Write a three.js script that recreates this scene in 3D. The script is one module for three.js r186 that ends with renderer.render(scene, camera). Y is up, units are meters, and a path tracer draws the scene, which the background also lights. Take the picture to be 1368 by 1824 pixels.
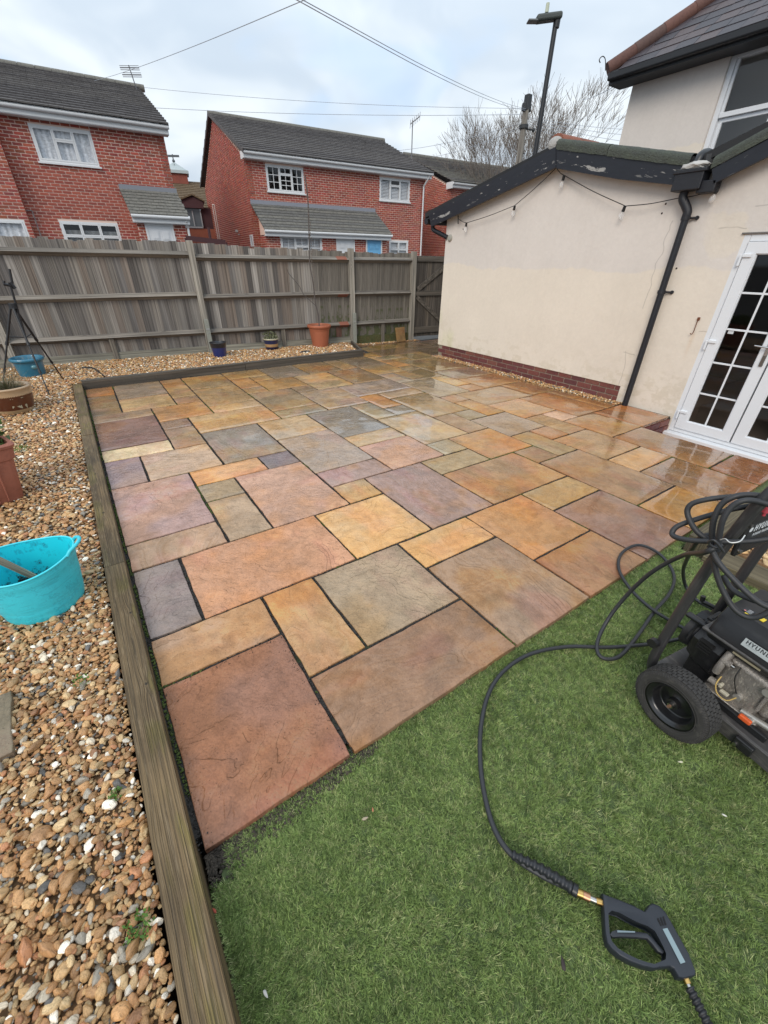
import * as THREE from 'three';
import { mergeGeometries, mergeVertices, toCreasedNormals } from 'three/addons/utils/BufferGeometryUtils.js';
import { RoundedBoxGeometry } from 'three/addons/geometries/RoundedBoxGeometry.js';

// ---------------------------------------------------------------- camera, sky, sun, exposure
const scene = new THREE.Scene();
const D2R = Math.PI / 180;
const CAM = { f: 721.3, yaw: 34.28 * D2R, pitch: 31.72 * D2R, roll: 0.69 * D2R, pos: new THREE.Vector3(-0.366, 1.543, 1.705) };
const camera = new THREE.PerspectiveCamera(2 * Math.atan(912 / CAM.f) / D2R, 0.75, 0.05, 600);
const cFw = new THREE.Vector3(Math.sin(CAM.yaw) * Math.cos(CAM.pitch), -Math.sin(CAM.pitch), -Math.cos(CAM.yaw) * Math.cos(CAM.pitch));
const cRt0 = new THREE.Vector3(Math.cos(CAM.yaw), 0, Math.sin(CAM.yaw));
const cUp0 = new THREE.Vector3().crossVectors(cRt0, cFw);
const cRt = cRt0.clone().multiplyScalar(Math.cos(CAM.roll)).addScaledVector(cUp0, Math.sin(CAM.roll));
const cUp = cUp0.clone().multiplyScalar(Math.cos(CAM.roll)).addScaledVector(cRt0, -Math.sin(CAM.roll));
camera.position.copy(CAM.pos);
camera.quaternion.setFromRotationMatrix(new THREE.Matrix4().makeBasis(cRt, cUp, cFw.clone().negate()));
scene.add(camera);

const renderer = new THREE.WebGLRenderer({ antialias: true });
renderer.toneMapping = THREE.LinearToneMapping;
renderer.toneMappingExposure = 1.12;
renderer.shadowMap.enabled = true;
renderer.shadowMap.type = THREE.PCFSoftShadowMap;

const sun = new THREE.DirectionalLight(0xfff3e4, 1.5);
sun.position.set(-11, 11, 7);
sun.target.position.set(1.5, 0, -2);
sun.shadow.radius = 50;
sun.castShadow = true;
Object.assign(sun.shadow.camera, { left: -22, right: 22, top: 22, bottom: -22, near: 0.5, far: 60 });
sun.shadow.mapSize.set(2048, 2048);
scene.add(sun, sun.target);

// ---------------------------------------------------------------- noise
function mulberry(a) { return () => { a |= 0; a = a + 0x6D2B79F5 | 0; let t = Math.imul(a ^ a >>> 15, 1 | a); t = t + Math.imul(t ^ t >>> 7, 61 | t) ^ t; return ((t ^ t >>> 14) >>> 0) / 4294967296; }; }
const NT = new Float32Array(65536); { const r = mulberry(7); for (let i = 0; i < 65536; i++) NT[i] = r(); }
const hsh = (x, y, s) => NT[(Math.imul(x, 374761) + Math.imul(y, 668265) + Math.imul(s, 9176) ^ (Math.imul(x, 31) * Math.imul(y, 17) >>> 3)) & 65535];
function vn(x, y, per, s) {                                        // value noise, periodic when per > 0
  let x0 = Math.floor(x), y0 = Math.floor(y); let fx = x - x0, fy = y - y0;
  fx = fx * fx * fx * (fx * (fx * 6 - 15) + 10); fy = fy * fy * fy * (fy * (fy * 6 - 15) + 10);
  let x1 = x0 + 1, y1 = y0 + 1;
  if (per) { x0 = ((x0 % per) + per) % per; x1 = ((x1 % per) + per) % per; y0 = ((y0 % per) + per) % per; y1 = ((y1 % per) + per) % per; }
  const a = hsh(x0, y0, s), b = hsh(x1, y0, s), c = hsh(x0, y1, s), d = hsh(x1, y1, s);
  return a + (b - a) * fx + (c - a) * fy + (a - b - c + d) * fx * fy;
}
function fbm(x, y, per, s, oct = 4, gain = 0.5) { let v = 0, a = 1, n = 0; for (let i = 0; i < oct; i++) { v += a * vn(x, y, per, s + i * 13); n += a; a *= gain; x *= 2; y *= 2; per *= 2; } return v / n; }
const clamp = (x, a = 0, b = 1) => Math.min(b, Math.max(a, x));
const lerp = (a, b, t) => a + (b - a) * t;
const sstep = (a, b, x) => { const t = clamp((x - a) / (b - a)); return t * t * (3 - 2 * t); };

// ---------------------------------------------------------------- sky: broken overcast, brighter overhead as overcast skies are
{
  const w = 1536, h = 768, d = new Float32Array(w * h * 4);
  for (let j = 0; j < h; j++) for (let i = 0; i < w; i++) {
    const el = (j + 0.5) / h * Math.PI - Math.PI / 2, az = (i + 0.5) / w * 2 * Math.PI;
    const se = Math.sin(Math.abs(el)), ce = Math.cos(el);
    // clouds on a layer overhead: flattened towards the horizon
    const k = 1 / (Math.max(se, 0.0) + 0.22), X = Math.cos(az) * ce * k * 1.9 + 31, Y = Math.sin(az) * ce * k * 1.9 + 17;
    const wx = fbm(X * 0.9, Y * 0.9, 0, 91, 3) * 1.6;
    const c1 = fbm(X + wx, Y + wx * 0.7, 0, 11, 6, 0.53);
    const c2 = fbm(X * 0.45 + 9, Y * 0.45 + wx, 0, 57, 4, 0.5);
    const thick = sstep(0.30, 0.66, c1 * 0.65 + c2 * 0.35);           // 0 bright thin veil, 1 grey belly
    const gap = sstep(0.62, 0.80, fbm(X * 1.15 + 40, Y * 1.15 + wx, 0, 203, 4, 0.5));
    let r = lerp(0.74, 0.50, thick), g = lerp(0.80, 0.585, thick), b = lerp(0.845, 0.68, thick);
    r = lerp(r, 0.46, gap * 0.55); g = lerp(g, 0.61, gap * 0.55); b = lerp(b, 0.82, gap * 0.55);
    const m = 1 + 0.75 * se; r *= m; g *= m; b *= m;
    if (el < 0) { const t = sstep(0, -0.08, el); r = lerp(r, 0.16, t); g = lerp(g, 0.15, t); b = lerp(b, 0.13, t); }
    const o = (j * w + i) * 4; d[o] = r; d[o + 1] = g; d[o + 2] = b; d[o + 3] = 1;
  }
  const t = new THREE.DataTexture(d, w, h, THREE.RGBAFormat, THREE.FloatType);
  t.mapping = THREE.EquirectangularReflectionMapping; t.magFilter = t.minFilter = THREE.LinearFilter; t.needsUpdate = true;
  scene.background = t; scene.environment = t;
}

// ---------------------------------------------------------------- from a pixel of the photograph to a point on a known surface
const V3 = (x, y, z) => new THREE.Vector3(x, y, z);
function pxRay(x, y) { return cFw.clone().addScaledVector(cRt, (x - 684) / CAM.f).addScaledVector(cUp, -(y - 912) / CAM.f).normalize(); }
function onLevel(x, y, h = 0) { const d = pxRay(x, y); return CAM.pos.clone().addScaledVector(d, (h - CAM.pos.y) / d.y); }
function onPlane(x, y, p, n) { const d = pxRay(x, y); return CAM.pos.clone().addScaledVector(d, p.clone().sub(CAM.pos).dot(n) / d.dot(n)); }
function upright(x, y, bx, bz) { const n = V3(CAM.pos.x - bx, 0, CAM.pos.z - bz).normalize(); return onPlane(x, y, V3(bx, 0, bz), n); }
function atRange(x, y, r) { const d = pxRay(x, y); return CAM.pos.clone().addScaledVector(d, r / Math.hypot(d.x, d.z)); }

// ---------------------------------------------------------------- naming and building
const used = {};
function numbered(n) { const k = used[n] = (used[n] ?? -1) + 1; return k ? `${n}_${String(k).padStart(3, '0')}` : n; }
function shadows(o) { o.castShadow = o.receiveShadow = true; return o; }
function tag(o, label, category, group) { o.userData.label = label; o.userData.category = category; if (group) o.userData.group = group; return o; }
function thing(name, label, category, pos = [0, 0, 0], turn = 0, group) {
  const o = new THREE.Group(); o.name = numbered(name); o.position.set(...pos); o.rotation.y = turn; scene.add(o); return tag(o, label, category, group);
}
function structure(name) { const o = new THREE.Group(); o.name = numbered(name); o.userData.kind = 'structure'; scene.add(o); return o; }
function part(name, geo, mat, parent = scene, pos, rot) {
  const g = Array.isArray(geo) ? merge(geo) : geo;
  const m = shadows(new THREE.Mesh(g, mat));
  m.name = parent === scene ? numbered(name) : partName(parent, name);
  if (pos) m.position.set(...pos); if (rot) m.rotation.set(...rot);
  parent.add(m); return m;
}
const counters = new WeakMap();
function partName(p, n) { let c = counters.get(p); if (!c) counters.set(p, c = {}); const k = c[n] = (c[n] ?? -1) + 1; return k ? `${n}_${String(k).padStart(3, '0')}` : n; }
function merge(list) {
  const ready = list.map(g => { let h = g.index ? g.toNonIndexed() : g; if (!h.attributes.uv) h.setAttribute('uv', new THREE.BufferAttribute(new Float32Array(h.attributes.position.count * 2), 2)); for (const k of Object.keys(h.attributes)) if (!['position', 'normal', 'uv', 'color'].includes(k)) h.deleteAttribute(k); return h; });
  return mergeGeometries(ready, false);
}
// geometry helpers
const box = (w, h, d, x = 0, y = 0, z = 0) => new THREE.BoxGeometry(w, h, d).translate(x, y, z);
const rbox = (w, h, d, r, x = 0, y = 0, z = 0, s = 2) => new RoundedBoxGeometry(w, h, d, s, r).translate(x, y, z);
const cyl = (r0, r1, h, x = 0, y = 0, z = 0, n = 20, open = false) => new THREE.CylinderGeometry(r0, r1, h, n, 1, open).translate(x, y, z);
const span = (x0, x1, y0, y1, z0, z1) => box(x1 - x0, y1 - y0, z1 - z0, (x0 + x1) / 2, (y0 + y1) / 2, (z0 + z1) / 2);
function tube(pts, r, seg = 40, rad = 8, closed = false, tension = 0.5) { const c = new THREE.CatmullRomCurve3(pts.map(p => p.isVector3 ? p : V3(...p)), closed, 'catmullrom', tension); return new THREE.TubeGeometry(c, seg, r, rad, closed); }
function rod(a, b, r0, r1 = r0, n = 8) { a = a.isVector3 ? a : V3(...a); b = b.isVector3 ? b : V3(...b); const d = b.clone().sub(a), l = d.length(); const g = new THREE.CylinderGeometry(r1, r0, l, n, 1); g.translate(0, l / 2, 0); g.applyQuaternion(new THREE.Quaternion().setFromUnitVectors(V3(0, 1, 0), d.normalize())); return g.translate(a.x, a.y, a.z); }
function beam(a, b, w, h) { a = a.isVector3 ? a : V3(...a); b = b.isVector3 ? b : V3(...b); const d = b.clone().sub(a), l = d.length(); const g = new THREE.BoxGeometry(w, h, l); const m = new THREE.Matrix4().lookAt(a, b, V3(0, 1, 0)); g.applyMatrix4(m); return g.translate((a.x + b.x) / 2, (a.y + b.y) / 2, (a.z + b.z) / 2); }
function lathe(pts, n = 40) { return new THREE.LatheGeometry(pts.map(p => new THREE.Vector2(p[0], p[1])), n); }
function prism(poly, depth, bevel = 0) { const s = new THREE.Shape(poly.map(p => new THREE.Vector2(p[0], p[1]))); return new THREE.ExtrudeGeometry(s, { depth, bevelEnabled: bevel > 0, bevelSize: bevel, bevelThickness: bevel, bevelSegments: 2, steps: 1 }); }
function worldUV(g, s = 1, ox = 0, oy = 0) {                         // uv in metres from position, by the way each face looks
  const h = g.index ? g.toNonIndexed() : g, p = h.attributes.position, u = new Float32Array(p.count * 2), a = V3(), b = V3(), c = V3(), n = V3();
  for (let i = 0; i < p.count; i += 3) {
    a.fromBufferAttribute(p, i); b.fromBufferAttribute(p, i + 1); c.fromBufferAttribute(p, i + 2); n.crossVectors(b.clone().sub(a), c.clone().sub(a));
    const X = Math.abs(n.x), Y = Math.abs(n.y), Z = Math.abs(n.z);
    [a, b, c].forEach((q, k) => { const [m, w] = Y >= X && Y >= Z ? [q.x, q.z] : X >= Z ? [q.z, q.y] : [q.x, q.y]; u[(i + k) * 2] = m * s + ox; u[(i + k) * 2 + 1] = w * s + oy; });
  }
  h.setAttribute('uv', new THREE.BufferAttribute(u, 2)); return h;
}
// textures
const toS = x => x <= 0.0031308 ? 12.92 * x : 1.055 * Math.pow(x, 1 / 2.4) - 0.055;
const toL = x => x <= 0.04045 ? x / 12.92 : Math.pow((x + 0.055) / 1.055, 2.4);
const rgb = (r, g, b, k = 1) => new THREE.Color(toL(r / 255) * k, toL(g / 255) * k, toL(b / 255) * k);
const lin = (r, g, b) => new THREE.Color().setRGB(r, g, b);
function colorTex(w, h, fn) {
  const d = new Uint8Array(w * h * 4);
  for (let j = 0; j < h; j++) for (let i = 0; i < w; i++) { const c = fn((i + 0.5) / w, (j + 0.5) / h), o = (j * w + i) * 4; for (let k = 0; k < 3; k++) d[o + k] = Math.round(255 * clamp(toS(clamp(c[k])))); d[o + 3] = 255; }
  const t = new THREE.DataTexture(d, w, h); t.colorSpace = THREE.SRGBColorSpace; t.wrapS = t.wrapT = THREE.RepeatWrapping; t.magFilter = THREE.LinearFilter; t.minFilter = THREE.LinearMipmapLinearFilter; t.generateMipmaps = true; t.needsUpdate = true; return t;
}
function grayTex(w, h, fn) {
  const d = new Uint8Array(w * h * 4);
  for (let j = 0; j < h; j++) for (let i = 0; i < w; i++) { const c = Math.round(255 * clamp(fn((i + 0.5) / w, (j + 0.5) / h))), o = (j * w + i) * 4; d[o] = d[o + 1] = d[o + 2] = c; d[o + 3] = 255; }
  const t = new THREE.DataTexture(d, w, h); t.wrapS = t.wrapT = THREE.RepeatWrapping; t.magFilter = THREE.LinearFilter; t.minFilter = THREE.LinearMipmapLinearFilter; t.generateMipmaps = true; t.needsUpdate = true; return t;
}
function rep(t, sx, sy = sx) { const c = t.clone(); c.repeat.set(sx, sy); c.needsUpdate = true; return c; }
const std = (color, roughness = 0.7, more = {}) => new THREE.MeshStandardMaterial({ color, roughness, ...more });
const phys = (color, roughness = 0.5, more = {}) => new THREE.MeshPhysicalMaterial({ color, roughness, ...more });
// ---------------------------------------------------------------- the ground and what the yard is laid on
const soilTex = colorTex(512, 512, (x, y) => { const n = fbm(x * 24, y * 24, 24, 5, 5, 0.6), m = fbm(x * 5, y * 5, 5, 8, 3), k = 0.5 + 0.9 * n; return [0.055 * k * (0.8 + 0.5 * m), 0.046 * k, 0.036 * k]; });
const soilBump = grayTex(512, 512, (x, y) => fbm(x * 40, y * 40, 40, 15, 5, 0.65));
const soilMat = std(0xffffff, 0.85, { map: soilTex, bumpMap: soilBump, bumpScale: 0.006 });
{
  const m = part('ground', worldUV(new THREE.PlaneGeometry(900, 900).rotateX(-Math.PI / 2), 1), std(0xffffff, 0.9, { map: colorTex(256, 256, (x, y) => { const n = 0.6 + 0.7 * fbm(x * 16, y * 16, 16, 3, 4, 0.6); return [0.07 * n, 0.07 * n, 0.068 * n]; }) }));
  m.position.y = -0.42; m.userData.kind = 'structure';
}
const sleeperX = z => -0.5595 + 0.0163 * z;                           // inner face of the long timber edging on the gravel side

// ---------------------------------------------------------------- sandstone
const stoneMaps = [], stoneBumps = [];
for (let k = 0; k < 9; k++) {
  const S = 700, kind = k % 3, sd = 300 + k * 37;                       // 0 riven, 1 banded, 2 swirled
  const H = new Float32Array(S * S), F = new Float32Array(S * S);
  const ev = (x, y) => {
    const wa = fbm(x * 2, y * 2, 2, sd, 3), wb = fbm(x * 2 + 5, y * 2, 2, sd + 5, 3);
    let b;
    if (kind === 1) b = fbm(x * 2 + wa * 1.0, y * 6 + wb * 1.6, 0, sd + 9, 4, 0.5); else b = fbm(x * 3 + wa * 1.7, y * 3 + wb * 1.7, 0, sd + 9, 5, 0.5);
    return b;
  };
  // blend the edges so that the sheet repeats
  const per = (x, y) => { const m = 0.12, bx = sstep(1 - m, 1, x), by = sstep(1 - m, 1, y); let v = ev(x, y); if (bx) v = lerp(v, ev(x - 1, y), bx); if (by) { let u = ev(x, y - 1); if (bx) u = lerp(u, ev(x - 1, y - 1), bx); v = lerp(v, u, by); } return v; };
  for (let j = 0; j < S; j++) for (let i = 0; i < S; i++) F[j * S + i] = per((i + 0.5) / S, (j + 0.5) / S);
  const steps = [9, 7, 6][kind];
  const map = colorTex(S, S, (x, y) => {
    const i = Math.min(S - 1, x * S | 0), j = Math.min(S - 1, y * S | 0), b = F[j * S + i];
    const t = b * steps, f = t - Math.floor(t);
    const ledge = Math.exp(-f / 0.055) * sstep(0.40, 0.58, fbm(x * 6, y * 6, 6, sd + 30, 3));
    const ochre = [0.7, 1, 0.9][kind] * sstep(0.45, 0.72, fbm(x * 3, y * 3, 3, sd + 41, 4)), grey = [0.5, 0.9, 0.6][kind] * sstep(0.5, 0.75, fbm(x * 3 + 0.5, y * 3, 3, sd + 53, 4)), pale = sstep(0.55, 0.8, fbm(x * 4, y * 4, 4, sd + 67, 4));
    const grain = fbm(x * 180, y * 180, 180, sd + 71, 3, 0.7), mid = fbm(x * 22, y * 22, 22, sd + 75, 4, 0.55);
    const vein = kind === 2 ? 0.5 + 0.5 * Math.sin(b * 34 + mid * 2.5) : kind === 1 ? 0.5 + 0.5 * Math.sin(b * 60 + mid * 5) : 0.5 + 0.5 * Math.sin(b * 30 + mid * 6);
    const fleck = hsh(i >> 1, j >> 1, sd) > 0.9935 ? 0.5 : 1, whitef = hsh(i >> 1, j >> 1, sd + 3) > 0.9955 ? 1.45 : 1;
    let k0 = (0.80 + 0.34 * (mid - 0.5) + 0.34 * (grain - 0.5)) * (1 - 0.13 * ledge) * fleck * whitef;
    const vs = [0.04, 0.09, 0.10][kind] * (0.25 + 1.3 * fbm(x * 3, y * 3, 3, sd + 93, 3));
    let r = k0 * (1 + vs * (vein - 0.5) * 0.8), g = k0 * (1 + vs * (vein - 0.5) * 1.3), bb = k0 * (1 + vs * (vein - 0.5) * 2.0);
    r *= lerp(1, 1.12, ochre); g *= lerp(1, 0.95, ochre); bb *= lerp(1, 0.68, ochre);
    r *= lerp(1, 0.80, grey); g *= lerp(1, 0.84, grey); bb *= lerp(1, 0.86, grey); const strk = fbm(x * 3, y * 16, 0, sd + 97, 4, 0.55) * sstep(0.03, 0.1, y) * sstep(0.97, 0.9, y) + 0.5 * (1 - sstep(0.03, 0.1, y) * sstep(0.97, 0.9, y)), sk = [0.10, 0.34, 0.20][kind] * (strk - 0.5); r *= 1 + sk * 0.9; g *= 1 + sk * 1.2; bb *= 1 + sk * 1.7;
    const pinkm = [0.5, 0.8, 0.5][kind] * sstep(0.5, 0.7, fbm(x * 2 + 0.3, y * 4, 0, sd + 101, 4)) * sstep(0, 0.1, x) * sstep(1, 0.9, x) * sstep(0, 0.1, y) * sstep(1, 0.9, y); r *= 1 + 0.10 * pinkm; g *= 1 - 0.06 * pinkm; bb *= 1 + 0.02 * pinkm; const pl = 0.26 * pale; r *= 1 + pl; g *= 1 + pl; bb *= 1 + pl;
    return [r, g, bb];
  });
  const bump = grayTex(S, S, (x, y) => {
    const b = F[Math.min(S - 1, y * S | 0) * S + Math.min(S - 1, x * S | 0)], t = b * steps * 1.0, f = t - Math.floor(t);
    const terr = (Math.floor(t) + sstep(0, 0.1, f)) / steps, amt = sstep(0.36, 0.62, fbm(x * 4, y * 4, 4, sd + 30, 3));
    return 0.12 + 0.70 * lerp(b, terr, 0.35 + 0.65 * amt) + 0.13 * fbm(x * 60, y * 60, 60, sd + 80, 3, 0.6) + 0.15 * fbm(x * 22, y * 22, 22, sd + 83, 3);
  });
  stoneMaps.push(map); stoneBumps.push(bump);
}
const wetMap = grayTex(512, 512, (x, y) => clamp(0.45 + 1.1 * (fbm(x * 5, y * 5, 5, 777, 5, 0.55) - 0.35)));
const filmMap = grayTex(512, 512, (x, y) => sstep(0.32, 0.50, fbm(x * 3, y * 3, 3, 901, 5, 0.5)));

function stoneSlab(cor, seed, top = 0, thick = 0.032, amp = 0.0026) {
  // cor: far-left, far-right, near-right, near-left in x,z
  const r = mulberry(seed), w = Math.hypot(cor[1][0] - cor[0][0], cor[1][1] - cor[0][1]), d = Math.hypot(cor[3][0] - cor[0][0], cor[3][1] - cor[0][1]);
  const nx = clamp(Math.round(w / 0.05), 3, 18), ny = clamp(Math.round(d / 0.05), 3, 18);
  const pos = [], uv = [], idx = [], tx = (r() - 0.5) * 0.006, tz = (r() - 0.5) * 0.006, q = Math.floor(r() * 4), ox = r() * 9, oz = r() * 9, ca = Math.cos(q * Math.PI / 2), sa = Math.sin(q * Math.PI / 2), ph = r() * 50;
  const P = (s, t) => { const a = [lerp(cor[0][0], cor[1][0], s), lerp(cor[0][1], cor[1][1], s)], b = [lerp(cor[3][0], cor[2][0], s), lerp(cor[3][1], cor[2][1], s)]; return [lerp(a[0], b[0], t), lerp(a[1], b[1], t)]; };
  const cx = (cor[0][0] + cor[2][0]) / 2, cz = (cor[0][1] + cor[2][1]) / 2;
  const at = (i, j, inset, y) => {
    let s = i / nx, t = j / ny; const e = i === 0 || j === 0 || i === nx || j === ny;
    let [x, z] = P(s, t);
    if (e) { const k = 0.0045 * (fbm(x * 14 + ph, z * 14, 0, 61, 2) - 0.5) * 2 - inset; if (i === 0) x -= k; if (i === nx) x += k; if (j === 0) z -= k; if (j === ny) z += k; }
    return [x, y === undefined ? top + tx * (x - cx) + tz * (z - cz) + amp * 2 * (fbm(x * 4.5 + ph, z * 4.5 + seed, 0, 77, 3, 0.45) - 0.5) - (e ? 0.0022 : 0) : y, z];
  };
  const put = p => { pos.push(...p); const lx = p[0] - cx, lz = p[2] - cz; uv.push(ca * lx - sa * lz + ox, sa * lx + ca * lz + oz + p[1] * 0.5); return pos.length / 3 - 1; };
  const g = []; for (let j = 0; j <= ny; j++) { g.push([]); for (let i = 0; i <= nx; i++) g[j].push(put(at(i, j, 0.003))); }
  for (let j = 0; j < ny; j++) for (let i = 0; i < nx; i++) idx.push(g[j][i], g[j + 1][i], g[j + 1][i + 1], g[j][i], g[j + 1][i + 1], g[j][i + 1]);
  const ring = []; for (let i = 0; i < nx; i++) ring.push([i, 0]); for (let j = 0; j < ny; j++) ring.push([nx, j]); for (let i = nx; i > 0; i--) ring.push([i, ny]); for (let j = ny; j > 0; j--) ring.push([0, j]);
  const r0 = ring.map(([i, j]) => g[j][i]), r1 = ring.map(([i, j]) => { const p = at(i, j, 0); p[1] -= 0.004; return put(p); }), r1b = ring.map(([i, j]) => { const p = at(i, j, 0); p[1] -= 0.004; return put(p); }), r2 = ring.map(([i, j]) => put(at(i, j, 0, top - thick)));
  for (let k = 0; k < ring.length; k++) { const n = (k + 1) % ring.length; idx.push(r0[k], r0[n], r1[n], r0[k], r1[n], r1[k]); idx.push(r1b[k], r1b[n], r2[n], r1b[k], r2[n], r2[k]); }
  const geo = new THREE.BufferGeometry(); geo.setAttribute('position', new THREE.Float32BufferAttribute(pos, 3)); geo.setAttribute('uv', new THREE.Float32BufferAttribute(uv, 2)); geo.setIndex(idx); geo.computeVertexNormals(); return geo;
}
const STONE_K = 0.86;                                                  // from the colours seen in the photograph to base colours
function stoneMat(c, tex, wet, bump = 1) {
  const col = rgb(c[0], c[1], c[2], STONE_K * 1.22), lu = 0.3 * col.r + 0.6 * col.g + 0.1 * col.b, ds = 0.18;   // the stone family is honey brown: pull every tone a little towards it
  col.setRGB(lerp(col.r, lu * 1.36, ds) * 1.05, lerp(col.g, lu * 0.95, ds) * 0.99, lerp(col.b, lu * 0.66, ds) * 0.93);
  return phys(col, lerp(0.76, 0.22, wet), { map: stoneMaps[tex], bumpMap: stoneBumps[tex], bumpScale: 0.022 * bump * (1 - 0.55 * wet), roughnessMap: wetMap, clearcoat: clamp(wet * 1.4 - 0.15), clearcoatMap: filmMap, clearcoatRoughness: 0.05, specularIntensity: 0.35 + 0.65 * wet });
}
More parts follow.
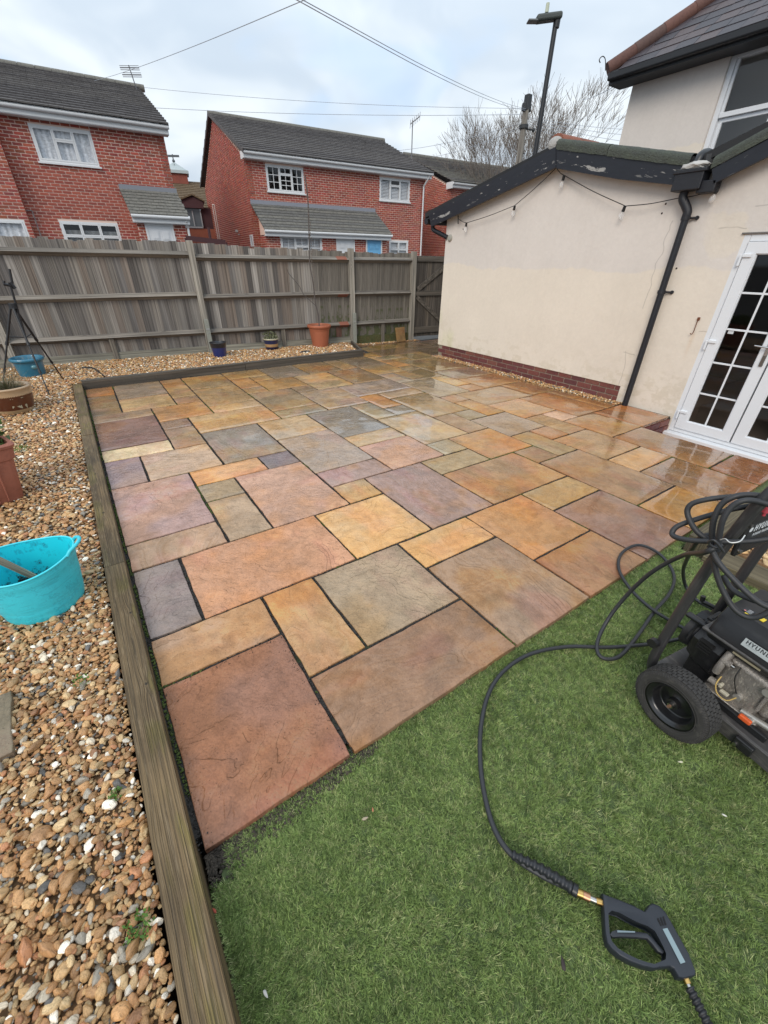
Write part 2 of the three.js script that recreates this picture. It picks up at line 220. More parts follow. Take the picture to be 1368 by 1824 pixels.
// the patio on its 300 mm grid: u to the right, v away from the turf; colour, kind of stone (0 riven 1 banded 2 swirled), how wet
const R = 0, B = 1, W = 2;
const slabs = [
  [-2, 0, -3.27, -1, [152, 110, 92], R, .12], [-2, 0, -1, 0, [180, 146, 118], W, .12], [0, 1, -2, 0, [184, 150, 104], B, .15], [1, 3, -2, 0, [166, 148, 124], R, .15], [0, 3, -3.27, -2, [154, 122, 98], B, .18],
  [3, 5, -3.27, -1, [160, 133, 110], B, .2], [3, 5, -1, 0, [206, 170, 122], W, .2], [5, 7, -2, 0, [192, 140, 86], W, .5], [5, 7, -3.27, -2, [164, 124, 90], B, .35], [7, 9, -3.27, -1, [150, 116, 100], B, .4],
  [7, 9, -1, 0, [178, 148, 100], W, .4], [6, 9, 0, 2, [172, 136, 98], B, .35], [-1, 2, 0, 2, [200, 150, 118], R, .1], [-2, -1, 0, 2, [140, 131, 130], R, .15], [-2, 0, 2, 3, [188, 156, 130], B, .12],
  [2, 4, 0, 2, [212, 178, 132], W, .2], [4, 6, 0, 3, [164, 138, 130], B, .25], [1, 3, 2, 5, [194, 156, 136], R, .15], [3, 4, 2, 3, [190, 162, 122], B, .2], [-2, 0, 3, 6, [178, 150, 148], R, .15],
  [0, 1, 4, 5, [160, 150, 134], R, .15], [0, 1, 2, 4, [176, 154, 130], R, .12], [0, 2, 5, 6, [210, 158, 106], B, .15], [2, 3, 5, 6, [124, 115, 118], R, .2], [-2, -1, 6, 8, [156, 138, 144], R, .12],
  [-1, 1, 6, 8, [194, 168, 144], R, .2], [-2, 0, 8, 9, [216, 198, 156], B, .2], [0, 1, 8, 10, [164, 142, 114], B, .3], [0, 1, 10, 11, [148, 126, 112], R, .3], [1, 3, 6, 9, [154, 142, 128], B, .35],
  [1, 4, 9, 11, [190, 156, 108], B, .35], [-2, 0, 9, 12, [138, 106, 98], B, .25], [-2, 0, 12, 13, [160, 134, 108], B, .3], [0, 2, 11, 13, [186, 140, 92], B, .35], [2, 4, 11, 12, [194, 162, 120], B, .35],
  [2, 4, 12, 15, [172, 140, 94], B, .4], [-1, 1, 13, 15, [190, 158, 108], B, .35], [-1, 1, 15, 17.6, [148, 130, 110], R, .35], [-2, -1, 13, 16, [140, 122, 98], B, .3], [-2, -1, 16, 17.6, [174, 124, 78], B, .3],
  [1, 2, 16, 17.6, [176, 132, 86], B, .35], [1, 2, 14, 16, [178, 142, 92], B, .4], [1, 2, 13, 14, [160, 134, 104], B, .4], [2, 4, 15, 17.6, [170, 138, 90], B, .4], [4, 6, 16, 17.6, [168, 138, 92], B, .45],
  [4, 5, 14, 16, [186, 136, 78], B, .5], [4, 5, 13, 14, [166, 140, 104], B, .5], [5, 6, 15, 16, [172, 144, 98], B, .5], [5, 7, 13, 15, [178, 138, 82], W, .55], [6, 8, 15, 17.6, [140, 126, 108], R, .55],
  [4, 6, 10, 13, [164, 142, 108], B, .55], [6, 7, 12, 13, [158, 130, 96], B, .6], [7, 9, 12, 15, [192, 164, 116], B, .55], [6, 8, 9, 12, [176, 154, 128], B, .6], [4, 6, 9, 10, [162, 148, 122], B, .55],
  [3, 5, 7, 9, [190, 162, 122], W, .45], [5, 7, 6, 9, [140, 132, 120], R, .65], [3, 5, 4, 7, [168, 150, 134], R, .5], [3, 5, 3, 4, [170, 144, 136], B, .35], [5, 7, 5, 6, [194, 168, 128], B, .4],
  [5, 7, 3, 5, [192, 156, 138], R, .35], [7, 8, 7, 9, [166, 156, 134], B, .65], [8, 9, 8, 10, [190, 140, 78], W, .6], [8, 9, 7, 8, [150, 144, 134], R, .65], [8, 11, 10, 12, [166, 148, 134], R, .7],
  [9, 11, 9, 10, [176, 150, 118], W, .7], [9, 11, 6, 9, [166, 140, 96], B, .75], [7, 9, 4, 7, [184, 160, 120], B, .75], [7, 8, 3, 4, [166, 154, 124], R, .5], [6, 8, 2, 3, [170, 150, 114], W, .45],
  [8, 10, 15, 17.6, [150, 124, 84], B, .6], [10, 11, 15, 17, [166, 144, 110], B, .6], [10, 11, 17, 17.6, [140, 122, 96], B, .6], [9, 11, 12, 15, [154, 128, 96], B, .65], [11, 13, 15, 17.6, [136, 118, 94], R, .65],
  [11, 13, 13, 15, [176, 146, 100], B, .7], [11, 12, 11, 13, [176, 162, 138], B, .7], [12, 14, 11, 13, [160, 136, 90], B, .75], [13, 14, 17, 18.4, [176, 134, 72], B, .7], [13, 15, 16, 17, [172, 152, 108], B, .7],
  [13, 14, 14, 16, [190, 138, 78], B, .7], [13, 14, 13, 14, [150, 130, 96], B, .7], [14, 15, 15, 16, [160, 134, 84], B, .7], [15, 17, 15, 17, [162, 138, 86], B, .7], [14, 16.7, 12, 15, [150, 128, 86], B, .8],
  [11, 13, 8, 11, [164, 150, 126], R, .85], [13, 14, 9, 11, [186, 158, 104], B, .8], [13, 14, 8, 9, [180, 134, 88], B, .8], [14, 16.7, 10, 12, [150, 132, 110], B, .8], [14, 16.7, 8, 10, [176, 132, 78], B, .8],
  [12, 15, 6, 8, [166, 136, 96], B, .75], [11, 12, 7, 8, [168, 128, 86], B, .75], [11, 12, 5, 7, [176, 140, 82], B, .7], [9, 10, 4, 6, [160, 132, 100], R, .6], [10, 11, 5, 6, [152, 136, 104], R, .65],
  [10, 12, 3, 5, [158, 138, 118], R, .6], [12, 14, 4, 6, [190, 142, 82], B, .65], [14, 16, 3, 6, [172, 122, 66], B, .75], [16, 16.7, 3, 4.6, [168, 124, 66], B, .75], [16, 16.7, 4.6, 6, [160, 122, 72], B, .75], [15, 16.7, 6, 8, [166, 124, 72], B, .75],
  [12, 13, 2, 4, [168, 136, 92], B, .6], [13, 14, 3, 4, [206, 170, 144], R, .6], [10, 11, 1, 3, [166, 140, 94], B, .5], [11, 12, 2, 3, [176, 122, 68], W, .6], [8, 10, 2, 4, [182, 138, 84], B, .5],
  [9, 10, 1, 2, [154, 122, 88], B, .5], [9, 11, -2, 1, [158, 126, 94], B, .5], [11, 13, 0, 2, [180, 140, 90], B, .55], [13, 15, 1, 3, [172, 134, 82], B, .7], [15, 17.15, 1, 3, [176, 118, 62], B, .75],
  [13, 14.9, -2, 1, [158, 120, 82], B, .85], [11, 13, -1, 0, [196, 158, 112], W, .6], [11, 13, -3.27, -1, [154, 120, 86], B, .85], [13, 14.9, -3.27, -2, [150, 98, 58], R, .8], [9, 11, -3.27, -2, [176, 134, 74], W, .75],
  [14, 17, 17, 19, [126, 104, 80], R, .6], [15, 17, 19, 20.6, [150, 122, 74], B, .6], [14.1, 15, 19, 20.3, [132, 116, 84], B, .6], [17, 19, 15.6, 18, [112, 98, 76], R, .6], [17, 19.2, 18, 20.6, [120, 104, 78], R, .6], [19, 21.5, 15.6, 18, [118, 102, 80], R, .6], [19.2, 21.5, 18, 20.4, [112, 100, 80], R, .6],
];
const patio = structure('patio');
{
  const bed = part('joint_bed', worldUV(merge([span(-0.66, 4.47, -0.32, -0.0135, -6.3, 0.93), span(4.47, 5.2, -0.32, -0.0136, -6.3, -0.312), span(5.2, 6.6, -0.32, -0.0137, -6.3, -4.68)]), 1.2), std(0xffffff, 0.85, { map: colorTex(512, 512, (x, y) => { const n = 0.45 + 1.0 * fbm(x * 60, y * 60, 60, 25, 4, 0.65), m = sstep(0.58, 0.72, fbm(x * 7, y * 7, 7, 28, 4)); return [lerp(0.036, 0.034, m) * n, lerp(0.033, 0.048, m) * n, lerp(0.030, 0.016, m) * n]; }), bumpMap: soilBump, bumpScale: 0.012 }), patio);
  const jit = mulberry(99);
  slabs.forEach(([u0, u1, v0, v1, c, kind, wet0], k) => {
    const wet = clamp(wet0 + (v0 >= 5 || u0 >= 7 ? 0.18 : 0));
    const g = 0.0068 + jit() * 0.002, gx = () => g + jit() * 0.0025, near = -v0 * 0.3, far = -v1 * 0.3;
    const xl = z => u0 === -2 ? sleeperX(z) + 0.020 : u0 * 0.3 + gx(), xr = () => u1 * 0.3 - gx();
    const zn = v0 < -3 ? near : near - gx(), zf = far + gx(), a = xl(zf), b = xr(), d = xl(zn);
    part('paving_slab', stoneSlab([[a, zf], [b, zf + (jit() - 0.5) * 0.004], [b + (jit() - 0.5) * 0.004, zn], [d, zn]], 40 + k * 7, (jit() - 0.5) * 0.005), stoneMat(c, kind + 3 * Math.floor(jit() * 3), wet, kind === R ? 1.9 : 1.0), patio);
  });
}
// sunken strip in front of the door, with its own paving, and the brick riser that holds up the patio corner
{
  const wf = structure('door_well');
  for (let k = 0; k < 4; k++) { const z = -0.29 + k * 0.6; part('paving_slab', stoneSlab([[4.52, z], [5.17, z], [5.17, z + 0.592], [4.52, z + 0.592]], 900 + k, -0.26), stoneMat([178, 120, 62], 1 + 3 * (k % 3), 0.7, 0.7), wf); }
}

// ---------------------------------------------------------------- artificial turf
const turf = structure('artificial_turf');
const noTurf = (x, z) => x > 2.42 && z > 1.02;                          // the planter stands here
{
  part('turf_backing', worldUV(merge([span(-0.5, 2.44, -0.32, -0.034, 0.93, 3.4), span(2.44, 4.5, -0.32, -0.0345, 0.93, 1.03)]), 2), std(0xffffff, 0.95, { map: colorTex(256, 256, (x, y) => { const n = 0.5 + fbm(x * 50, y * 50, 50, 33, 3, 0.7); return [0.085 * n, 0.115 * n, 0.045 * n]; }) }), turf);
  const r = mulberry(5), blades = [];
  const tuft = (n, seed) => {
    const q = mulberry(seed), pos = [], idx = [], nor = [];
    for (let b = 0; b < n; b++) {
      const a = q() * 6.283, rr = Math.sqrt(q()) * 0.006, L = 0.012 + q() * 0.010, lean = 0.35 + q() * 0.9, w = 0.00052 + q() * 0.0003, da = a + (q() - 0.5) * 1.6, bx = Math.cos(a) * rr, bz = Math.sin(a) * rr, tw = q() * 6.283, sx = Math.cos(tw), sz = Math.sin(tw), o = pos.length / 3;
      for (let k = 0; k <= 3; k++) { const t = k / 3, out = lean * L * (0.55 * t + 0.45 * t * t) * 0.85, y = L * 0.85 * (t - 0.22 * lean * t * t), ww = w * (1 - 0.75 * t * t), x = bx + Math.cos(da) * out, z = bz + Math.sin(da) * out; pos.push(x - sx * ww, y, z - sz * ww, x + sx * ww, y, z + sz * ww); nor.push(Math.cos(da) * -0.35, 0.95, Math.sin(da) * -0.35, Math.cos(da) * -0.35, 0.95, Math.sin(da) * -0.35); }
      for (let k = 0; k < 3; k++) { const c = o + 2 * k; idx.push(c, c + 1, c + 2, c + 1, c + 3, c + 2); }
    }
    const g = new THREE.BufferGeometry(); g.setAttribute('position', new THREE.Float32BufferAttribute(pos, 3)); g.setIndex(idx); g.computeVertexNormals(); return g;
  };
  const mat = std(0xffffff, 0.6, { side: THREE.DoubleSide });
  const M = new THREE.Matrix4(), Q = new THREE.Quaternion(), E = new THREE.Euler();
  for (let kind = 0; kind < 3; kind++) {
    const list = [];
    const n = 31000;
    for (let k = 0; k < n; k++) {
      const x = -0.525 + Math.pow(r(), 1.35) * 3.9, z = 0.985 + r() * 1.35; if (noTurf(x, z)) continue;
      if (x < -0.47 && z < 1.06 + 0.09 * fbm(x * 20, z * 20, 0, 71, 2)) continue;     // bare soil by the slab corner
      list.push([x, z]);
    }
    const im = new THREE.InstancedMesh(tuft(13, 100 + kind), mat, list.length);
    list.forEach(([x, z], k) => {
      const dir = fbm(x * 2.2, z * 2.2, 0, 5, 3) * 14, tilt = 0.18 + 0.55 * fbm(x * 3 + 7, z * 3, 0, 9, 2);
      E.set(Math.cos(dir) * tilt + (r() - 0.5) * 0.4, r() * 6.283, Math.sin(dir) * tilt + (r() - 0.5) * 0.4, 'XZY'); Q.setFromEuler(E);
      const s = 0.8 + r() * 0.5; M.compose(V3(x, -0.036, z), Q, V3(s, s * (0.75 + 0.35 * r()), s)); im.setMatrixAt(k, M);
      const t = r(), v = 0.55 + 0.85 * r(); im.setColorAt(k, t < 0.12 ? lin(0.44 * v, 0.46 * v, 0.21 * v) : t < 0.46 ? lin(0.29 * v, 0.385 * v, 0.12 * v) : t < 0.78 ? lin(0.205 * v, 0.29 * v, 0.085 * v) : lin(0.115 * v, 0.18 * v, 0.05 * v));
    });
    im.name = partName(turf, 'turf_blades'); im.userData.kind = 'stuff'; shadows(im); turf.add(im);
  }
}

// ---------------------------------------------------------------- gravel
const pebTex = colorTex(256, 256, (x, y) => { const n = fbm(x * 7, y * 7, 7, 44, 5, 0.6), s = sstep(0.62, 0.72, fbm(x * 14, y * 14, 14, 49, 3)), k = 0.45 + 1.05 * n - 0.28 * s; return [k, k * (0.97 + 0.04 * n), k * (0.92 + 0.1 * n)]; });
const pebMat = std(0xffffff, 0.27, { map: pebTex, bumpMap: grayTex(256, 256, (x, y) => fbm(x * 20, y * 20, 20, 46, 4, 0.6)), bumpScale: 0.0012 });
function pebbleGeo(seed, detail) {
  const g = mergeVertices(new THREE.IcosahedronGeometry(1, detail).deleteAttribute('normal').deleteAttribute('uv')), p = g.attributes.position, q = mulberry(seed), v = V3();
  const sx = 0.75 + q() * 0.5, sy = 0.42 + q() * 0.28, sz = 0.55 + q() * 0.35, cuts = [];
  for (let c = 0; c < 8; c++) cuts.push([V3(q() - 0.5, q() - 0.5, q() - 0.5).normalize(), 0.58 + q() * 0.34]);
  const uv = [];
  for (let i = 0; i < p.count; i++) {
    v.fromBufferAttribute(p, i).normalize(); uv.push(v.x * 0.6 + v.y * 0.3 + seed * 0.13, v.z * 0.6 + v.y * 0.3);
    let k = 1 + 0.42 * (fbm(v.x * 1.3 + seed, v.y * 1.3 + v.z * 1.7, 0, seed, 2) - 0.5); v.multiplyScalar(k);
    for (const [n, d] of cuts) { const e = v.dot(n) - d; if (e > 0) v.addScaledVector(n, -e * 0.86); }
    p.setXYZ(i, v.x * sx, v.y * sy, v.z * sz);
  }
  g.setAttribute('uv', new THREE.Float32BufferAttribute(uv, 2)); g.computeVertexNormals(); return g;
}
function pebbleColor(q, gold = 0) {
  const t = q(), v = 0.74 + 0.90 * q();
  const c = t < 0.26 ? [0.40, 0.20, 0.080] : t < 0.46 ? [0.43, 0.265, 0.125] : t < 0.60 ? [0.50, 0.37, 0.215] : t < 0.72 ? [0.28, 0.125, 0.048] : t < 0.80 ? [0.33, 0.115, 0.05] : t < 0.86 ? [0.29, 0.275, 0.25] : t < 0.90 ? [0.115, 0.115, 0.12] : t < 0.945 ? [0.60, 0.55, 0.47] : [0.82, 0.80, 0.76];
  const w = t > 0.80 ? 0 : gold * 0.6, m = 0.6 + 0.4 * v; return lin(lerp(c[0] * v * 1.06, 0.62 * m, w), lerp(c[1] * v * 0.99, 0.445 * m, w), lerp(c[2] * v * 0.88, 0.235 * m, w));
}
const pebFine = [0, 1, 2, 3, 4, 5].map(k => pebbleGeo(11 + k * 5, 3)), pebCoarse = [0, 1, 2, 3, 4].map(k => pebbleGeo(61 + k * 5, 2));
function gravelField(parent, inside, surf, seed, layers, singles, smallOnly) {
  const q = mulberry(seed), M = new THREE.Matrix4(), Q = new THREE.Quaternion(), all = [];
  for (const { x0, x1, z0, z1, step, size, lift, keep } of layers) for (let z = z0; z < z1; z += step) for (let x = x0; x < x1; x += step) {
    if (q() > keep) continue;
    const X = x + (q() - 0.5) * step * 1.1, Z = z + (q() - 0.5) * step * 1.1; if (!inside(X, Z)) { continue; }
    const s = size * (0.60 + 0.80 * Math.pow(q(), 1.8)), tilt = 0.45;
    Q.setFromEuler(new THREE.Euler((q() - 0.5) * tilt * 2, q() * 6.283, (q() - 0.5) * tilt * 2));
    all.push({ m: new THREE.Matrix4().compose(V3(X, surf(X, Z) + lift + (q() - 0.5) * 0.004, Z), Q, V3(s * (0.9 + q() * 0.35), s * (0.85 + 0.4 * q()), s * (0.85 + q() * 0.3))), c: pebbleColor(q, 0.42), w: s / Math.hypot(X - CAM.pos.x, Z - CAM.pos.z, 1.5), x: X, z: Z });
  }
  const seen = p => { const v = V3(p.x, surf(p.x, p.z), p.z).sub(CAM.pos), d = v.dot(cFw); if (d < 0.1) return false; const X = v.dot(cRt) / d * CAM.f, Y = v.dot(cUp) / d * CAM.f; return Math.abs(X) < 690 && Math.abs(Y) < 920; };
  all.sort((a, b) => b.w - a.w);
  let left = singles; const rest = [], mats = {};
  for (const p of all) {
    if (left > 0 && seen(p)) {
      left--; const key = p.c.getHex() & 0xf8f8f8; const mat = mats[key] ??= Object.assign(pebMat.clone(), { color: p.c });
      const m = part('pebble', pebFine[left % pebFine.length], mat, parent); m.applyMatrix4(p.m);
    } else rest.push(p);
  }
  for (let k = 0; k < 5; k++) {
    const l = rest.filter((p, i) => i % 5 === k); if (!l.length) continue;
    const im = new THREE.InstancedMesh(pebCoarse[k], pebMat, l.length); l.forEach((p, i) => { im.setMatrixAt(i, p.m); im.setColorAt(i, p.c); });
    im.name = partName(parent, 'pebbles'); im.userData.kind = 'stuff'; shadows(im); parent.add(im);
  }
}
const gravelBed = structure('gravel_bed');
const gravelBaseMat = std(0xffffff, 0.9, { map: colorTex(256, 256, (x, y) => { const n = 0.5 + fbm(x * 40, y * 40, 40, 53, 4, 0.65); return [0.20 * n, 0.115 * n, 0.055 * n]; }) });
const BACK_Z = -5.31, FEN = { ax: 1.46, az: -6.85, a: Math.atan2(0.33, 2.92) };
const fenceZ = x => FEN.az + (x - FEN.ax) * Math.tan(FEN.a);
const gravelH = (x, z) => (z < -5.38 && x > -0.7 ? 0.055 : 0.012 + 0.035 * sstep(-3.5, -6, z)) + 0.012 * (fbm(x * 1.6, z * 1.6, 0, 4, 3) - 0.5);
{
  part('gravel_base', worldUV(merge([span(-3.2, -0.69, -0.32, 0.0, -7.4, 2.6), span(-0.69, 3.98, -0.32, 0.035, -6.98, -5.4), span(3.98, 4.4, -0.32, 0.034, -6.7, -6.2)]), 1.5), gravelBaseMat, gravelBed);
  const inside = (x, z) => (z > fenceZ(x) + 0.06) && ((x < sleeperX(z) - 0.115 - 0.0) || (z < -5.43 && x < 3.86 + (-5.43 - z) * 0.33)) && !(z > -5.44 && x > sleeperX(z) - 0.115);
  gravelField(gravelBed, inside, gravelH, 21, [
    { x0: -1.25, x1: -0.6, z0: -0.9, z1: 1.75, step: 0.0125, size: 0.0080, lift: -0.001, keep: 0.97 },
    { x0: -1.25, x1: -0.6, z0: -0.9, z1: 1.75, step: 0.0185, size: 0.0108, lift: 0.004, keep: 0.9 },
    { x0: -1.30, x1: -0.6, z0: -0.9, z1: 1.75, step: 0.0265, size: 0.0140, lift: 0.009, keep: 0.72 },
    { x0: -1.30, x1: -0.6, z0: -0.9, z1: 1.75, step: 0.052, size: 0.0185, lift: 0.013, keep: 0.55 },
    { x0: -2.0, x1: -0.6, z0: -3.4, z1: -0.9, step: 0.0225, size: 0.0120, lift: 0.000, keep: 0.95 },
    { x0: -2.0, x1: -0.6, z0: -3.4, z1: -0.9, step: 0.034, size: 0.0165, lift: 0.006, keep: 0.8 },
    { x0: -2.6, x1: 4.3, z0: -7.2, z1: -3.4, step: 0.026, size: 0.0145, lift: 0.002, keep: 0.95 },
    { x0: -2.6, x1: 4.3, z0: -7.2, z1: -3.4, step: 0.045, size: 0.0180, lift: 0.008, keep: 0.7 },
    { x0: -2.6, x1: -1.25, z0: -0.9, z1: 2.2, step: 0.022, size: 0.0135, lift: 0.001, keep: 0.95 },
    { x0: -2.6, x1: -1.25, z0: -0.9, z1: 2.2, step: 0.036, size: 0.0180, lift: 0.009, keep: 0.75 },
    { x0: -2.7, x1: -2.0, z0: -3.4, z1: -0.9, step: 0.024, size: 0.0145, lift: 0.003, keep: 0.95 },
  ], 300);
}
// gravel along the foot of the rendered wall and by the gate
{
  const strip = structure('wall_gravel');
  part('gravel_base', worldUV(merge([span(5.015, 5.2, -0.013, -0.006, -4.63, -0.92), span(4.3, 6.0, -0.012, -0.005, -6.62, -6.2)]), 1.5), gravelBaseMat, strip);
  gravelField(strip, (x, z) => (x > 5.02 - 0.03 * fbm(x * 3, z * 5, 0, 6, 2) && x < 5.185 && z > -4.6) || (z < -6.2 - 0.10 * fbm(x * 4, z, 0, 6, 2) && z > fenceZ(x) + 0.03 && x > 4.42), (x, z) => 0.0, 31, [
    { x0: 4.97, x1: 5.19, z0: -4.62, z1: -0.92, step: 0.021, size: 0.0115, lift: 0.002, keep: 0.95 }, { x0: 4.97, x1: 5.19, z0: -4.62, z1: -0.92, step: 0.034, size: 0.0165, lift: 0.008, keep: 0.6 },
    { x0: 4.4, x1: 5.9, z0: -6.7, z1: -6.15, step: 0.026, size: 0.0145, lift: 0.004, keep: 0.9 }], 0);
}
// ---------------------------------------------------------------- timber
function woodTex(seed, a, b, knots, streak) {
  const ks = [], q = mulberry(seed); for (let k = 0; k < knots; k++) ks.push([q(), q(), 0.5 + q() * 0.6]);
  return [colorTex(256, 1024, (x, y) => {
    let w = 0, dk = 0; for (const [kx, ky, ks0] of ks) { const dx = (x - kx) * 0.5, dy = (y - ky) * 2, r = Math.hypot(dx * 2.2, dy) / (0.05 * ks0); w += 0.05 * Math.exp(-r * r * 0.5) * Math.sign(dx || 1); dk = Math.max(dk, Math.exp(-r * r * 2.2)); }
    const g1 = fbm((x + w) * 70, y * 4, 0, seed, 4, 0.6), g2 = fbm((x + w) * 24, y * 2, 0, seed + 3, 3), big = fbm(x * 5, y * 3, 0, seed + 7, 4), st = sstep(0.5, 0.75, fbm(x * 30, y * 1.3, 0, seed + 11, 3));
    const t = clamp(0.5 + 1.0 * (g1 - 0.5) + 0.9 * (g2 - 0.5)), k = (0.72 + 0.55 * big) * (1 - streak * st) * (1 - 0.45 * dk);
    return [lerp(a[0], b[0], t) * k, lerp(a[1], b[1], t) * k, lerp(a[2], b[2], t) * k];
  }), grayTex(256, 1024, (x, y) => { const g1 = fbm(x * 70, y * 4, 0, seed, 4, 0.6), g2 = fbm(x * 150, y * 6, 0, seed + 5, 2); return 0.65 * g1 + 0.35 * g2; })];
}
const [greyWood, greyWoodB] = woodTex(500, [0.12, 0.113, 0.108], [0.36, 0.345, 0.325], 2, 0.30);
const [greyWood2, greyWoodB2] = woodTex(533, [0.10, 0.092, 0.086], [0.31, 0.29, 0.265], 4, 0.34);
const [olivWood, olivWoodB] = woodTex(561, [0.055, 0.046, 0.028], [0.205, 0.175, 0.11], 2, 0.25);
const [darkWood, darkWoodB] = woodTex(590, [0.035, 0.030, 0.026], [0.115, 0.10, 0.085], 2, 0.3);
const woodMat = (t, b, c = 0xffffff, r = 0.8, s = 0.004) => std(c, r, { map: t, bumpMap: b, bumpScale: s });
// a board whose length runs along y, uv in half metres across and two metres along
function plank(w, h, d, seed = 0, bevel = 0.003, su = 0.5, sv = 2) {
  const g0 = bevel ? new RoundedBoxGeometry(w, h, d, 1, bevel) : new THREE.BoxGeometry(w, h, d), g = g0.index ? g0.toNonIndexed() : g0, p = g.attributes.position, n = g.attributes.normal, u = new Float32Array(p.count * 2), q = mulberry(seed * 7 + 1), ox = q(), oy = q();
  for (let i = 0; i < p.count; i++) { const s = Math.abs(n.getX(i)) > Math.abs(n.getZ(i)) ? p.getZ(i) + 0.3 : p.getX(i); u[2 * i] = s / su + ox; u[2 * i + 1] = p.getY(i) / sv + oy; }
  g.setAttribute('uv', new THREE.BufferAttribute(u, 2)); return g;
}
const [beamTex, beamBump] = (() => {                                    // sawn softwood, 160 mm across by 1.2 m along
  const ks = [[0.20, 0.30, 1], [0.78, 0.80, 0.8]], warp = (x, y) => { let w = 0, dk = 0; for (const [kx, ky, s] of ks) { const dx = (x - kx) * 0.16, dy = (y - ky) * 1.2, r = Math.hypot(dx * 1.6, dy * 0.6) / (0.020 * s); w += 0.16 * Math.exp(-r * 0.7) * (dx > 0 ? 1 : -1) * (1 - Math.exp(-r * r)); dk = Math.max(dk, Math.exp(-Math.pow(Math.hypot(dx, dy) / (0.009 * s), 4))); } return [x + w + 0.03 * (fbm(x * 2, y * 4, 0, 811, 2) - 0.5), dk]; };
  const ring = (x, y) => { const [w] = warp(x, y), a = fbm(w * 16, y * 1.6, 0, 821, 3, 0.55), b = fbm(w * 60, y * 5, 0, 823, 3, 0.6); return [0.5 + 0.5 * Math.sin(w * 42 + a * 16), b]; };
  return [colorTex(512, 2048, (x, y) => { const [r, b] = ring(x, y), dk = warp(x, y)[1], big = fbm(x * 2.5, y * 7, 0, 831, 4), alg = sstep(0.5, 0.72, fbm(x * 3, y * 5 + 9, 0, 835, 4)), pale = sstep(0.58, 0.78, fbm(x * 50, y * 14, 0, 839, 4, 0.6)), t = clamp(0.30 + 0.24 * r + 0.8 * (b - 0.42)); const k = (0.55 + 0.8 * big) * (1 - 0.85 * dk); let c = [lerp(0.040, 0.235, t) * k, lerp(0.030, 0.178, t) * k, lerp(0.018, 0.105, t) * k]; c = [c[0] * lerp(1, 0.95, alg), c[1] * lerp(1, 1.06, alg), c[2] * lerp(1, 0.72, alg)]; return c.map((v, i) => lerp(v, [0.27, 0.225, 0.165][i], pale * 0.5)); }),
    grayTex(512, 2048, (x, y) => { const [r, b] = ring(x, y); return 0.55 * r + 0.45 * b; })];
})();
for (const t of [beamTex, beamBump, greyWood, greyWoodB, greyWood2, greyWoodB2, olivWood, olivWoodB, darkWood, darkWoodB]) t.wrapS = t.wrapT = THREE.MirroredRepeatWrapping;
const sleeperMat = std(lin(0.98, 0.86, 0.68), 0.72, { map: beamTex, bumpMap: beamBump, bumpScale: 0.004 }), sleeperDark = woodMat(darkWood, darkWoodB, lin(1.15, 1.1, 1.0), 0.75, 0.006);

// timber edging: long run on the left in three lengths, back run in two
function edging(label, a, b, w, y0, y1, mat, seed) {
  const L = Math.hypot(b[0] - a[0], b[1] - a[1]), g = plank(w, L, y1 - y0, seed, 0.006, mat === sleeperMat ? 0.16 : 0.5, mat === sleeperMat ? 1.2 : 2).rotateX(-Math.PI / 2);   // along -z
  const m = part('timber_edging', g, mat); m.position.set((a[0] + b[0]) / 2, (y0 + y1) / 2, (a[1] + b[1]) / 2); m.rotation.y = Math.atan2(-(b[0] - a[0]), -(b[1] - a[1]));
  return tag(m, label, 'timber edging', 'timber edging round the gravel');
}
{
  const zj = [2.6, onLevel(205, 1006, 0.05).z, onLevel(150, 776, 0.05).z, BACK_Z], y = [-0.1, 0.052];
  const X = z => sleeperX(z) - 0.052;
  edging('weathered timber edging board between turf and pebbles, knotty and running along the terracotta slab', [X(zj[0]), zj[0]], [X(zj[1] + 0.002), zj[1] + 0.002], 0.104, -0.1, 0.055, sleeperMat, 3);
  edging('middle length of the timber edging between the turquoise tub and the patio', [X(zj[1] - 0.002), zj[1] - 0.002], [X(zj[2] + 0.002), zj[2] + 0.002], 0.104, -0.1, 0.052, sleeperMat, 4);
  edging('far length of the timber edging, ending at the patio corner near the tripod', [X(zj[2] - 0.002), zj[2] - 0.002], [X(zj[3] - 0.05), zj[3] - 0.1], 0.104, -0.1, 0.056, sleeperMat, 5);
  edging('dark timber edging along the back of the patio on the tripod side', [X(BACK_Z) + 0.056, BACK_Z - 0.05], [1.62, BACK_Z - 0.05], 0.1, -0.1, 0.105, sleeperDark, 6);
  edging('dark timber edging along the back of the patio in front of the terracotta pot', [1.625, BACK_Z - 0.05], [3.9, BACK_Z - 0.05], 0.1, -0.1, 0.108, sleeperDark, 7);
  edging('thin timber board returning from the back edging to the fence post', [3.93, BACK_Z - 0.12], [4.28, -6.42], 0.04, -0.1, 0.09, sleeperDark, 8);
}
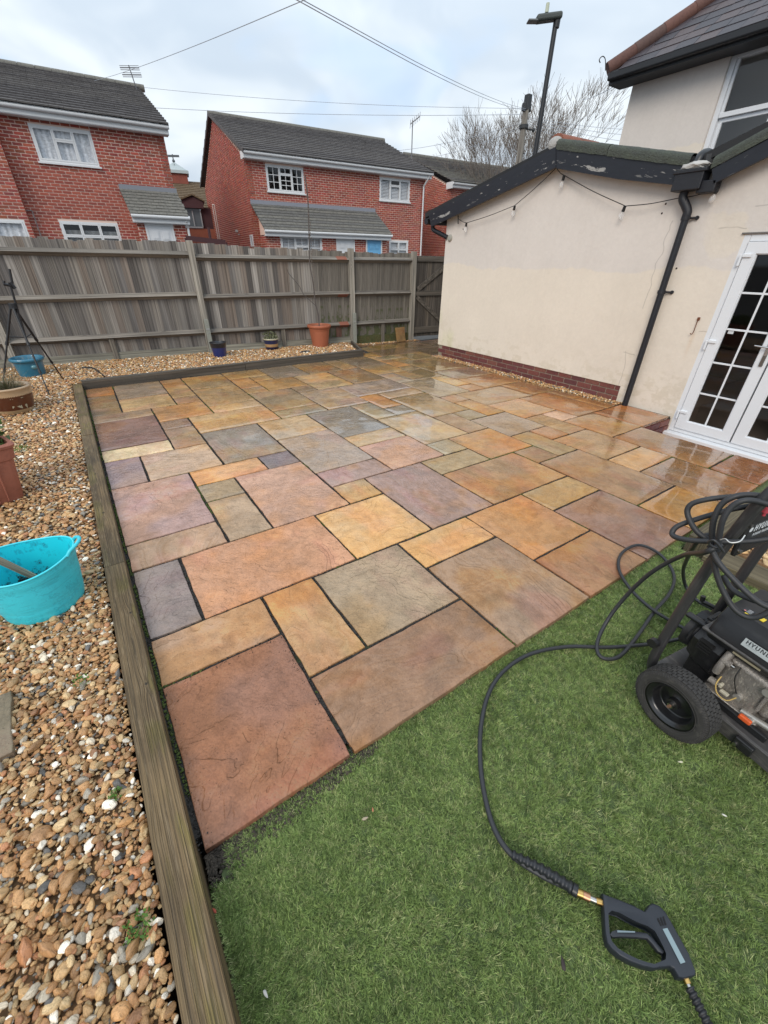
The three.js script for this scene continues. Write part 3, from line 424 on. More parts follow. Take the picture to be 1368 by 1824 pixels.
// planter behind the pressure washer
{
  const t = thing('timber_planter', 'low timber planter filled with pebbles behind the pressure washer', 'planter', [2.95, 0, 1.55]);
  const pale = woodMat(olivWood, olivWoodB, lin(1.0, 0.95, 0.88), 0.75, 0.006);
  part('front_sleeper', plank(0.12, 1.0, 0.24, 31, 0.006).rotateZ(Math.PI / 2).rotateX(Math.PI / 2), pale, t, [0, -0.035, -0.45]);
  part('side_sleeper', plank(0.12, 0.9, 0.24, 32, 0.006).rotateX(Math.PI / 2).rotateZ(Math.PI / 2), pale, t, [-0.44, -0.037, 0.065]);
  part('side_sleeper', plank(0.12, 0.9, 0.24, 33, 0.006).rotateX(Math.PI / 2).rotateZ(Math.PI / 2), pale, t, [0.44, -0.037, 0.065]);
  part('rear_sleeper', plank(0.12, 1.0, 0.24, 34, 0.006).rotateZ(Math.PI / 2).rotateX(Math.PI / 2), pale, t, [0, -0.035, 0.58]);
  part('fill', worldUV(span(-0.38, 0.38, -0.3, 0.035, -0.39, 0.52), 1.5), gravelBaseMat, t);
  gravelField(t, (x, z) => Math.abs(x) < 0.37 && z > -0.38 && z < 0.51, () => 0.04, 77, [{ x0: -0.37, x1: 0.37, z0: -0.38, z1: 0.51, step: 0.034, size: 0.021, lift: 0.003, keep: 1 }], 0);
}

// ---------------------------------------------------------------- the rendered house on the right
const WX = 5.18;
const house = thing('rendered_house', 'cream rendered house with low double gable extension, black bargeboards and white french doors', 'house');
const renderTex = colorTex(1536, 768, (x, y) => {                       // 7.68 m along the wall by 3.84 m up; x runs towards the door
  const z = -4.8 + x * 7.68, h = -0.4 + y * 3.84;
  const edge = 1.50 + 0.16 * (fbm(z * 1.3, 2, 0, 31, 4) - 0.5) + 0.05 * (fbm(z * 11, h * 8, 0, 35, 3) - 0.5) + 0.02 * Math.sin(z * 1.1);
  const low = sstep(edge + 0.015, edge - 0.015, h) * sstep(0.6, -0.9, z) + sstep(-0.9, 0.6, z) * sstep(edge + 0.12, edge - 0.2, h) * 0.7;
  const blot = fbm(z * 1.6, h * 1.6, 0, 41, 5, 0.55), fine = fbm(z * 34, h * 34, 0, 43, 3, 0.6);
  const alg = sstep(0.50, 0.74, fbm(z * 2.0 + 3, h * 1.4, 0, 47, 4)) * sstep(1.15, 0.4, h) * sstep(-3.2, -3.9, z);
  let r = lerp(0.69, 0.745, low), g = lerp(0.635, 0.668, low), b = lerp(0.585, 0.57, low);
  const k = 0.92 + 0.13 * blot + 0.07 * (fine - 0.5); r *= k; g *= k; b *= k;
  const splash = sstep(0.52, 0.66, fbm(z * 9, h * 12, 0, 63, 5, 0.62)) * sstep(0.75, 0.22, h + 0.5 * fbm(z * 2, 7, 0, 64, 3) - 0.25), run = sstep(0.56, 0.74, fbm(z * 16, h * 0.9, 0, 66, 4, 0.6)); r *= 1 - 0.10 * splash - 0.012 * run; g *= 1 - 0.11 * splash - 0.014 * run; b *= 1 - 0.15 * splash - 0.016 * run;
  r = lerp(r, r * 0.90, alg); g = lerp(g, g * 0.955, alg); b = lerp(b, b * 0.80, alg);
  const patch = sstep(0.60, 0.66, fbm(z * 2.3 + 9, h * 2.8, 0, 59, 4)) * sstep(-0.8, -0.5, z) * sstep(1.5, 1.7, h); r = lerp(r, r * 1.05, patch); g = lerp(g, g * 1.03, patch); b = lerp(b, b * 0.97, patch);
  // hairline cracks by the downpipe and over the door
  const crack = (zc, a0, a1, am, sd) => { if (h < a0 || h > a1) return 0; const c = zc + am * (fbm(h * 3, sd, 0, sd, 4) - 0.5); return Math.exp(-Math.pow((z - c) / 0.0034, 2)); };
  const hcrack = (hc, a0, a1, am, sd) => { if (z < a0 || z > a1) return 0; const c = hc + am * (fbm(z * 4, sd, 0, sd, 4) - 0.5); return Math.exp(-Math.pow((h - c) / 0.0034, 2)) * sstep(0.35, 0.5, fbm(z * 9, sd, 0, sd + 3, 2)); };
  const cr = Math.max(crack(-1.04, 0.05, 0.62, 0.10, 3), crack(-1.00, 1.1, 1.95, 0.14, 5), hcrack(0.60, -1.1, -0.95, 0.08, 8), hcrack(1.86, -0.62, -0.29, 0.07, 11), hcrack(2.02, -0.5, -0.1, 0.09, 14), hcrack(0.93, -0.36, -0.28, 0.05, 17)) * 0.38;
  const rust = Math.exp(-Math.pow((z + 0.402) / 0.02, 2)) * sstep(0.55, 0.9, h) * (h < 0.9 ? 1 : 0) * 0.25;
  r *= 1 - cr - rust * 0.25; g *= 1 - cr - rust * 0.5; b *= 1 - cr - rust * 0.75;
  return [r, g, b];
});
const renderBump = grayTex(1024, 1024, (x, y) => 0.45 * fbm(x * 34, y * 34, 34, 71, 4, 0.6) + 0.4 * fbm(x * 9, y * 9, 9, 75, 3) + 0.15 * fbm(x * 120, y * 120, 120, 79, 2));
const renderMat = std(0xffffff, 0.82, { map: renderTex, bumpMap: rep(renderBump, 4, 2), bumpScale: 0.0045 });
const blackPaint = std(lin(0.011, 0.012, 0.017), 0.38, { bumpMap: rep(soilBump, 2), bumpScale: 0.002 });
const flakeTex = colorTex(1024, 256, (x, y) => {                        // flaking black paint over pale undercoat
  const n = fbm(x * 22, y * 9, 0, 611, 5, 0.6), low = sstep(0.42, 0.05, y), m = fbm(x * 5, 3, 0, 615, 3), f = sstep(0.785, 0.80, n + 0.14 * low * m * 2) * (0.4 + 0.6 * sstep(0.45, 0.6, m)), k = 0.8 + 0.4 * fbm(x * 40, y * 12, 0, 619, 3);
  return [lerp(0.011 * k, 0.33, f), lerp(0.012 * k, 0.32, f), lerp(0.018 * k, 0.30, f)];
});
const flakeMat = std(0xffffff, 0.42, { map: flakeTex });
const feltMat = std(0xffffff, 0.92, { map: colorTex(256, 256, (x, y) => { const n = fbm(x * 60, y * 60, 60, 631, 3, 0.7), m = fbm(x * 6, y * 6, 6, 635, 4), k = 0.6 + 0.8 * n; return [lerp(0.052, 0.075, m) * k, lerp(0.056, 0.088, m) * k, lerp(0.054, 0.066, m) * k]; }), bumpMap: soilBump, bumpScale: 0.008 });
const upvc = std(lin(0.74, 0.76, 0.79), 0.32);
const glassMat = phys(0xffffff, 0.02, { transmission: 1, thickness: 0, ior: 1.5 });
const wp = (x, y, X = WX) => onPlane(x, y, V3(X, 0, 0), V3(1, 0, 0));
const sideways = g => g.rotateY(Math.PI / 2);                          // drawn with -z across and y up, pushed towards +x
{
  const pts = [[4.65, 0.2], [1.0, 0.2], [1.0, -0.03], [0.3, -0.03], [0.3, -0.42], [-4.0, -0.42], [-4.0, 2.28], [-1.0, 2.88], [0.93, 2.34], [2.66, 2.74], [4.65, 2.22]];
  const s = new THREE.Shape(pts.map(p => new THREE.Vector2(...p))); s.holes.push(new THREE.Path([[0.285, -0.215], [0.285, 1.80], [-0.985, 1.80], [-0.985, -0.215]].map(p => new THREE.Vector2(...p))));
  const g = sideways(new THREE.ExtrudeGeometry(s, { depth: 0.26, bevelEnabled: true, bevelSize: 0.006, bevelThickness: 0.006, bevelSegments: 2 })).translate(WX + 0.006, 0, 0);
  const p = g.attributes.position, u = g.attributes.uv; for (let i = 0; i < p.count; i++) u.setXY(i, (p.getZ(i) + 4.8) / 7.68, (p.getY(i) + 0.4) / 3.84);
  part('wall', g, renderMat, house);
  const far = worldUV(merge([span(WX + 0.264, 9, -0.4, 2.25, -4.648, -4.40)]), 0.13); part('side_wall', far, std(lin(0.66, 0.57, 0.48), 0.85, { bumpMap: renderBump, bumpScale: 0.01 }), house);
}
// plinth of red brick, one mesh a brick
const brickFace = colorTex(256, 256, (x, y) => { const n = fbm(x * 20, y * 20, 20, 651, 5, 0.6), m = fbm(x * 4, y * 4, 4, 655, 3), k = 0.65 + 0.7 * n; return [lerp(0.85, 1.05, m) * k, lerp(0.9, 1, m) * k, k]; });
const brickBump = grayTex(256, 256, (x, y) => fbm(x * 24, y * 24, 24, 659, 5, 0.62));
const brickMats = [[0.155, 0.045, 0.040], [0.185, 0.058, 0.046], [0.125, 0.040, 0.040], [0.165, 0.052, 0.050], [0.205, 0.075, 0.055]].map(c => std(lin(...c), 0.55, { map: brickFace, bumpMap: brickBump, bumpScale: 0.004 }));
{
  part('plinth_mortar', worldUV(span(5.2, 5.40, -0.05, 0.205, -4.645, -1.0), 2), std(lin(0.30, 0.25, 0.19), 0.9, { bumpMap: soilBump, bumpScale: 0.006 }), house);
  const geos = [0, 1, 2].map(k => worldUV(new RoundedBoxGeometry(0.03, 0.062, 0.205, 1, 0.004), 3, k * 0.37, k * 0.21)), q = mulberry(17);
  for (let c = 0; c < 3; c++) for (let z = -4.645 + (c % 2 ? 0 : 0.108); z < -1.02; z += 0.2165) {
    const z0 = Math.max(z, -4.645), z1 = Math.min(z + 0.205, -1.003); if (z1 - z0 < 0.04) continue;
    const b = part('brick', geos[Math.floor(q() * 3)], brickMats[Math.floor(q() * 5)], house, [5.205 + q() * 0.004, 0.023 + c * 0.0725, (z0 + z1) / 2]); b.scale.z = (z1 - z0) / 0.205;
  }
  for (let c = 0; c < 3; c++) for (let x = 4.49 + (c % 2 ? -0.1 : 0); x < 5.17; x += 0.225) {
    const x0 = Math.max(4.49, x), x1 = Math.min(x + 0.215, 5.176); if (x1 - x0 < 0.04) continue;
    const b = part('brick', geos[c], brickMats[(c * 3 + Math.round(x * 9)) % 5], house, [(x0 + x1) / 2, -0.072 - c * 0.075, -0.308 + q() * 0.004], [0, Math.PI / 2, 0]); b.scale.z = (x1 - x0) / 0.205; b.scale.y = 1.03;
  }
  part('riser_mortar', span(4.475, 5.18, -0.4, -0.034, -0.46, -0.315), std(lin(0.22, 0.19, 0.15), 0.9), house);
}
// bargeboards, felt capping, roof, ridge
function wallPoly(pts, X, depth, bevel = 0) { return sideways(prism(pts.map(([x, y]) => { const v = wp(x, y, X); return [-v.z, v.y]; }), depth, bevel)).translate(X, 0, 0); }
function flakeUV(g) { g.computeBoundingBox(); const b = g.boundingBox, p = g.attributes.position, u = g.attributes.uv; for (let i = 0; i < p.count; i++) { const z = p.getZ(i), base = z < -2.66 ? 2.08 + (z + 5.1) * 0.21 : z < -0.9 ? 2.60 - (z + 2.66) * 0.205 : 2.2 + (z + 0.7) * 0.42; u.setXY(i, z / 2.6, (p.getY(i) - base) / 0.24); } return g; }
{
  part('bargeboard', flakeUV(wallPoly([[990, 298], [768, 404], [763, 381], [990, 261]], 5.045, 0.03)), flakeMat, house);
  part('bargeboard', flakeUV(wallPoly([[991, 261], [1100, 279], [1245, 295], [1207, 330], [1100, 319], [991, 300]], 5.043, 0.03)), flakeMat, house);
  part('bargeboard', flakeUV(sideways(prism([[0.66, 2.215], [0.72, 2.33], [-1.0, 3.06], [-1.0, 2.90]], 0.03)).translate(5.04, 0, 0)), flakeMat, house);
  part('soffit', merge([[[-5.06, 2.16], [-2.66, 2.60]], [[-2.66, 2.60], [-0.98, 2.27]], [[-0.66, 2.24], [1.0, 2.92]]].map(([[z0, y0], [z1, y1]]) => beam([5.13, y0 + 0.02, z0], [5.13, y1 + 0.02, z1], 0.12, 0.02))), blackPaint, house);
  const slope = (a, b, c, d) => sideways(prism([[-a, b], [-c, d], [-c, d + 0.07], [-a, b + 0.07]], 3.9)).translate(5.075, 0, 0);
  part('roof', worldUV(merge([slope(-5.12, 2.20, -2.66, 2.725), slope(-2.655, 2.76, -0.93, 2.385), slope(-0.88, 2.385, 1.0, 3.04), slope(1.005, 3.04, 4.0, 2.3)]), 2), std(lin(0.02, 0.021, 0.023), 0.8), house);
  // rolled mineral felt over the verge, two lengths down to the valley and one up the next gable
  const roll = (z0, y0, z1, y1) => { const n = 24, pos = [], d = V3(0, y1 - y0, z1 - z0), prof = [[5.030, 0.0], [5.026, 0.045], [5.034, 0.078], [5.055, 0.098], [5.10, 0.108], [5.2, 0.105], [5.3, 0.09]], g = new THREE.BufferGeometry(), idx = [], uv = []; for (let i = 0; i <= n; i++) prof.forEach(([x, y], k) => { const w = 0.010 * (fbm(i * 0.5 + z0, k * 0.6, 0, 88, 3) - 0.5); pos.push(x + w, y0 + d.y * i / n + y + w, z0 + d.z * i / n); uv.push(i / n * Math.abs(d.z) * 2, k * 0.12); }); for (let i = 0; i < n; i++) for (let k = 0; k < prof.length - 1; k++) { const a = i * prof.length + k, b = a + prof.length; idx.push(a, b, b + 1, a, b + 1, a + 1); } g.setAttribute('position', new THREE.Float32BufferAttribute(pos, 3)); g.setAttribute('uv', new THREE.Float32BufferAttribute(uv, 2)); g.setIndex(idx); g.computeVertexNormals(); return g; };
  const y0 = wp(990, 266, 5.03), y1 = wp(1230, 296, 5.03), ym = z => lerp(y0.y, y1.y, (z - y0.z) / (y1.z - y0.z)), zm = -1.86;
  part('felt_capping', roll(y0.z, y0.y, zm, ym(zm)), feltMat, house); part('felt_capping', roll(zm + 0.006, ym(zm) - 0.004, y1.z - 0.02, y1.y), feltMat, house); part('felt_capping', roll(-0.73, 2.33, 1.0, 3.06), feltMat, house);
  const clay = [[0.26, 0.095, 0.055], [0.22, 0.085, 0.055], [0.15, 0.075, 0.06]].map(c => std(lin(...c), 0.8, { map: brickFace, bumpMap: brickBump, bumpScale: 0.004 }));
  for (let k = 0; k < 9; k++) part('ridge_tile', new THREE.CylinderGeometry(0.115, 0.12, 0.40, 16).rotateZ(Math.PI / 2), clay[k % 3], house, [5.34 + k * 0.41, 2.80 + (k % 2) * 0.006, -2.67]);
  part('mortar_bedding', new THREE.SphereGeometry(0.1, 14, 10).scale(0.7, 0.85, 1.05), std(lin(0.42, 0.41, 0.39), 0.9, { bumpMap: soilBump, bumpScale: 0.01 }), house, [5.13, 2.80, -2.67]);
  // eaves gutter outlet at the far corner
  part('gutter_outlet', tube([wp(771, 402, 5.10), wp(772, 409, 5.11), wp(784, 416, 5.14), wp(797, 423, 5.17)], 0.034, 20, 10), blackPaint, house);
  part('eaves_gutter', new THREE.CylinderGeometry(0.055, 0.055, 3.8, 14, 1, false).rotateZ(Math.PI / 2).translate(7.0, 2.16, -5.11), blackPaint, house);
}
// rainwater hopper and downpipe in the valley
{
  const a = wp(1204, 309, 5.0), b = wp(1268, 343, 5.0);
  const hp = part('hopper', rbox(0.15, 0.145, 0.27, 0.01, 5.085, 2.255, -0.90), blackPaint, house);
  part('hopper_rim', rbox(0.17, 0.03, 0.31, 0.008, 5.085, 2.335, -0.90), blackPaint, hp); part('hopper_lower', rbox(0.12, 0.10, 0.16, 0.01, 5.10, 2.20, -0.72), blackPaint, hp);
  part('downpipe', merge([tube([[5.10, 2.20, -0.93], [5.10, 2.13, -0.93], [5.105, 2.07, -0.885], [5.11, 2.01, -0.845], [5.112, 1.95, -0.845]], 0.040, 30, 14), cyl(0.034, 0.034, 1.98, 5.112, 0.985, -0.845, 18), cyl(0.041, 0.041, 0.07, 5.112, 1.975, -0.845, 18)]), blackPaint, house);
  for (const y of [1.96, 1.285]) part('pipe_bracket', merge([cyl(0.042, 0.042, 0.032, 5.112, y, -0.845, 18), rod([5.13, y, -0.845], [5.172, y, -0.765], 0.011), cyl(0.018, 0.018, 0.02, 0, 0, 0, 12).rotateZ(Math.PI / 2).translate(5.172, y, -0.762)]), blackPaint, house);
  part('valley_pipe', tube([[5.34, 2.43, -0.86], [5.20, 2.475, -0.87], [5.10, 2.455, -0.88], [5.055, 2.375, -0.885]], 0.043, 24, 14), std(lin(0.018, 0.019, 0.022), 0.35), house);
  const lump = new THREE.IcosahedronGeometry(1, 3); { const p = lump.attributes.position, v = V3(); for (let i = 0; i < p.count; i++) { v.fromBufferAttribute(p, i); const k = 0.75 + 0.6 * fbm(v.x * 2 + 5, v.y * 2 + v.z * 2, 0, 3, 3); p.setXYZ(i, v.x * k * 0.07, v.y * k * 0.035, v.z * k * 0.13); } lump.computeVertexNormals(); }
  part('valley_mortar', lump, std(lin(0.48, 0.47, 0.45), 0.85), house, [5.07, 2.375, -0.90]);
  part('lead_flashing', beam([5.04, 2.40, -0.80], [5.22, 2.43, -0.70], 0.006, 0.10), std(lin(0.06, 0.062, 0.066), 0.6), house); part('lead_flashing', beam([5.04, 2.355, -1.06], [5.10, 2.36, -0.98], 0.10, 0.006), std(lin(0.06, 0.062, 0.066), 0.6), house);
}
// french doors: frame, two leaves, glazing bars, room behind with its gloom put into the wall colour
{
  const dr = new THREE.Group(); dr.name = 'french_doors'; house.add(dr);
  const Z0 = -0.285, Z1 = 0.985, Y0 = -0.165, Y1 = 1.80, fx = 5.20, M = upvc;
  const bar = (z0, z1, y0, y1, x0, x1, r = 0.005) => rbox(x1 - x0, y1 - y0, z1 - z0, r, (x0 + x1) / 2, (y0 + y1) / 2, (z0 + z1) / 2, 1);
  part('frame', merge([bar(Z0, Z0 + 0.055, Y0, Y1, fx - 0.02, fx + 0.05), bar(Z1 - 0.055, Z1, Y0, Y1, fx - 0.02, fx + 0.05), bar(Z0 + 0.056, Z1 - 0.056, Y1 - 0.055, Y1, fx - 0.02, fx + 0.05), bar(Z0 + 0.056, Z1 - 0.056, Y0, Y0 + 0.045, fx - 0.02, fx + 0.05)]), M, dr);
  part('threshold', merge([bar(Z0 - 0.02, Z1 + 0.02, -0.213, -0.168, 5.085, fx + 0.05, 0.008), bar(Z0 - 0.02, Z1 + 0.02, -0.235, -0.212, 5.10, 5.12, 0.003)]), M, dr);
  const leaf = (a, b, hingeLeft) => {
    const x0 = fx - 0.036, x1 = fx + 0.03, w = 0.092, y0 = Y0 + 0.046, y1 = Y1 - 0.056;
    // mitred sash: four bars whose ends meet on the diagonal
    const mit = (p) => sideways(prism(p.map(([z, y]) => [-z, y]).reverse(), x1 - x0 - 0.008, 0.004)).translate(x0 + 0.004, 0, 0), g = 0.0012;
    const e = 0.004, A = a + e, Bz = b - e, C = y0 + e, D = y1 - e;
    part('sash', merge([mit([[A, C + g], [A, D - g], [A + w, D - w - g], [A + w, C + w + g]]), mit([[Bz, C + g], [Bz - w, C + w + g], [Bz - w, D - w - g], [Bz, D - g]]), mit([[A + g, D], [Bz - g, D], [Bz - w - g, D - w], [A + w + g, D - w]]), mit([[A + g, C], [A + w + g, C + w], [Bz - w - g, C + w], [Bz - g, C]])]), M, dr);
    const gl = [a + w + 0.004, b - w - 0.004, y0 + w + 0.004, y1 - w - 0.004];
    part('glass', new THREE.PlaneGeometry(gl[1] - gl[0] + 0.02, gl[3] - gl[2] + 0.02).rotateY(-Math.PI / 2).translate(fx + 0.004, (gl[2] + gl[3]) / 2, (gl[0] + gl[1]) / 2), glassMat, dr);
    part('glazing_bead', merge([bar(gl[0] - 0.004, gl[0] + 0.012, gl[2], gl[3], fx - 0.022, fx), bar(gl[1] - 0.012, gl[1] + 0.004, gl[2], gl[3], fx - 0.022, fx), bar(gl[0] + 0.013, gl[1] - 0.013, gl[2] - 0.004, gl[2] + 0.012, fx - 0.022, fx), bar(gl[0] + 0.013, gl[1] - 0.013, gl[3] - 0.012, gl[3] + 0.004, fx - 0.022, fx)]), M, dr);
    for (let k = 1; k < 5; k++) { const y = lerp(gl[2], gl[3], k / 5); part('glazing_bar', bar(gl[0] + 0.012, gl[1] - 0.012, y - 0.009, y + 0.009, fx - 0.008, fx + 0.002, 0.002), M, dr); }
    const zc = (gl[0] + gl[1]) / 2; part('glazing_bar', bar(zc - 0.009, zc + 0.009, gl[2] + 0.012, gl[3] - 0.012, fx - 0.0095, fx + 0.0005, 0.002), M, dr);
    const hz = hingeLeft ? a - 0.012 : b + 0.012;
    for (const y of [1.60, 0.82, 0.05]) part('hinge', merge([rbox(0.022, 0.10, 0.02, 0.006, x0 - 0.008, y - 0.01, hz), rbox(0.02, 0.034, 0.075, 0.008, x0 - 0.006, y + 0.03, hingeLeft ? a + 0.035 : b - 0.035)]), M, dr);
    return { x0, gl };
  };
  const L1 = leaf(-0.226, 0.344, true); leaf(0.356, 0.926, false);
  part('door_handle', merge([rbox(0.012, 0.24, 0.034, 0.006, L1.x0 - 0.006, 0.80, 0.302), rod([L1.x0 - 0.01, 0.862, 0.302], [L1.x0 - 0.045, 0.862, 0.302], 0.010), rod([L1.x0 - 0.045, 0.862, 0.306], [L1.x0 - 0.047, 0.868, 0.195], 0.0095, 0.008)]), std(lin(0.55, 0.54, 0.53), 0.22, { metalness: 1 }), dr);
  part('lock_plate', rbox(0.004, 0.10, 0.026, 0.002, L1.x0 - 0.0135, 0.735, 0.302), std(lin(0.16, 0.14, 0.12), 0.4, { metalness: 0.6 }), dr);
  part('pane_sticker', new THREE.PlaneGeometry(0.05, 0.035).rotateY(-Math.PI / 2).translate(fx + 0.002, 0.955, -0.075), std(lin(0.62, 0.64, 0.66), 0.5), dr);
  part('lead_strip', rbox(0.03, 0.014, 1.32, 0.004, 5.178, 1.812, 0.35), std(lin(0.16, 0.15, 0.14), 0.6), house);
  part('room', merge([span(5.46, 8.8, -0.2, -0.15, -3, 3.4), span(8.75, 8.8, -0.15, 2.1, -3, 3.4), span(5.46, 8.8, 2.06, 2.1, -3, 3.4), span(5.46, 8.8, -0.15, 2.1, -3.05, -3), span(5.46, 8.8, -0.15, 2.1, 3.4, 3.45)]), std(lin(0.15, 0.115, 0.09), 0.85), house);  // brown darkened so the colour itself carries the shade of the unlit interior
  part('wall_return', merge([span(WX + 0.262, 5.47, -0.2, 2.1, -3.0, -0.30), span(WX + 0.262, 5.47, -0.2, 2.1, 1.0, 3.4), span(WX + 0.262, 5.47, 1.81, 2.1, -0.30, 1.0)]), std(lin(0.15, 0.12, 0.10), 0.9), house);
}
// small things fixed to the wall
{
  const vp = wp(802, 424);
  part('wall_vent', merge([lathe([[0, 0.030], [0.036, 0.030], [0.044, 0.022], [0.052, 0.006], [0.052, 0]], 24).rotateZ(Math.PI / 2).translate(WX, vp.y, vp.z)]), std(lin(0.34, 0.33, 0.29), 0.5), house);
  const rust = std(lin(0.16, 0.055, 0.022), 0.8); const hk = wp(1245, 568);
  part('cabin_hook', merge([rbox(0.016, 0.032, 0.024, 0.003, WX - 0.008, hk.y, hk.z), tube([[WX - 0.016, hk.y - 0.01, hk.z], [WX - 0.014, hk.y - 0.08, hk.z], [WX - 0.014, hk.y - 0.135, hk.z], [WX - 0.02, hk.y - 0.155, hk.z - 0.012], [WX - 0.03, hk.y - 0.145, hk.z - 0.02]], 0.0042, 24, 6)]), rust, house);
  for (const [x, y] of [[1186, 363], [1179, 380], [1205, 478], [825, 408]]) { const p = wp(x, y); part('screw_hole_plug', new THREE.SphereGeometry(0.010, 8, 6).scale(0.5, 1, 1), std(lin(0.05, 0.035, 0.03), 0.8), house, [WX - 0.001, p.y, p.z]); }
}
// upper storey set back behind the extension
{
  const UX = 9.0, ez = y => 0, m2 = std(0xffffff, 0.85, { map: renderTex, bumpMap: rep(renderBump, 4, 2), bumpScale: 0.0045 });
  const w0 = wp(1304, 94, UX), w1 = wp(1247, 277, UX), zl = w0.z, yt = w0.y, yb = 2.55, zr = zl + 1.75, corner = wp(1116, 200, UX).z, eave = wp(1130, 148, UX).y;
  const s = new THREE.Shape([[-corner, -0.4], [-3, -0.4], [-3, eave + 0.1], [-corner, eave + 0.1]].map(p => new THREE.Vector2(...p).set(p[0], p[1]))); s.holes.push(new THREE.Path([[-zl, yb], [-zl, yt], [-zr, yt], [-zr, yb]].map(p => new THREE.Vector2(...p))));
  const g = sideways(new THREE.ExtrudeGeometry(s, { depth: 0.3, bevelEnabled: false })).translate(UX, 0, 0), p = g.attributes.position, u = g.attributes.uv; for (let i = 0; i < p.count; i++) u.setXY(i, (p.getZ(i) + 5.6) / 7.68, (p.getY(i) - 1.62) / 3.84 + 0.06);
  part('upper_wall', g, m2, house);
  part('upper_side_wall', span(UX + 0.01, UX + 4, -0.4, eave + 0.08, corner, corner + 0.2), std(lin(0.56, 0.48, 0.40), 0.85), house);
  // sash window
  const win = new THREE.Group(); win.name = 'sash_window'; house.add(win);
  const fx = UX + 0.09, bar = (z0, z1, y0, y1, d = 0.05, o = 0) => rbox(d, y1 - y0, z1 - z0, 0.006, fx + o, (y0 + y1) / 2, (z0 + z1) / 2, 1), ym = wp(1278, 207, UX + 0.08).y, zm = (zl + zr) / 2 - 0.1;
  part('frame', merge([bar(zl, zl + 0.075, yb, yt, 0.09), bar(zr - 0.075, zr, yb, yt, 0.09), bar(zl + 0.076, zr - 0.076, yt - 0.07, yt, 0.09), bar(zl + 0.076, zr - 0.076, yb, yb + 0.07, 0.09)]), upvc, win);
  part('upper_sash', merge([bar(zl + 0.076, zl + 0.12, ym, yt - 0.07, 0.04), bar(zr - 0.12, zr - 0.076, ym, yt - 0.07, 0.04), bar(zl + 0.076, zr - 0.076, ym - 0.035, ym + 0.03, 0.05, -0.005), bar(zm - 0.011, zm + 0.011, ym + 0.03, yt - 0.07, 0.03)]), upvc, win);
  part('lower_sash', merge([bar(zl + 0.076, zl + 0.135, yb + 0.07, ym - 0.036, 0.04, 0.035), bar(zr - 0.135, zr - 0.076, yb + 0.07, ym - 0.036, 0.04, 0.035), bar(zm - 0.011, zm + 0.011, yb + 0.07, ym - 0.036, 0.03, 0.035), bar(zl + 0.08, zr - 0.08, ym - 0.09, ym - 0.036, 0.038, 0.036)]), upvc, win);
  part('glass', new THREE.PlaneGeometry(zr - zl - 0.15, yt - yb - 0.1).rotateY(-Math.PI / 2).translate(fx + 0.012, (yt + yb) / 2, (zl + zr) / 2), phys(0xffffff, 0.02, { transmission: 1, thickness: 0, ior: 1.5 }), win);
  part('upper_room', merge([span(UX + 1.5, UX + 1.55, yb - 0.6, yt + 0.3, zl - 0.8, zr + 0.8), span(UX + 0.31, UX + 2.6, yb - 0.65, yb - 0.6, zl - 0.8, zr + 0.8), span(UX + 0.31, UX + 2.6, yt + 0.3, yt + 0.35, zl - 0.8, zr + 0.8), span(UX + 0.31, UX + 2.6, yb - 0.6, yt + 0.3, zl - 0.85, zl - 0.8), span(UX + 0.31, UX + 2.6, yb - 0.6, yt + 0.3, zr + 0.8, zr + 0.85)]), std(lin(0.55, 0.55, 0.55), 0.9), house);
  // eaves, slates, hip tiles
  const ee = wp(1087, 128, UX - 0.38), ey = ee.y, ex = UX - 0.38, hz = ee.z, T = Math.tan(38 * D2R);
  part('eaves_gutter', merge([rbox(0.13, 0.12, 8.0, 0.03, ex, ey - 0.07, hz + 4.0), span(ex + 0.03, UX + 0.02, ey - 0.17, ey - 0.12, hz, hz + 8)]), std(lin(0.016, 0.017, 0.020), 0.5), house);
  part('roof_deck', (() => { const L = 3.6, g = new THREE.BufferGeometry(); g.setAttribute('position', new THREE.Float32BufferAttribute([ex, ey - 0.01, hz, ex, ey - 0.01, hz + 9, ex + L, ey - 0.01 + L * T, hz + 9, ex + L, ey - 0.01 + L * T, hz + L, ex + L, ey - 0.01, hz, ex + L, ey - 0.01 + L * T, hz + L], 3)); g.setIndex([0, 1, 2, 0, 2, 3, 0, 5, 4]); g.computeVertexNormals(); return g; })(), std(lin(0.03, 0.027, 0.028), 0.8), house);
  const slateGeo = worldUV(new THREE.BoxGeometry(0.292, 0.012, 0.40), 2), sm = [[0.052, 0.043, 0.050], [0.066, 0.052, 0.057], [0.042, 0.038, 0.046], [0.075, 0.055, 0.056]].map(c => std(lin(...c), 0.5, { map: brickFace, bumpMap: brickBump, bumpScale: 0.003 })), q = mulberry(23), gauge = 0.215, ca = Math.cos(38 * D2R), sa = Math.sin(38 * D2R);
  for (let r = 0; r < 13; r++) { const d = 0.12 + r * gauge, x = ex + d * ca, y = ey + d * sa + 0.012, z0 = hz + (x - ex) + 0.10; for (let k = 0; k < 14; k++) { const z = z0 + 0.15 + ((r % 2) ? -0.15 : 0) + k * 0.298; if (z < z0 || z > -0.6) continue; const s = part('slate', slateGeo, sm[Math.floor(q() * 4)], house); s.position.set(x, y + q() * 0.004, z); s.rotation.set(0, -Math.PI / 2, 0); s.rotateX(38 * D2R - 0.035); } }
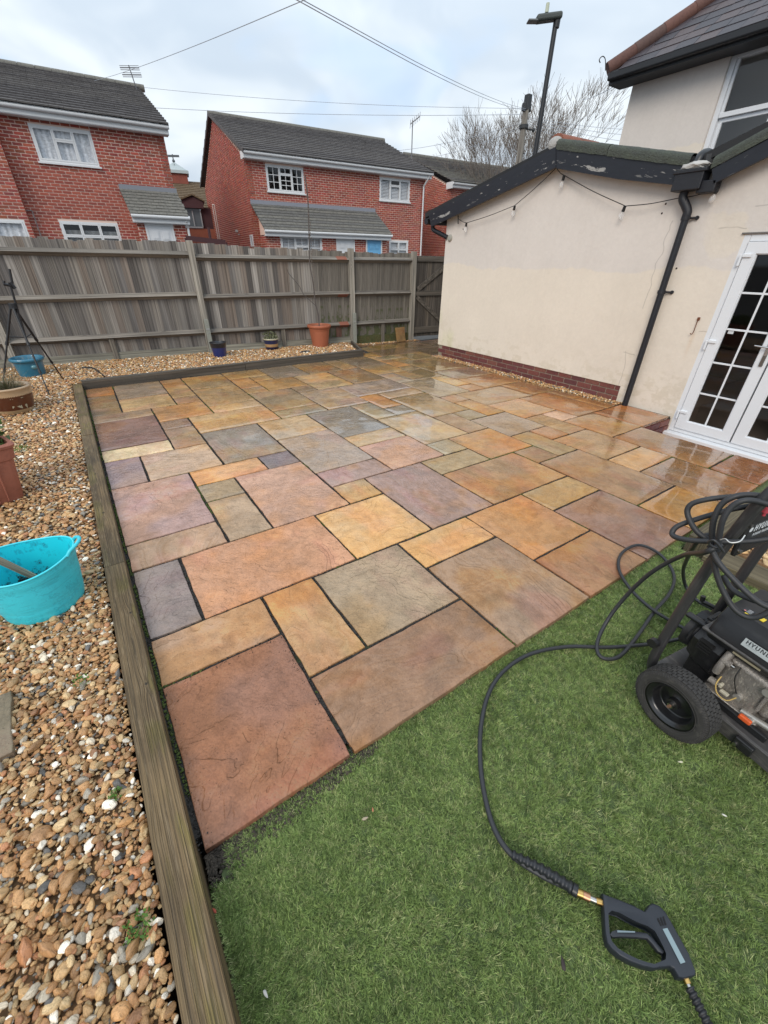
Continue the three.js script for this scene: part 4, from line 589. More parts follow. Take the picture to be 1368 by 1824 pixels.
  const hd = V3(1, T, 1).normalize(); for (let k = 0; k < 9; k++) { const a = V3(ex - 0.03, ey + 0.03, hz - 0.03).addScaledVector(hd, k * 0.44), t = part('hip_tile', new THREE.CylinderGeometry(0.10, 0.105, 0.45, 12, 1, false, 0, Math.PI * 2), [std(lin(0.12, 0.058, 0.045), 0.8, { map: brickFace, bumpMap: brickBump, bumpScale: 0.004 }), std(lin(0.10, 0.058, 0.048), 0.8, { map: brickFace }), std(lin(0.14, 0.066, 0.05), 0.8, { map: brickFace })][k % 3], house); t.position.copy(a).addScaledVector(hd, 0.22); t.quaternion.setFromUnitVectors(V3(0, 1, 0), hd); }
  part('hip_iron', tube([[ex - 0.06, ey + 0.02, hz - 0.06], [ex - 0.09, ey + 0.16, hz - 0.09], [ex - 0.13, ey + 0.20, hz - 0.13], [ex - 0.16, ey + 0.16, hz - 0.16], [ex - 0.14, ey + 0.12, hz - 0.14]], 0.008, 20, 6), std(lin(0.03, 0.03, 0.035), 0.6), house);
}
// festoon lights along the verge
{
  const t = thing('festoon_lights', 'black cable of clear festoon bulbs hung along the bargeboards', 'string lights');
  const P = (x, y, X = 5.11) => wp(x, y, X), cab = std(lin(0.012, 0.012, 0.013), 0.6);
  const run = (a, b, sag) => { const m = a.clone().lerp(b, 0.5); m.y -= sag; return tube([a, m, b], 0.0045, 16, 5); };
  const pts = [P(816, 389), P(831, 397), P(917, 366), P(991, 299), P(1006, 313), P(1114, 367), P(1208, 353), P(1272, 338), P(1294, 308)];
  part('cable', merge(pts.slice(1).map((p, i) => run(pts[i], p, 0.012))), cab, t);
  for (const [x, y] of [[831, 397], [917, 367], [1005, 313], [1113, 368], [1279, 334]]) {
    const b = P(x, y), s = part('bulb_holder', merge([cyl(0.016, 0.018, 0.05, 0, -0.022, 0, 12)]), cab, t, [b.x, b.y, b.z]); s.rotation.z = 0.12; s.rotation.x = 0.25;
    part('bulb', lathe([[0.012, 0], [0.014, -0.012], [0.027, -0.034], [0.028, -0.052], [0.019, -0.072], [0, -0.081]], 16).translate(0, -0.045, 0), phys(0xffffff, 0.12, { transmission: 0.75, thickness: 0, ior: 1.45 }), s);
    part('filament', rod([0, -0.05, 0], [0, -0.085, 0], 0.0022, 0.0022, 5), std(lin(0.5, 0.42, 0.3), 0.5), s);
  }
  part('plug', rod(P(816, 384), P(816, 399), 0.008), cab, t);
}
// ---------------------------------------------------------------- the close-boarded fence
const fence = thing('timber_fence', 'tall weathered grey close boarded fence with rails along the gravel', 'fence', [FEN.ax, 0, FEN.az], -FEN.a);
const fenceTints = [[1.02, 0.99, 0.95], [0.80, 0.78, 0.77], [1.22, 1.18, 1.12], [0.98, 0.86, 0.77], [0.66, 0.64, 0.64], [1.36, 1.32, 1.27]];
const boardMats = [...fenceTints.map(c => woodMat(greyWood, greyWoodB, lin(...c), 0.85, 0.006)), ...fenceTints.map(c => woodMat(greyWood2, greyWoodB2, lin(...c), 0.85, 0.006))];
const mossTex = colorTex(256, 1024, (x, y) => {                         // algae creeping up the foot of the boards
  const g1 = fbm(x * 70, y * 4, 0, 510, 4, 0.6), big = fbm(x * 5, y * 3, 0, 517, 4), t = clamp(0.5 + 1.5 * (g1 - 0.5)), k = 0.72 + 0.55 * big;
  let c = [lerp(0.085, 0.25, t) * k, lerp(0.076, 0.225, t) * k, lerp(0.066, 0.19, t) * k];
  const a = sstep(0.50, 0.70, fbm(x * 7, y * 16, 0, 523, 5, 0.6) + 0.32 * (0.42 - y * 1.6)) * sstep(0.7, 0.3, y), gr = [0.078, 0.092, 0.034];
  return c.map((v, i) => lerp(v, gr[i] * (0.6 + 0.8 * g1), a * 0.85));
});
const mossMat = woodMat(mossTex, greyWoodB, 0xffffff, 0.85, 0.006);
{
  const q = mulberry(41), geos = [0, 1, 2, 3].map(k => plank(0.128, 1.0, 0.013, 70 + k, 0.002));
  const fullUV = (g, seed) => { const h = g.clone(), p = h.attributes.position, u = h.attributes.uv; for (let i = 0; i < p.count; i++) u.setXY(i, p.getX(i) / 0.5 + seed * 0.27, clamp(p.getY(i) + 0.5)); return h; }, mg = [0, 1, 2].map(k => fullUV(geos[k], k));
  const topAt = x => x < 0 ? 1.795 + 0.002 * x : x < 2.93 ? lerp(1.775, 1.70, x / 2.93) : 1.695;
  for (let x = -4.7; x < 4.36; x += 0.098) {
    const bay3 = x > 2.95, y0 = bay3 ? 0.01 : 0.155, y1 = topAt(x) + (q() - 0.5) * 0.030 + (q() < 0.12 ? -0.02 : 0), moss = bay3 ? q() < 0.9 : (x > 2.2 && q() < 0.85);
    const b = part('fence_board', moss ? mg[Math.floor(q() * 3)] : geos[Math.floor(q() * 4)], moss ? mossMat : boardMats[Math.floor(q() * 12)], fence, [x + 0.05 + (q() - 0.5) * 0.008, (y0 + y1) / 2, -0.052 - q() * 0.004], [(q() - 0.5) * 0.006, 0.085 + (q() - 0.5) * 0.07, (q() - 0.5) * 0.016]);
    b.scale.y = y1 - y0;
  }
  const rail = (L, seed) => { const g = new THREE.CylinderGeometry(0.06, 0.06, L, 3, 1).toNonIndexed(); g.computeVertexNormals(); const u = g.attributes.uv; for (let i = 0; i < u.count; i++) u.setXY(i, u.getX(i) * 0.4 + seed * 0.31, u.getY(i) * L / 2 + seed * 0.17); return g.rotateX(0).rotateY(0).rotateZ(Math.PI / 2); };
  const railMat = [0, 1, 2].map(k => woodMat(greyWood2, greyWoodB2, lin(...[[1.05, 1, 0.93], [0.92, 0.88, 0.82], [1.15, 1.1, 1.02]][k]), 0.85, 0.008));
  const bays = [[-4.7, -3.0], [-2.9, -0.05], [0.05, 2.88], [2.98, 4.33]];
  bays.forEach(([a, b], i) => [1.615 - (i > 1 ? 0.045 : 0), 1.0 - (i > 1 ? 0.03 : 0), 0.40].forEach((y, k) => { const m = part('fence_rail', rail(b - a, i * 3 + k), i === 3 ? railMat[1] : railMat[(i + k) % 3], fence, [(a + b) / 2, y, -0.012]); m.rotation.z = (q() - 0.5) * 0.014; m.rotation.x = Math.PI / 2 * 0; }));
  const post = (x, h, label) => part('fence_post', plank(0.1, h + 0.3, 0.1, Math.round(x * 10) + 90, 0.006), woodMat(greyWood, greyWoodB, lin(1.25, 1.2, 1.08), 0.85, 0.006), fence, [x, (h - 0.3) / 2, 0.0]);
  post(-2.95, 1.8); post(0, 1.81); post(2.93, 1.76); post(4.385, 1.73);
  for (const x of [0, 2.93]) {                                            // repair spurs bolted to the feet of the posts
    const s = part('post_spur', rbox(0.075, 0.90, 0.05, 0.006, 0, 0.17, 0), std(lin(0.30, 0.31, 0.27), 0.85, { bumpMap: soilBump, bumpScale: 0.005 }), fence, [x + 0.012, 0, 0.076]); s.userData.label = 'pale repair spur bolted to the post foot';
    for (const y of [0.22, 0.40, 0.54]) part('bolt', cyl(0.010, 0.010, 0.012, 0, 0, 0, 10).rotateX(Math.PI / 2), std(lin(0.4, 0.4, 0.38), 0.4, { metalness: 0.8 }), s, [0, y, 0.029]);
    part('bracket', box(0.06, 0.03, 0.006, 0, 0.465, 0.028), std(lin(0.42, 0.43, 0.42), 0.45, { metalness: 0.7 }), s);
  }
  for (const x of [-1.55, 1.42, 3.66]) part('rail_stub', plank(0.075, 0.42, 0.05, 60 + x * 3, 0.004), woodMat(greyWood2, greyWoodB2, lin(0.95, 0.9, 0.8), 0.85, 0.006), fence, [x, 0.17, -0.012]);
  const gb = [[-4.7, -3.0], [-2.9, -0.05], [0.05, 2.88]];
  for (const [a, b] of gb) part('gravel_board', plank(0.15, b - a, 0.028, 200 + a * 9, 0.003).rotateZ(Math.PI / 2), woodMat(greyWood, greyWoodB, lin(1.12, 1.12, 0.96), 0.85, 0.006), fence, [(a + b) / 2, 0.085, -0.025]);
  part('gravel_board', worldUV(rbox(1.3, 0.17, 0.03, 0.004, 3.67, 0.075, -0.02), 2), std(lin(0.09, 0.10, 0.035), 0.9, { map: soilTex, color: lin(1.5, 1.9, 0.9), bumpMap: soilBump, bumpScale: 0.01 }), fence);
  for (const [y, h] of [[1.57, 0.10], [0.97, 0.095], [0.40, 0.095]]) { const m = part('painted_rail_end', new THREE.CylinderGeometry(0.063, 0.063, 0.21, 3, 1).toNonIndexed().rotateZ(Math.PI / 2), std(lin(0.27, 0.10, 0.065), 0.8, { bumpMap: greyWoodB, bumpScale: 0.004 }), fence, [2.73, y, -0.012]); m.geometry.computeVertexNormals(); m.userData.label = 'rail end painted rusty red'; }
  part('painted_board', plank(0.12, 0.34, 0.014, 7, 0.002), std(lin(0.115, 0.055, 0.042), 0.85, { map: greyWood, color: lin(0.62, 0.34, 0.27) }), fence, [2.62, 0.22, -0.032]);
}
{
  const L = 4.45, gate = thing('garden_gate', 'dark weathered boarded gate with diagonal brace between fence and rendered wall', 'gate', [FEN.ax + Math.cos(FEN.a) * L, 0, FEN.az + Math.sin(FEN.a) * L], -FEN.a), q = mulberry(47);
  const mats = [0, 1, 2].map(k => woodMat(darkWood, darkWoodB, lin(...[[1.5, 1.5, 1.5], [1.25, 1.25, 1.25], [1.8, 1.75, 1.65]][k]), 0.8, 0.006)), rm = woodMat(darkWood, darkWoodB, lin(1.7, 1.7, 1.65), 0.8, 0.006);
  for (let k = 0; k < 9; k++) part('gate_board', plank(0.097, 1.60, 0.02, 300 + k, 0.003), mats[Math.floor(q() * 3)], gate, [0.07 + k * 0.1, 0.86 + (q() - 0.5) * 0.01, -0.045]);
  for (const [y, h] of [[1.60, 0.09], [0.95, 0.10], [0.20, 0.13]]) part('gate_ledge', plank(h, 0.92, 0.032, 320 + y * 10, 0.004).rotateZ(Math.PI / 2), rm, gate, [0.48, y, -0.016]);
  part('gate_stile', plank(0.08, 1.62, 0.032, 331, 0.004), rm, gate, [0.955, 0.86, -0.0155]);
  part('gate_brace', beam([0.06, 1.02, -0.014], [0.86, 1.53, -0.014], 0.03, 0.085), rm, gate); part('gate_brace', beam([0.06, 0.88, -0.014], [0.86, 0.29, -0.014], 0.03, 0.085), rm, gate);
  part('hinge_pin', cyl(0.016, 0.016, 0.1, 0.0, 1.02, 0.01, 10), std(lin(0.05, 0.05, 0.055), 0.5, { metalness: 0.6 }), gate);
  part('gate_post', plank(0.1, 2.0, 0.1, 340, 0.005), rm, gate, [1.06, 0.72, -0.01]);
}

// ---------------------------------------------------------------- brick houses beyond the fence
const mortarMat = std(lin(0.78, 0.58, 0.49), 0.95);
const houseBrick = [[0.38, 0.088, 0.055], [0.35, 0.082, 0.052], [0.41, 0.10, 0.062], [0.33, 0.075, 0.05], [0.37, 0.088, 0.058], [0.29, 0.07, 0.05]];
const houseBrickMats = houseBrick.map(c => std(lin(...c), 0.85, { map: brickFace }));
// bricks of a wall in x (along) and y: free of the openings and below top(x); out stands from z = 0
function layBricks(x0, x1, y0, y1, holes, top) {
  const out = []; let row = 0;
  for (let y = y0; y < y1 - 0.03; y += 0.075, row++) {
    const ya = y + 0.008, yb = y + 0.063; let cuts = [[x0, x1]];
    if (top) { cuts = [top(yb)].filter(c => c && c[1] - c[0] > 0.05); }
    for (const [a, b, c, d] of holes) if (yb > c && ya < d) cuts = cuts.flatMap(([p, r]) => [[p, Math.min(r, a)], [Math.max(p, b), r]].filter(e => e[1] - e[0] > 0.03));
    for (const [p, r] of cuts) { for (let x = Math.floor(p / 0.225) * 0.225 + (row % 2 ? 0.1125 : 0) - 0.225; x < r; x += 0.225) { const a = Math.max(p, x), b = Math.min(r, x + 0.204); if (b - a > 0.025) out.push([a, b, ya, yb]); } }
  }
  return out;
}
function brickMesh(list, seed, depth = 0.012) {
  const q = mulberry(seed), n = list.length, P = new Float32Array(n * 5 * 6 * 3), N = new Float32Array(n * 90), C = new Float32Array(n * 90), U = new Float32Array(n * 60); let o = 0, uo = 0;
  const quad = (a, b, c, d, nn, col, u) => { for (const [v, k] of [[a, 0], [b, 1], [c, 2], [a, 0], [c, 2], [d, 3]]) { P.set(v, o); N.set(nn, o); C.set(col, o); o += 3; U[uo++] = u + (k === 1 || k === 2 ? 0.5 : 0); U[uo++] = u * 1.7 + (k > 1 ? 0.17 : 0); } };
  for (const [a, b, y, Y] of list) { const z = depth * (0.75 + 0.5 * q()), c = houseBrick[Math.floor(q() * 6)].map(v => v * (0.85 + 0.3 * q())), u = q(); quad([a, y, z], [b, y, z], [b, Y, z], [a, Y, z], [0, 0, 1], c, u); quad([a, Y, z], [b, Y, z], [b, Y, 0], [a, Y, 0], [0, 1, 0], c, u); quad([a, y, 0], [b, y, 0], [b, y, z], [a, y, z], [0, -1, 0], c, u); quad([a, y, 0], [a, y, z], [a, Y, z], [a, Y, 0], [-1, 0, 0], c, u); quad([b, y, z], [b, y, 0], [b, Y, 0], [b, Y, z], [1, 0, 0], c, u); }
  const g = new THREE.BufferGeometry(); g.setAttribute('position', new THREE.BufferAttribute(P, 3)); g.setAttribute('normal', new THREE.BufferAttribute(N, 3)); g.setAttribute('color', new THREE.BufferAttribute(C, 3)); g.setAttribute('uv', new THREE.BufferAttribute(U, 2)); return g;
}
const brickVC = std(0xffffff, 0.85, { vertexColors: true, map: brickFace });
const whiteTrim = std(lin(0.70, 0.71, 0.72), 0.5), netTex = colorTex(256, 256, (x, y) => { const n = fbm(x * 30, y * 24, 0, 71, 4, 0.6), f = 0.5 + 0.5 * Math.sin(x * 60 + 4 * fbm(x * 4, y * 2, 0, 73, 2)), k = 0.55 + 0.22 * f + 0.5 * (n - 0.5); return [k * 0.92, k * 0.95, k]; });
const netMat = std(0xffffff, 0.95, { map: netTex }), darkIn = std(lin(0.34, 0.33, 0.32), 0.9), slatMat = std(lin(0.60, 0.62, 0.65), 0.7), houseGlass = phys(0xffffff, 0.03, { transmission: 1, thickness: 0, ior: 1.5 });
// a casement window; cells: [x0, x1, y0, y1] in 0..1 of the opening, bars: georgian bars per cell
function casement(parent, x0, x1, y0, y1, z, cells, back, grid, sill = true) {
  const w = new THREE.Group(); w.name = partName(parent, 'window'); parent.add(w); w.position.set((x0 + x1) / 2, (y0 + y1) / 2, z);
  const W = x1 - x0, H = y1 - y0, f = 0.045, fr = [];
  fr.push(box(W, f, 0.07, 0, H / 2 - f / 2, 0), box(W, f, 0.07, 0, -H / 2 + f / 2, 0), box(f, H - 2 * f, 0.07, -W / 2 + f / 2, 0, 0), box(f, H - 2 * f, 0.07, W / 2 - f / 2, 0, 0));
  part('frame', fr, whiteTrim, w); if (sill) part('sill', box(W + 0.08, 0.04, 0.12, 0, -H / 2 - 0.02, 0.045), whiteTrim, w);
  cells.forEach(([a, b, c, d], k) => {
    const ca = -W / 2 + f + (W - 2 * f) * a, cb = -W / 2 + f + (W - 2 * f) * b, cc = -H / 2 + f + (H - 2 * f) * c, cd = -H / 2 + f + (H - 2 * f) * d, s = 0.036, g = 0.004, X = (ca + cb) / 2, Y = (cc + cd) / 2, cw = cb - ca - g, ch = cd - cc - g;
    const sg = [box(cw, s, 0.05, X, cd - s / 2 - g / 2, 0.018), box(cw, s, 0.05, X, cc + s / 2 + g / 2, 0.018), box(s, ch - 2 * s, 0.05, ca + s / 2 + g / 2, Y, 0.018), box(s, ch - 2 * s, 0.05, cb - s / 2 - g / 2, Y, 0.018)];
    if (grid) { const [gx, gy] = ch < 0.3 ? [2, 1] : grid; for (let i = 1; i < gx; i++) sg.push(box(0.02, ch - 2 * s, 0.02, ca + s + (cw - 2 * s) * i / gx, Y, 0.016)); for (let i = 1; i < gy; i++) sg.push(box(cw - 2 * s, 0.02, 0.021, X, cc + s + (ch - 2 * s) * i / gy, 0.016)); }
    part('sash', sg, whiteTrim, w);
    part('pane', new THREE.PlaneGeometry(cw - 2 * s + 0.01, ch - 2 * s + 0.01).translate(X, Y, 0.012), houseGlass, w);
    if (back === 'slats' && ch > 0.25) { const n = Math.floor(ch / 0.05); for (let i = 0; i < n; i++) sg.push(0); const sl = []; for (let i = 0; i < n; i++) sl.push(box(cw, 0.042, 0.006).rotateX(-0.5).translate(X, cc + 0.03 + i * 0.05, -0.05)); part('blind', sl, slatMat, w); }
  });
  if (back === 'net') part('net_curtain', (() => { const n = 40, g = new THREE.PlaneGeometry(W - 0.08, H - 0.08, n, 1), p = g.attributes.position; for (let i = 0; i < p.count; i++) p.setZ(i, -0.07 + 0.012 * Math.sin(p.getX(i) * 60)); g.computeVertexNormals(); return g; })(), netMat, w);
  if (back === 'halfnet') part('net_curtain', new THREE.PlaneGeometry(W - 0.08, H * 0.45).translate(0, H * 0.1, -0.07), std(lin(0.28, 0.28, 0.27), 0.95, { map: netTex }), w);
  const rw = W + 0.5, rh = H + 0.5, rd = 2.2; part('interior', [box(rw, rh, 0.02, 0, 0, -0.26 - rd), box(rw, 0.02, rd, 0, rh / 2, -0.26 - rd / 2), box(rw, 0.02, rd, 0, -rh / 2, -0.26 - rd / 2), box(0.02, rh, rd, -rw / 2, 0, -0.26 - rd / 2), box(0.02, rh, rd, rw / 2, 0, -0.26 - rd / 2)], darkIn, w);
  return w;
}
function panelDoor(parent, x0, x1, y1, z, mat) {
  const d = new THREE.Group(); d.name = partName(parent, 'door'); parent.add(d); d.position.set((x0 + x1) / 2, 0, z); const W = x1 - x0;
  part('frame', [box(0.06, y1, 0.08, -W / 2 + 0.03, y1 / 2, 0), box(0.06, y1, 0.08, W / 2 - 0.03, y1 / 2, 0), box(W - 0.12, 0.06, 0.08, 0, y1 - 0.03, 0)], whiteTrim, d);
  part('leaf', box(W - 0.124, y1 - 0.062, 0.05, 0, (y1 - 0.062) / 2, 0), mat, d);
  for (const s of [-1, 1]) for (const [a, b] of [[y1 - 0.42, y1 - 0.18], [y1 - 1.1, y1 - 0.5]]) { const w = (W - 0.124) * 0.30; part('panel', [box(w, b - a, 0.012, s * w * 0.72, (a + b) / 2, 0.03), box(w * 0.72, (b - a) * 0.72, 0.012, s * w * 0.72, (a + b) / 2, 0.04)], mat, d); }
}
const tileTex = colorTex(256, 256, (x, y) => { const n = fbm(x * 26, y * 26, 26, 81, 4, 0.6), l = sstep(0.66, 0.76, fbm(x * 14, y * 14, 14, 84, 3)), k = 0.6 + 0.75 * n; return [lerp(0.9, 1.7, l) * k, lerp(0.9, 1.65, l) * k, lerp(0.92, 1.4, l) * k]; });
const tileMats = [[0.108, 0.101, 0.100], [0.135, 0.126, 0.121]].map(c => std(lin(...c), 0.9, { map: tileTex })), tileMossy = std(lin(0.185, 0.178, 0.155), 0.95, { map: tileTex });
// a slope of interlocking tiles from (y0, z0) at the eaves up to (y1, z1), between xa(t) and xb(t); one mesh a course
function tileSlope(parent, xa, xb, y0, z0, y1, z1, mats, gauge = 0.30, tw = 0.33, seed = 1) {
  const q = mulberry(seed), L = Math.hypot(y1 - y0, z1 - z0), n = Math.round(L / gauge), dy = (y1 - y0) / L, dz = (z1 - z0) / L, ang = Math.atan2(dy, -dz);
  part('roof_deck', (() => { const g = new THREE.BufferGeometry(); g.setAttribute('position', new THREE.Float32BufferAttribute([xa(0), y0 - 0.02, z0, xb(0), y0 - 0.02, z0, xb(1), y1 - 0.02, z1, xa(1), y1 - 0.02, z1], 3)); g.setIndex([0, 1, 2, 0, 2, 3]); g.computeVertexNormals(); return g; })(), tileMats[0], parent);
  for (let r = 0; r < n; r++) {
    const t = (r + 0.5) / n, c = [], y = y0 + (y1 - y0) * t, z = z0 + (z1 - z0) * t, a = xa(t), b = xb(t);
    for (let x = a - (r % 2 ? tw / 2 : 0); x < b - 0.02; x += tw) { const A = Math.max(a, x), Bx = Math.min(b, x + tw - 0.006); if (Bx - A < 0.04) continue; c.push(new THREE.BoxGeometry(Bx - A, 0.036, gauge + 0.05).rotateX(ang - 0.13 + (q() - 0.5) * 0.014).translate((A + Bx) / 2, y + 0.014 + (q() - 0.5) * 0.004, z)); }
    if (c.length) part('tile_course', worldUV(merge(c), 0.7, q(), q()), mats[Math.floor(q() * mats.length)], parent);
  }
}
function frameOf(corner, a) { const d = V3(Math.cos(a), 0, Math.sin(a)), m = V3(-Math.sin(a), 0, Math.cos(a)); return { O: V3(corner.x, 0, corner.z), d, m, at(px, py, z = 0) { const p = onPlane(px, py, this.O.clone().addScaledVector(m, z), m); return [p.clone().sub(this.O).dot(d), p.y]; } }; }
function brickHouse(name, label, F, a) { const h = thing(name, label, 'house', [F.O.x, 0, F.O.z], -a, 'brick houses beyond the fence'); return h; }
function mortarWall(parent, pts, holes, depth = 0.25) { const s = new THREE.Shape(pts.map(p => new THREE.Vector2(...p))); for (const [a, b, c, d] of holes) s.holes.push(new THREE.Path([[a, c], [a, d], [b, d], [b, c]].map(p => new THREE.Vector2(...p)))); return part('wall', new THREE.ExtrudeGeometry(s, { depth, bevelEnabled: false }).translate(0, 0, -depth), mortarMat, parent); }
function eaves(parent, x0, x1, y, z, soffit = 0.3) {
  part('fascia', [box(x1 - x0, 0.19, 0.03, (x0 + x1) / 2, y, z), box(x1 - x0, 0.02, soffit, (x0 + x1) / 2, y - 0.10, z - soffit / 2)], whiteTrim, parent);
  part('gutter', [new THREE.CylinderGeometry(0.055, 0.055, x1 - x0 + 0.04, 12).rotateZ(Math.PI / 2).translate((x0 + x1) / 2, y + 0.055, z + 0.065)], whiteTrim, parent);
}
// house nearest the tripod corner
{
  const a = 3.0 * D2R, F = frameOf(onLevel(291, 241, 4.72), a), h = brickHouse('brick_house', 'red brick house with net curtained windows and small tiled porch behind the tripod', F, a);
  const wl = F.at(48, 219), wr = F.at(178, 298), lwl = F.at(104, 393), lwr = F.at(209, 398), win = [wl[0], wr[0], wr[1], Math.min(wl[1], 4.62)], lw = [lwl[0], lwr[0], 1.25, lwl[1]], fl = F.at(42, 392, 0.32), lw2 = [fl[0] - 1.5, fl[0], 1.25, fl[1]];
  const X0 = -9, step = F.at(30, 330)[0];
  mortarWall(h, [[X0, -0.42], [0, -0.42], [0, 4.72], [X0, 4.72]], [win, lw]);
  const porch = { x0: F.at(213, 338)[0], x1: 0.08 };
  const list = layBricks(step + 0.0, 0, 1.4, 4.72, [win, lw]);
  const key = ([x0, x1, y0]) => { const v = F.O.clone().addScaledVector(F.d, (x0 + x1) / 2).setY(y0).sub(CAM.pos), z = v.dot(cFw), X = 684 + CAM.f * v.dot(cRt) / z; return X > 0 && y0 > 2.35 && (x1 - x0) > 0.1 ? 0 : 1; };
  const seen = list.filter(b => key(b) === 0), pick = new Set(seen.filter((_, i) => i % Math.max(1, Math.floor(seen.length / 300)) === 0).slice(0, 300));
  const unit = new THREE.BoxGeometry(1, 1, 1), q = mulberry(3);
  for (const b of pick) { const m = part('brick', unit, houseBrickMats[Math.floor(q() * 6)], h, [(b[0] + b[1]) / 2, (b[2] + b[3]) / 2, 0.004 + q() * 0.002]); m.scale.set(b[1] - b[0], b[3] - b[2], 0.018); }
  const bw = part('brickwork', brickMesh(list.filter(b => !pick.has(b)), 5), brickVC, h); bw.userData.kind = 'stuff';
  // neighbour's front stands a brick's length forward
  part('projecting_wall', [span(X0, lw2[0], -0.42, 4.72, -0.02, 0.32), span(lw2[1], step, -0.42, 4.72, -0.02, 0.32), span(lw2[0], lw2[1], lw2[3], 4.72, -0.02, 0.32), span(lw2[0], lw2[1], -0.42, lw2[2], -0.02, 0.32)], mortarMat, h);
  const l2 = part('brickwork', brickMesh(layBricks(X0, step, 1.4, 4.72, [lw2]), 6).translate(0, 0, 0.32), brickVC, h); l2.userData.kind = 'stuff';
  const l3 = part('brickwork', brickMesh(layBricks(0, 0.3, 1.4, 4.72, []), 7).rotateY(Math.PI / 2).translate(step, 0, 0.31), brickVC, h); l3.userData.kind = 'stuff';
  const three = [[0, 0.34, 0, 1], [0.34, 0.68, 0, 0.66], [0.34, 0.68, 0.66, 1], [0.68, 1, 0, 1]];
  casement(h, win[0], win[1], win[2], win[3], -0.03, three, 'net');
  casement(h, lw[0], lw[1], lw[2], lw[3], -0.03, [[0, 0.33, 0.72, 1], [0, 0.33, 0, 0.72], [0.33, 0.67, 0.72, 1], [0.33, 0.67, 0, 0.72], [0.67, 1, 0.72, 1], [0.67, 1, 0, 0.72]], 'halfnet');
  casement(h, lw2[0], lw2[1], lw2[2], lw2[3], 0.29, [[0, 0.5, 0, 1], [0.5, 1, 0, 1]], 'net');
  eaves(h, X0, 0.12, 4.80, 0.28);
  const rY = 6.72, rZ = -4.3; tileSlope(h, () => X0, () => 0.14, 4.90, 0.40, rY, rZ, tileMats, 0.30, 0.33, 11); tileSlope(h, () => X0, () => 0.14, 4.90, -9.0, rY, rZ, [tileMats[0]], 0.6, 1.2, 12);
  const ridge = []; for (let x = X0; x < 0.1; x += 0.45) ridge.push(new THREE.CylinderGeometry(0.10, 0.10, 0.44, 10).rotateZ(Math.PI / 2).translate(x + 0.22 - 0.1, rY - 0.01, rZ)); part('ridge', worldUV(merge(ridge), 1), tileMossy, h);
  part('gable_wall', prism([[8.6, -0.42], [0, -0.42], [0, 4.72], [4.3, 6.62], [8.6, 4.72]].map(([x, y]) => [x, y]), 0.2).rotateY(Math.PI / 2).translate(-0.2, 0, 0), mortarMat, h);
  part('verge', [beam([0.12, 4.86, 0.38], [0.12, rY - 0.04, rZ], 0.05, 0.1)], tileMats[1], h);
  // porch
  const pz = 0.85, pe = F.at(285, 384, pz)[1], pt = F.at(260, 340)[1], px0 = F.at(232, 380, pz)[0], px1 = F.at(337, 388, pz)[0];
  tileSlope(h, t => lerp(px0, porch.x0, t), t => lerp(px1, 0.05, t), pe, pz + 0.1, pt, 0.0, [tileMossy], 0.15, 0.2, 13);
  part('lead_flashing', box(0.05 - porch.x0, 0.13, 0.02, (0.05 + porch.x0) / 2, pt + 0.05, 0.03), std(lin(0.22, 0.23, 0.26), 0.6), h);
  eaves(h, px0 + 0.02, px1 - 0.02, pe - 0.09, pz + 0.02, 0.2);
  const pw0 = px0 + 0.12, pw1 = px1 - 0.14, pf = pz - 0.18, dl = F.at(257, 400, pf)[0], drr = F.at(307, 400, pf)[0];
  part('porch_wall', [span(pw0, dl, -0.42, pe - 0.18, 0.01, pf), span(drr, pw1, -0.42, pe - 0.18, 0.01, pf), span(dl, drr, 2.2, pe - 0.18, 0.01, pf)], mortarMat, h);
  const pb = part('brickwork', brickMesh(layBricks(pw0, pw1, 1.4, pe - 0.18, [[dl, drr, 0, 9]]), 8).translate(0, 0, pf), brickVC, h); pb.userData.kind = 'stuff';
  const pb2 = part('brickwork', brickMesh(layBricks(0.0, pf, 1.4, pe - 0.1, []), 9).rotateY(-Math.PI / 2).translate(pw0, 0, 0), brickVC, h); pb2.userData.kind = 'stuff';
  panelDoor(h, dl, drr, Math.max(2.15, F.at(280, 400, pf)[1] + 0.02), pf + 0.01, std(lin(0.70, 0.71, 0.73), 0.4));
  part('porch_cheek', prism([[0, pe - 0.15], [pz, pe - 0.15], [0, pt - 0.02]].map(([z, y]) => [-z, y]), 0.03).rotateY(Math.PI / 2).translate(pw0 - 0.05, 0, 0), whiteTrim, h);
  part('downpipe', [rod([pw1 + 0.02, pe - 0.10, pz + 0.06], [pw1 + 0.06, pe - 0.28, pf + 0.06], 0.035), rod([pw1 + 0.06, pe - 0.27, pf + 0.06], [pw1 + 0.06, 0, pf + 0.06], 0.035)], whiteTrim, h);
  const al = thing('television_aerial', 'spiky television aerial on the roof of the house behind the tripod', 'aerial', [0, 0, 0], 0, 'roof aerials'), am = std(lin(0.10, 0.10, 0.11), 0.5);
  const A0 = F.O.clone().addScaledVector(F.d, -0.1).addScaledVector(F.m, rZ + 0.8).setY(6.2), A1 = atRange(229, 116, Math.hypot(A0.x - CAM.pos.x, A0.z - CAM.pos.z)), A2 = atRange(247, 170, Math.hypot(A0.x - CAM.pos.x, A0.z - CAM.pos.z));
  part('mast', rod(A2, A1, 0.016), am, al); const dirv = A1.clone().sub(A2).normalize(), sv = cRt0.clone();
  for (const t of [0.62, 0.70, 0.85, 0.93]) { const c = A2.clone().lerp(A1, t); part('element', [rod(c.clone().addScaledVector(sv, -0.32), c.clone().addScaledVector(sv, 0.32), 0.009, 0.009, 5), rod(c.clone().addScaledVector(sv, -0.32).setY(c.y + 0.04), c.clone().addScaledVector(sv, 0.32).setY(c.y + 0.04), 0.007, 0.007, 5)], am, al); }
}
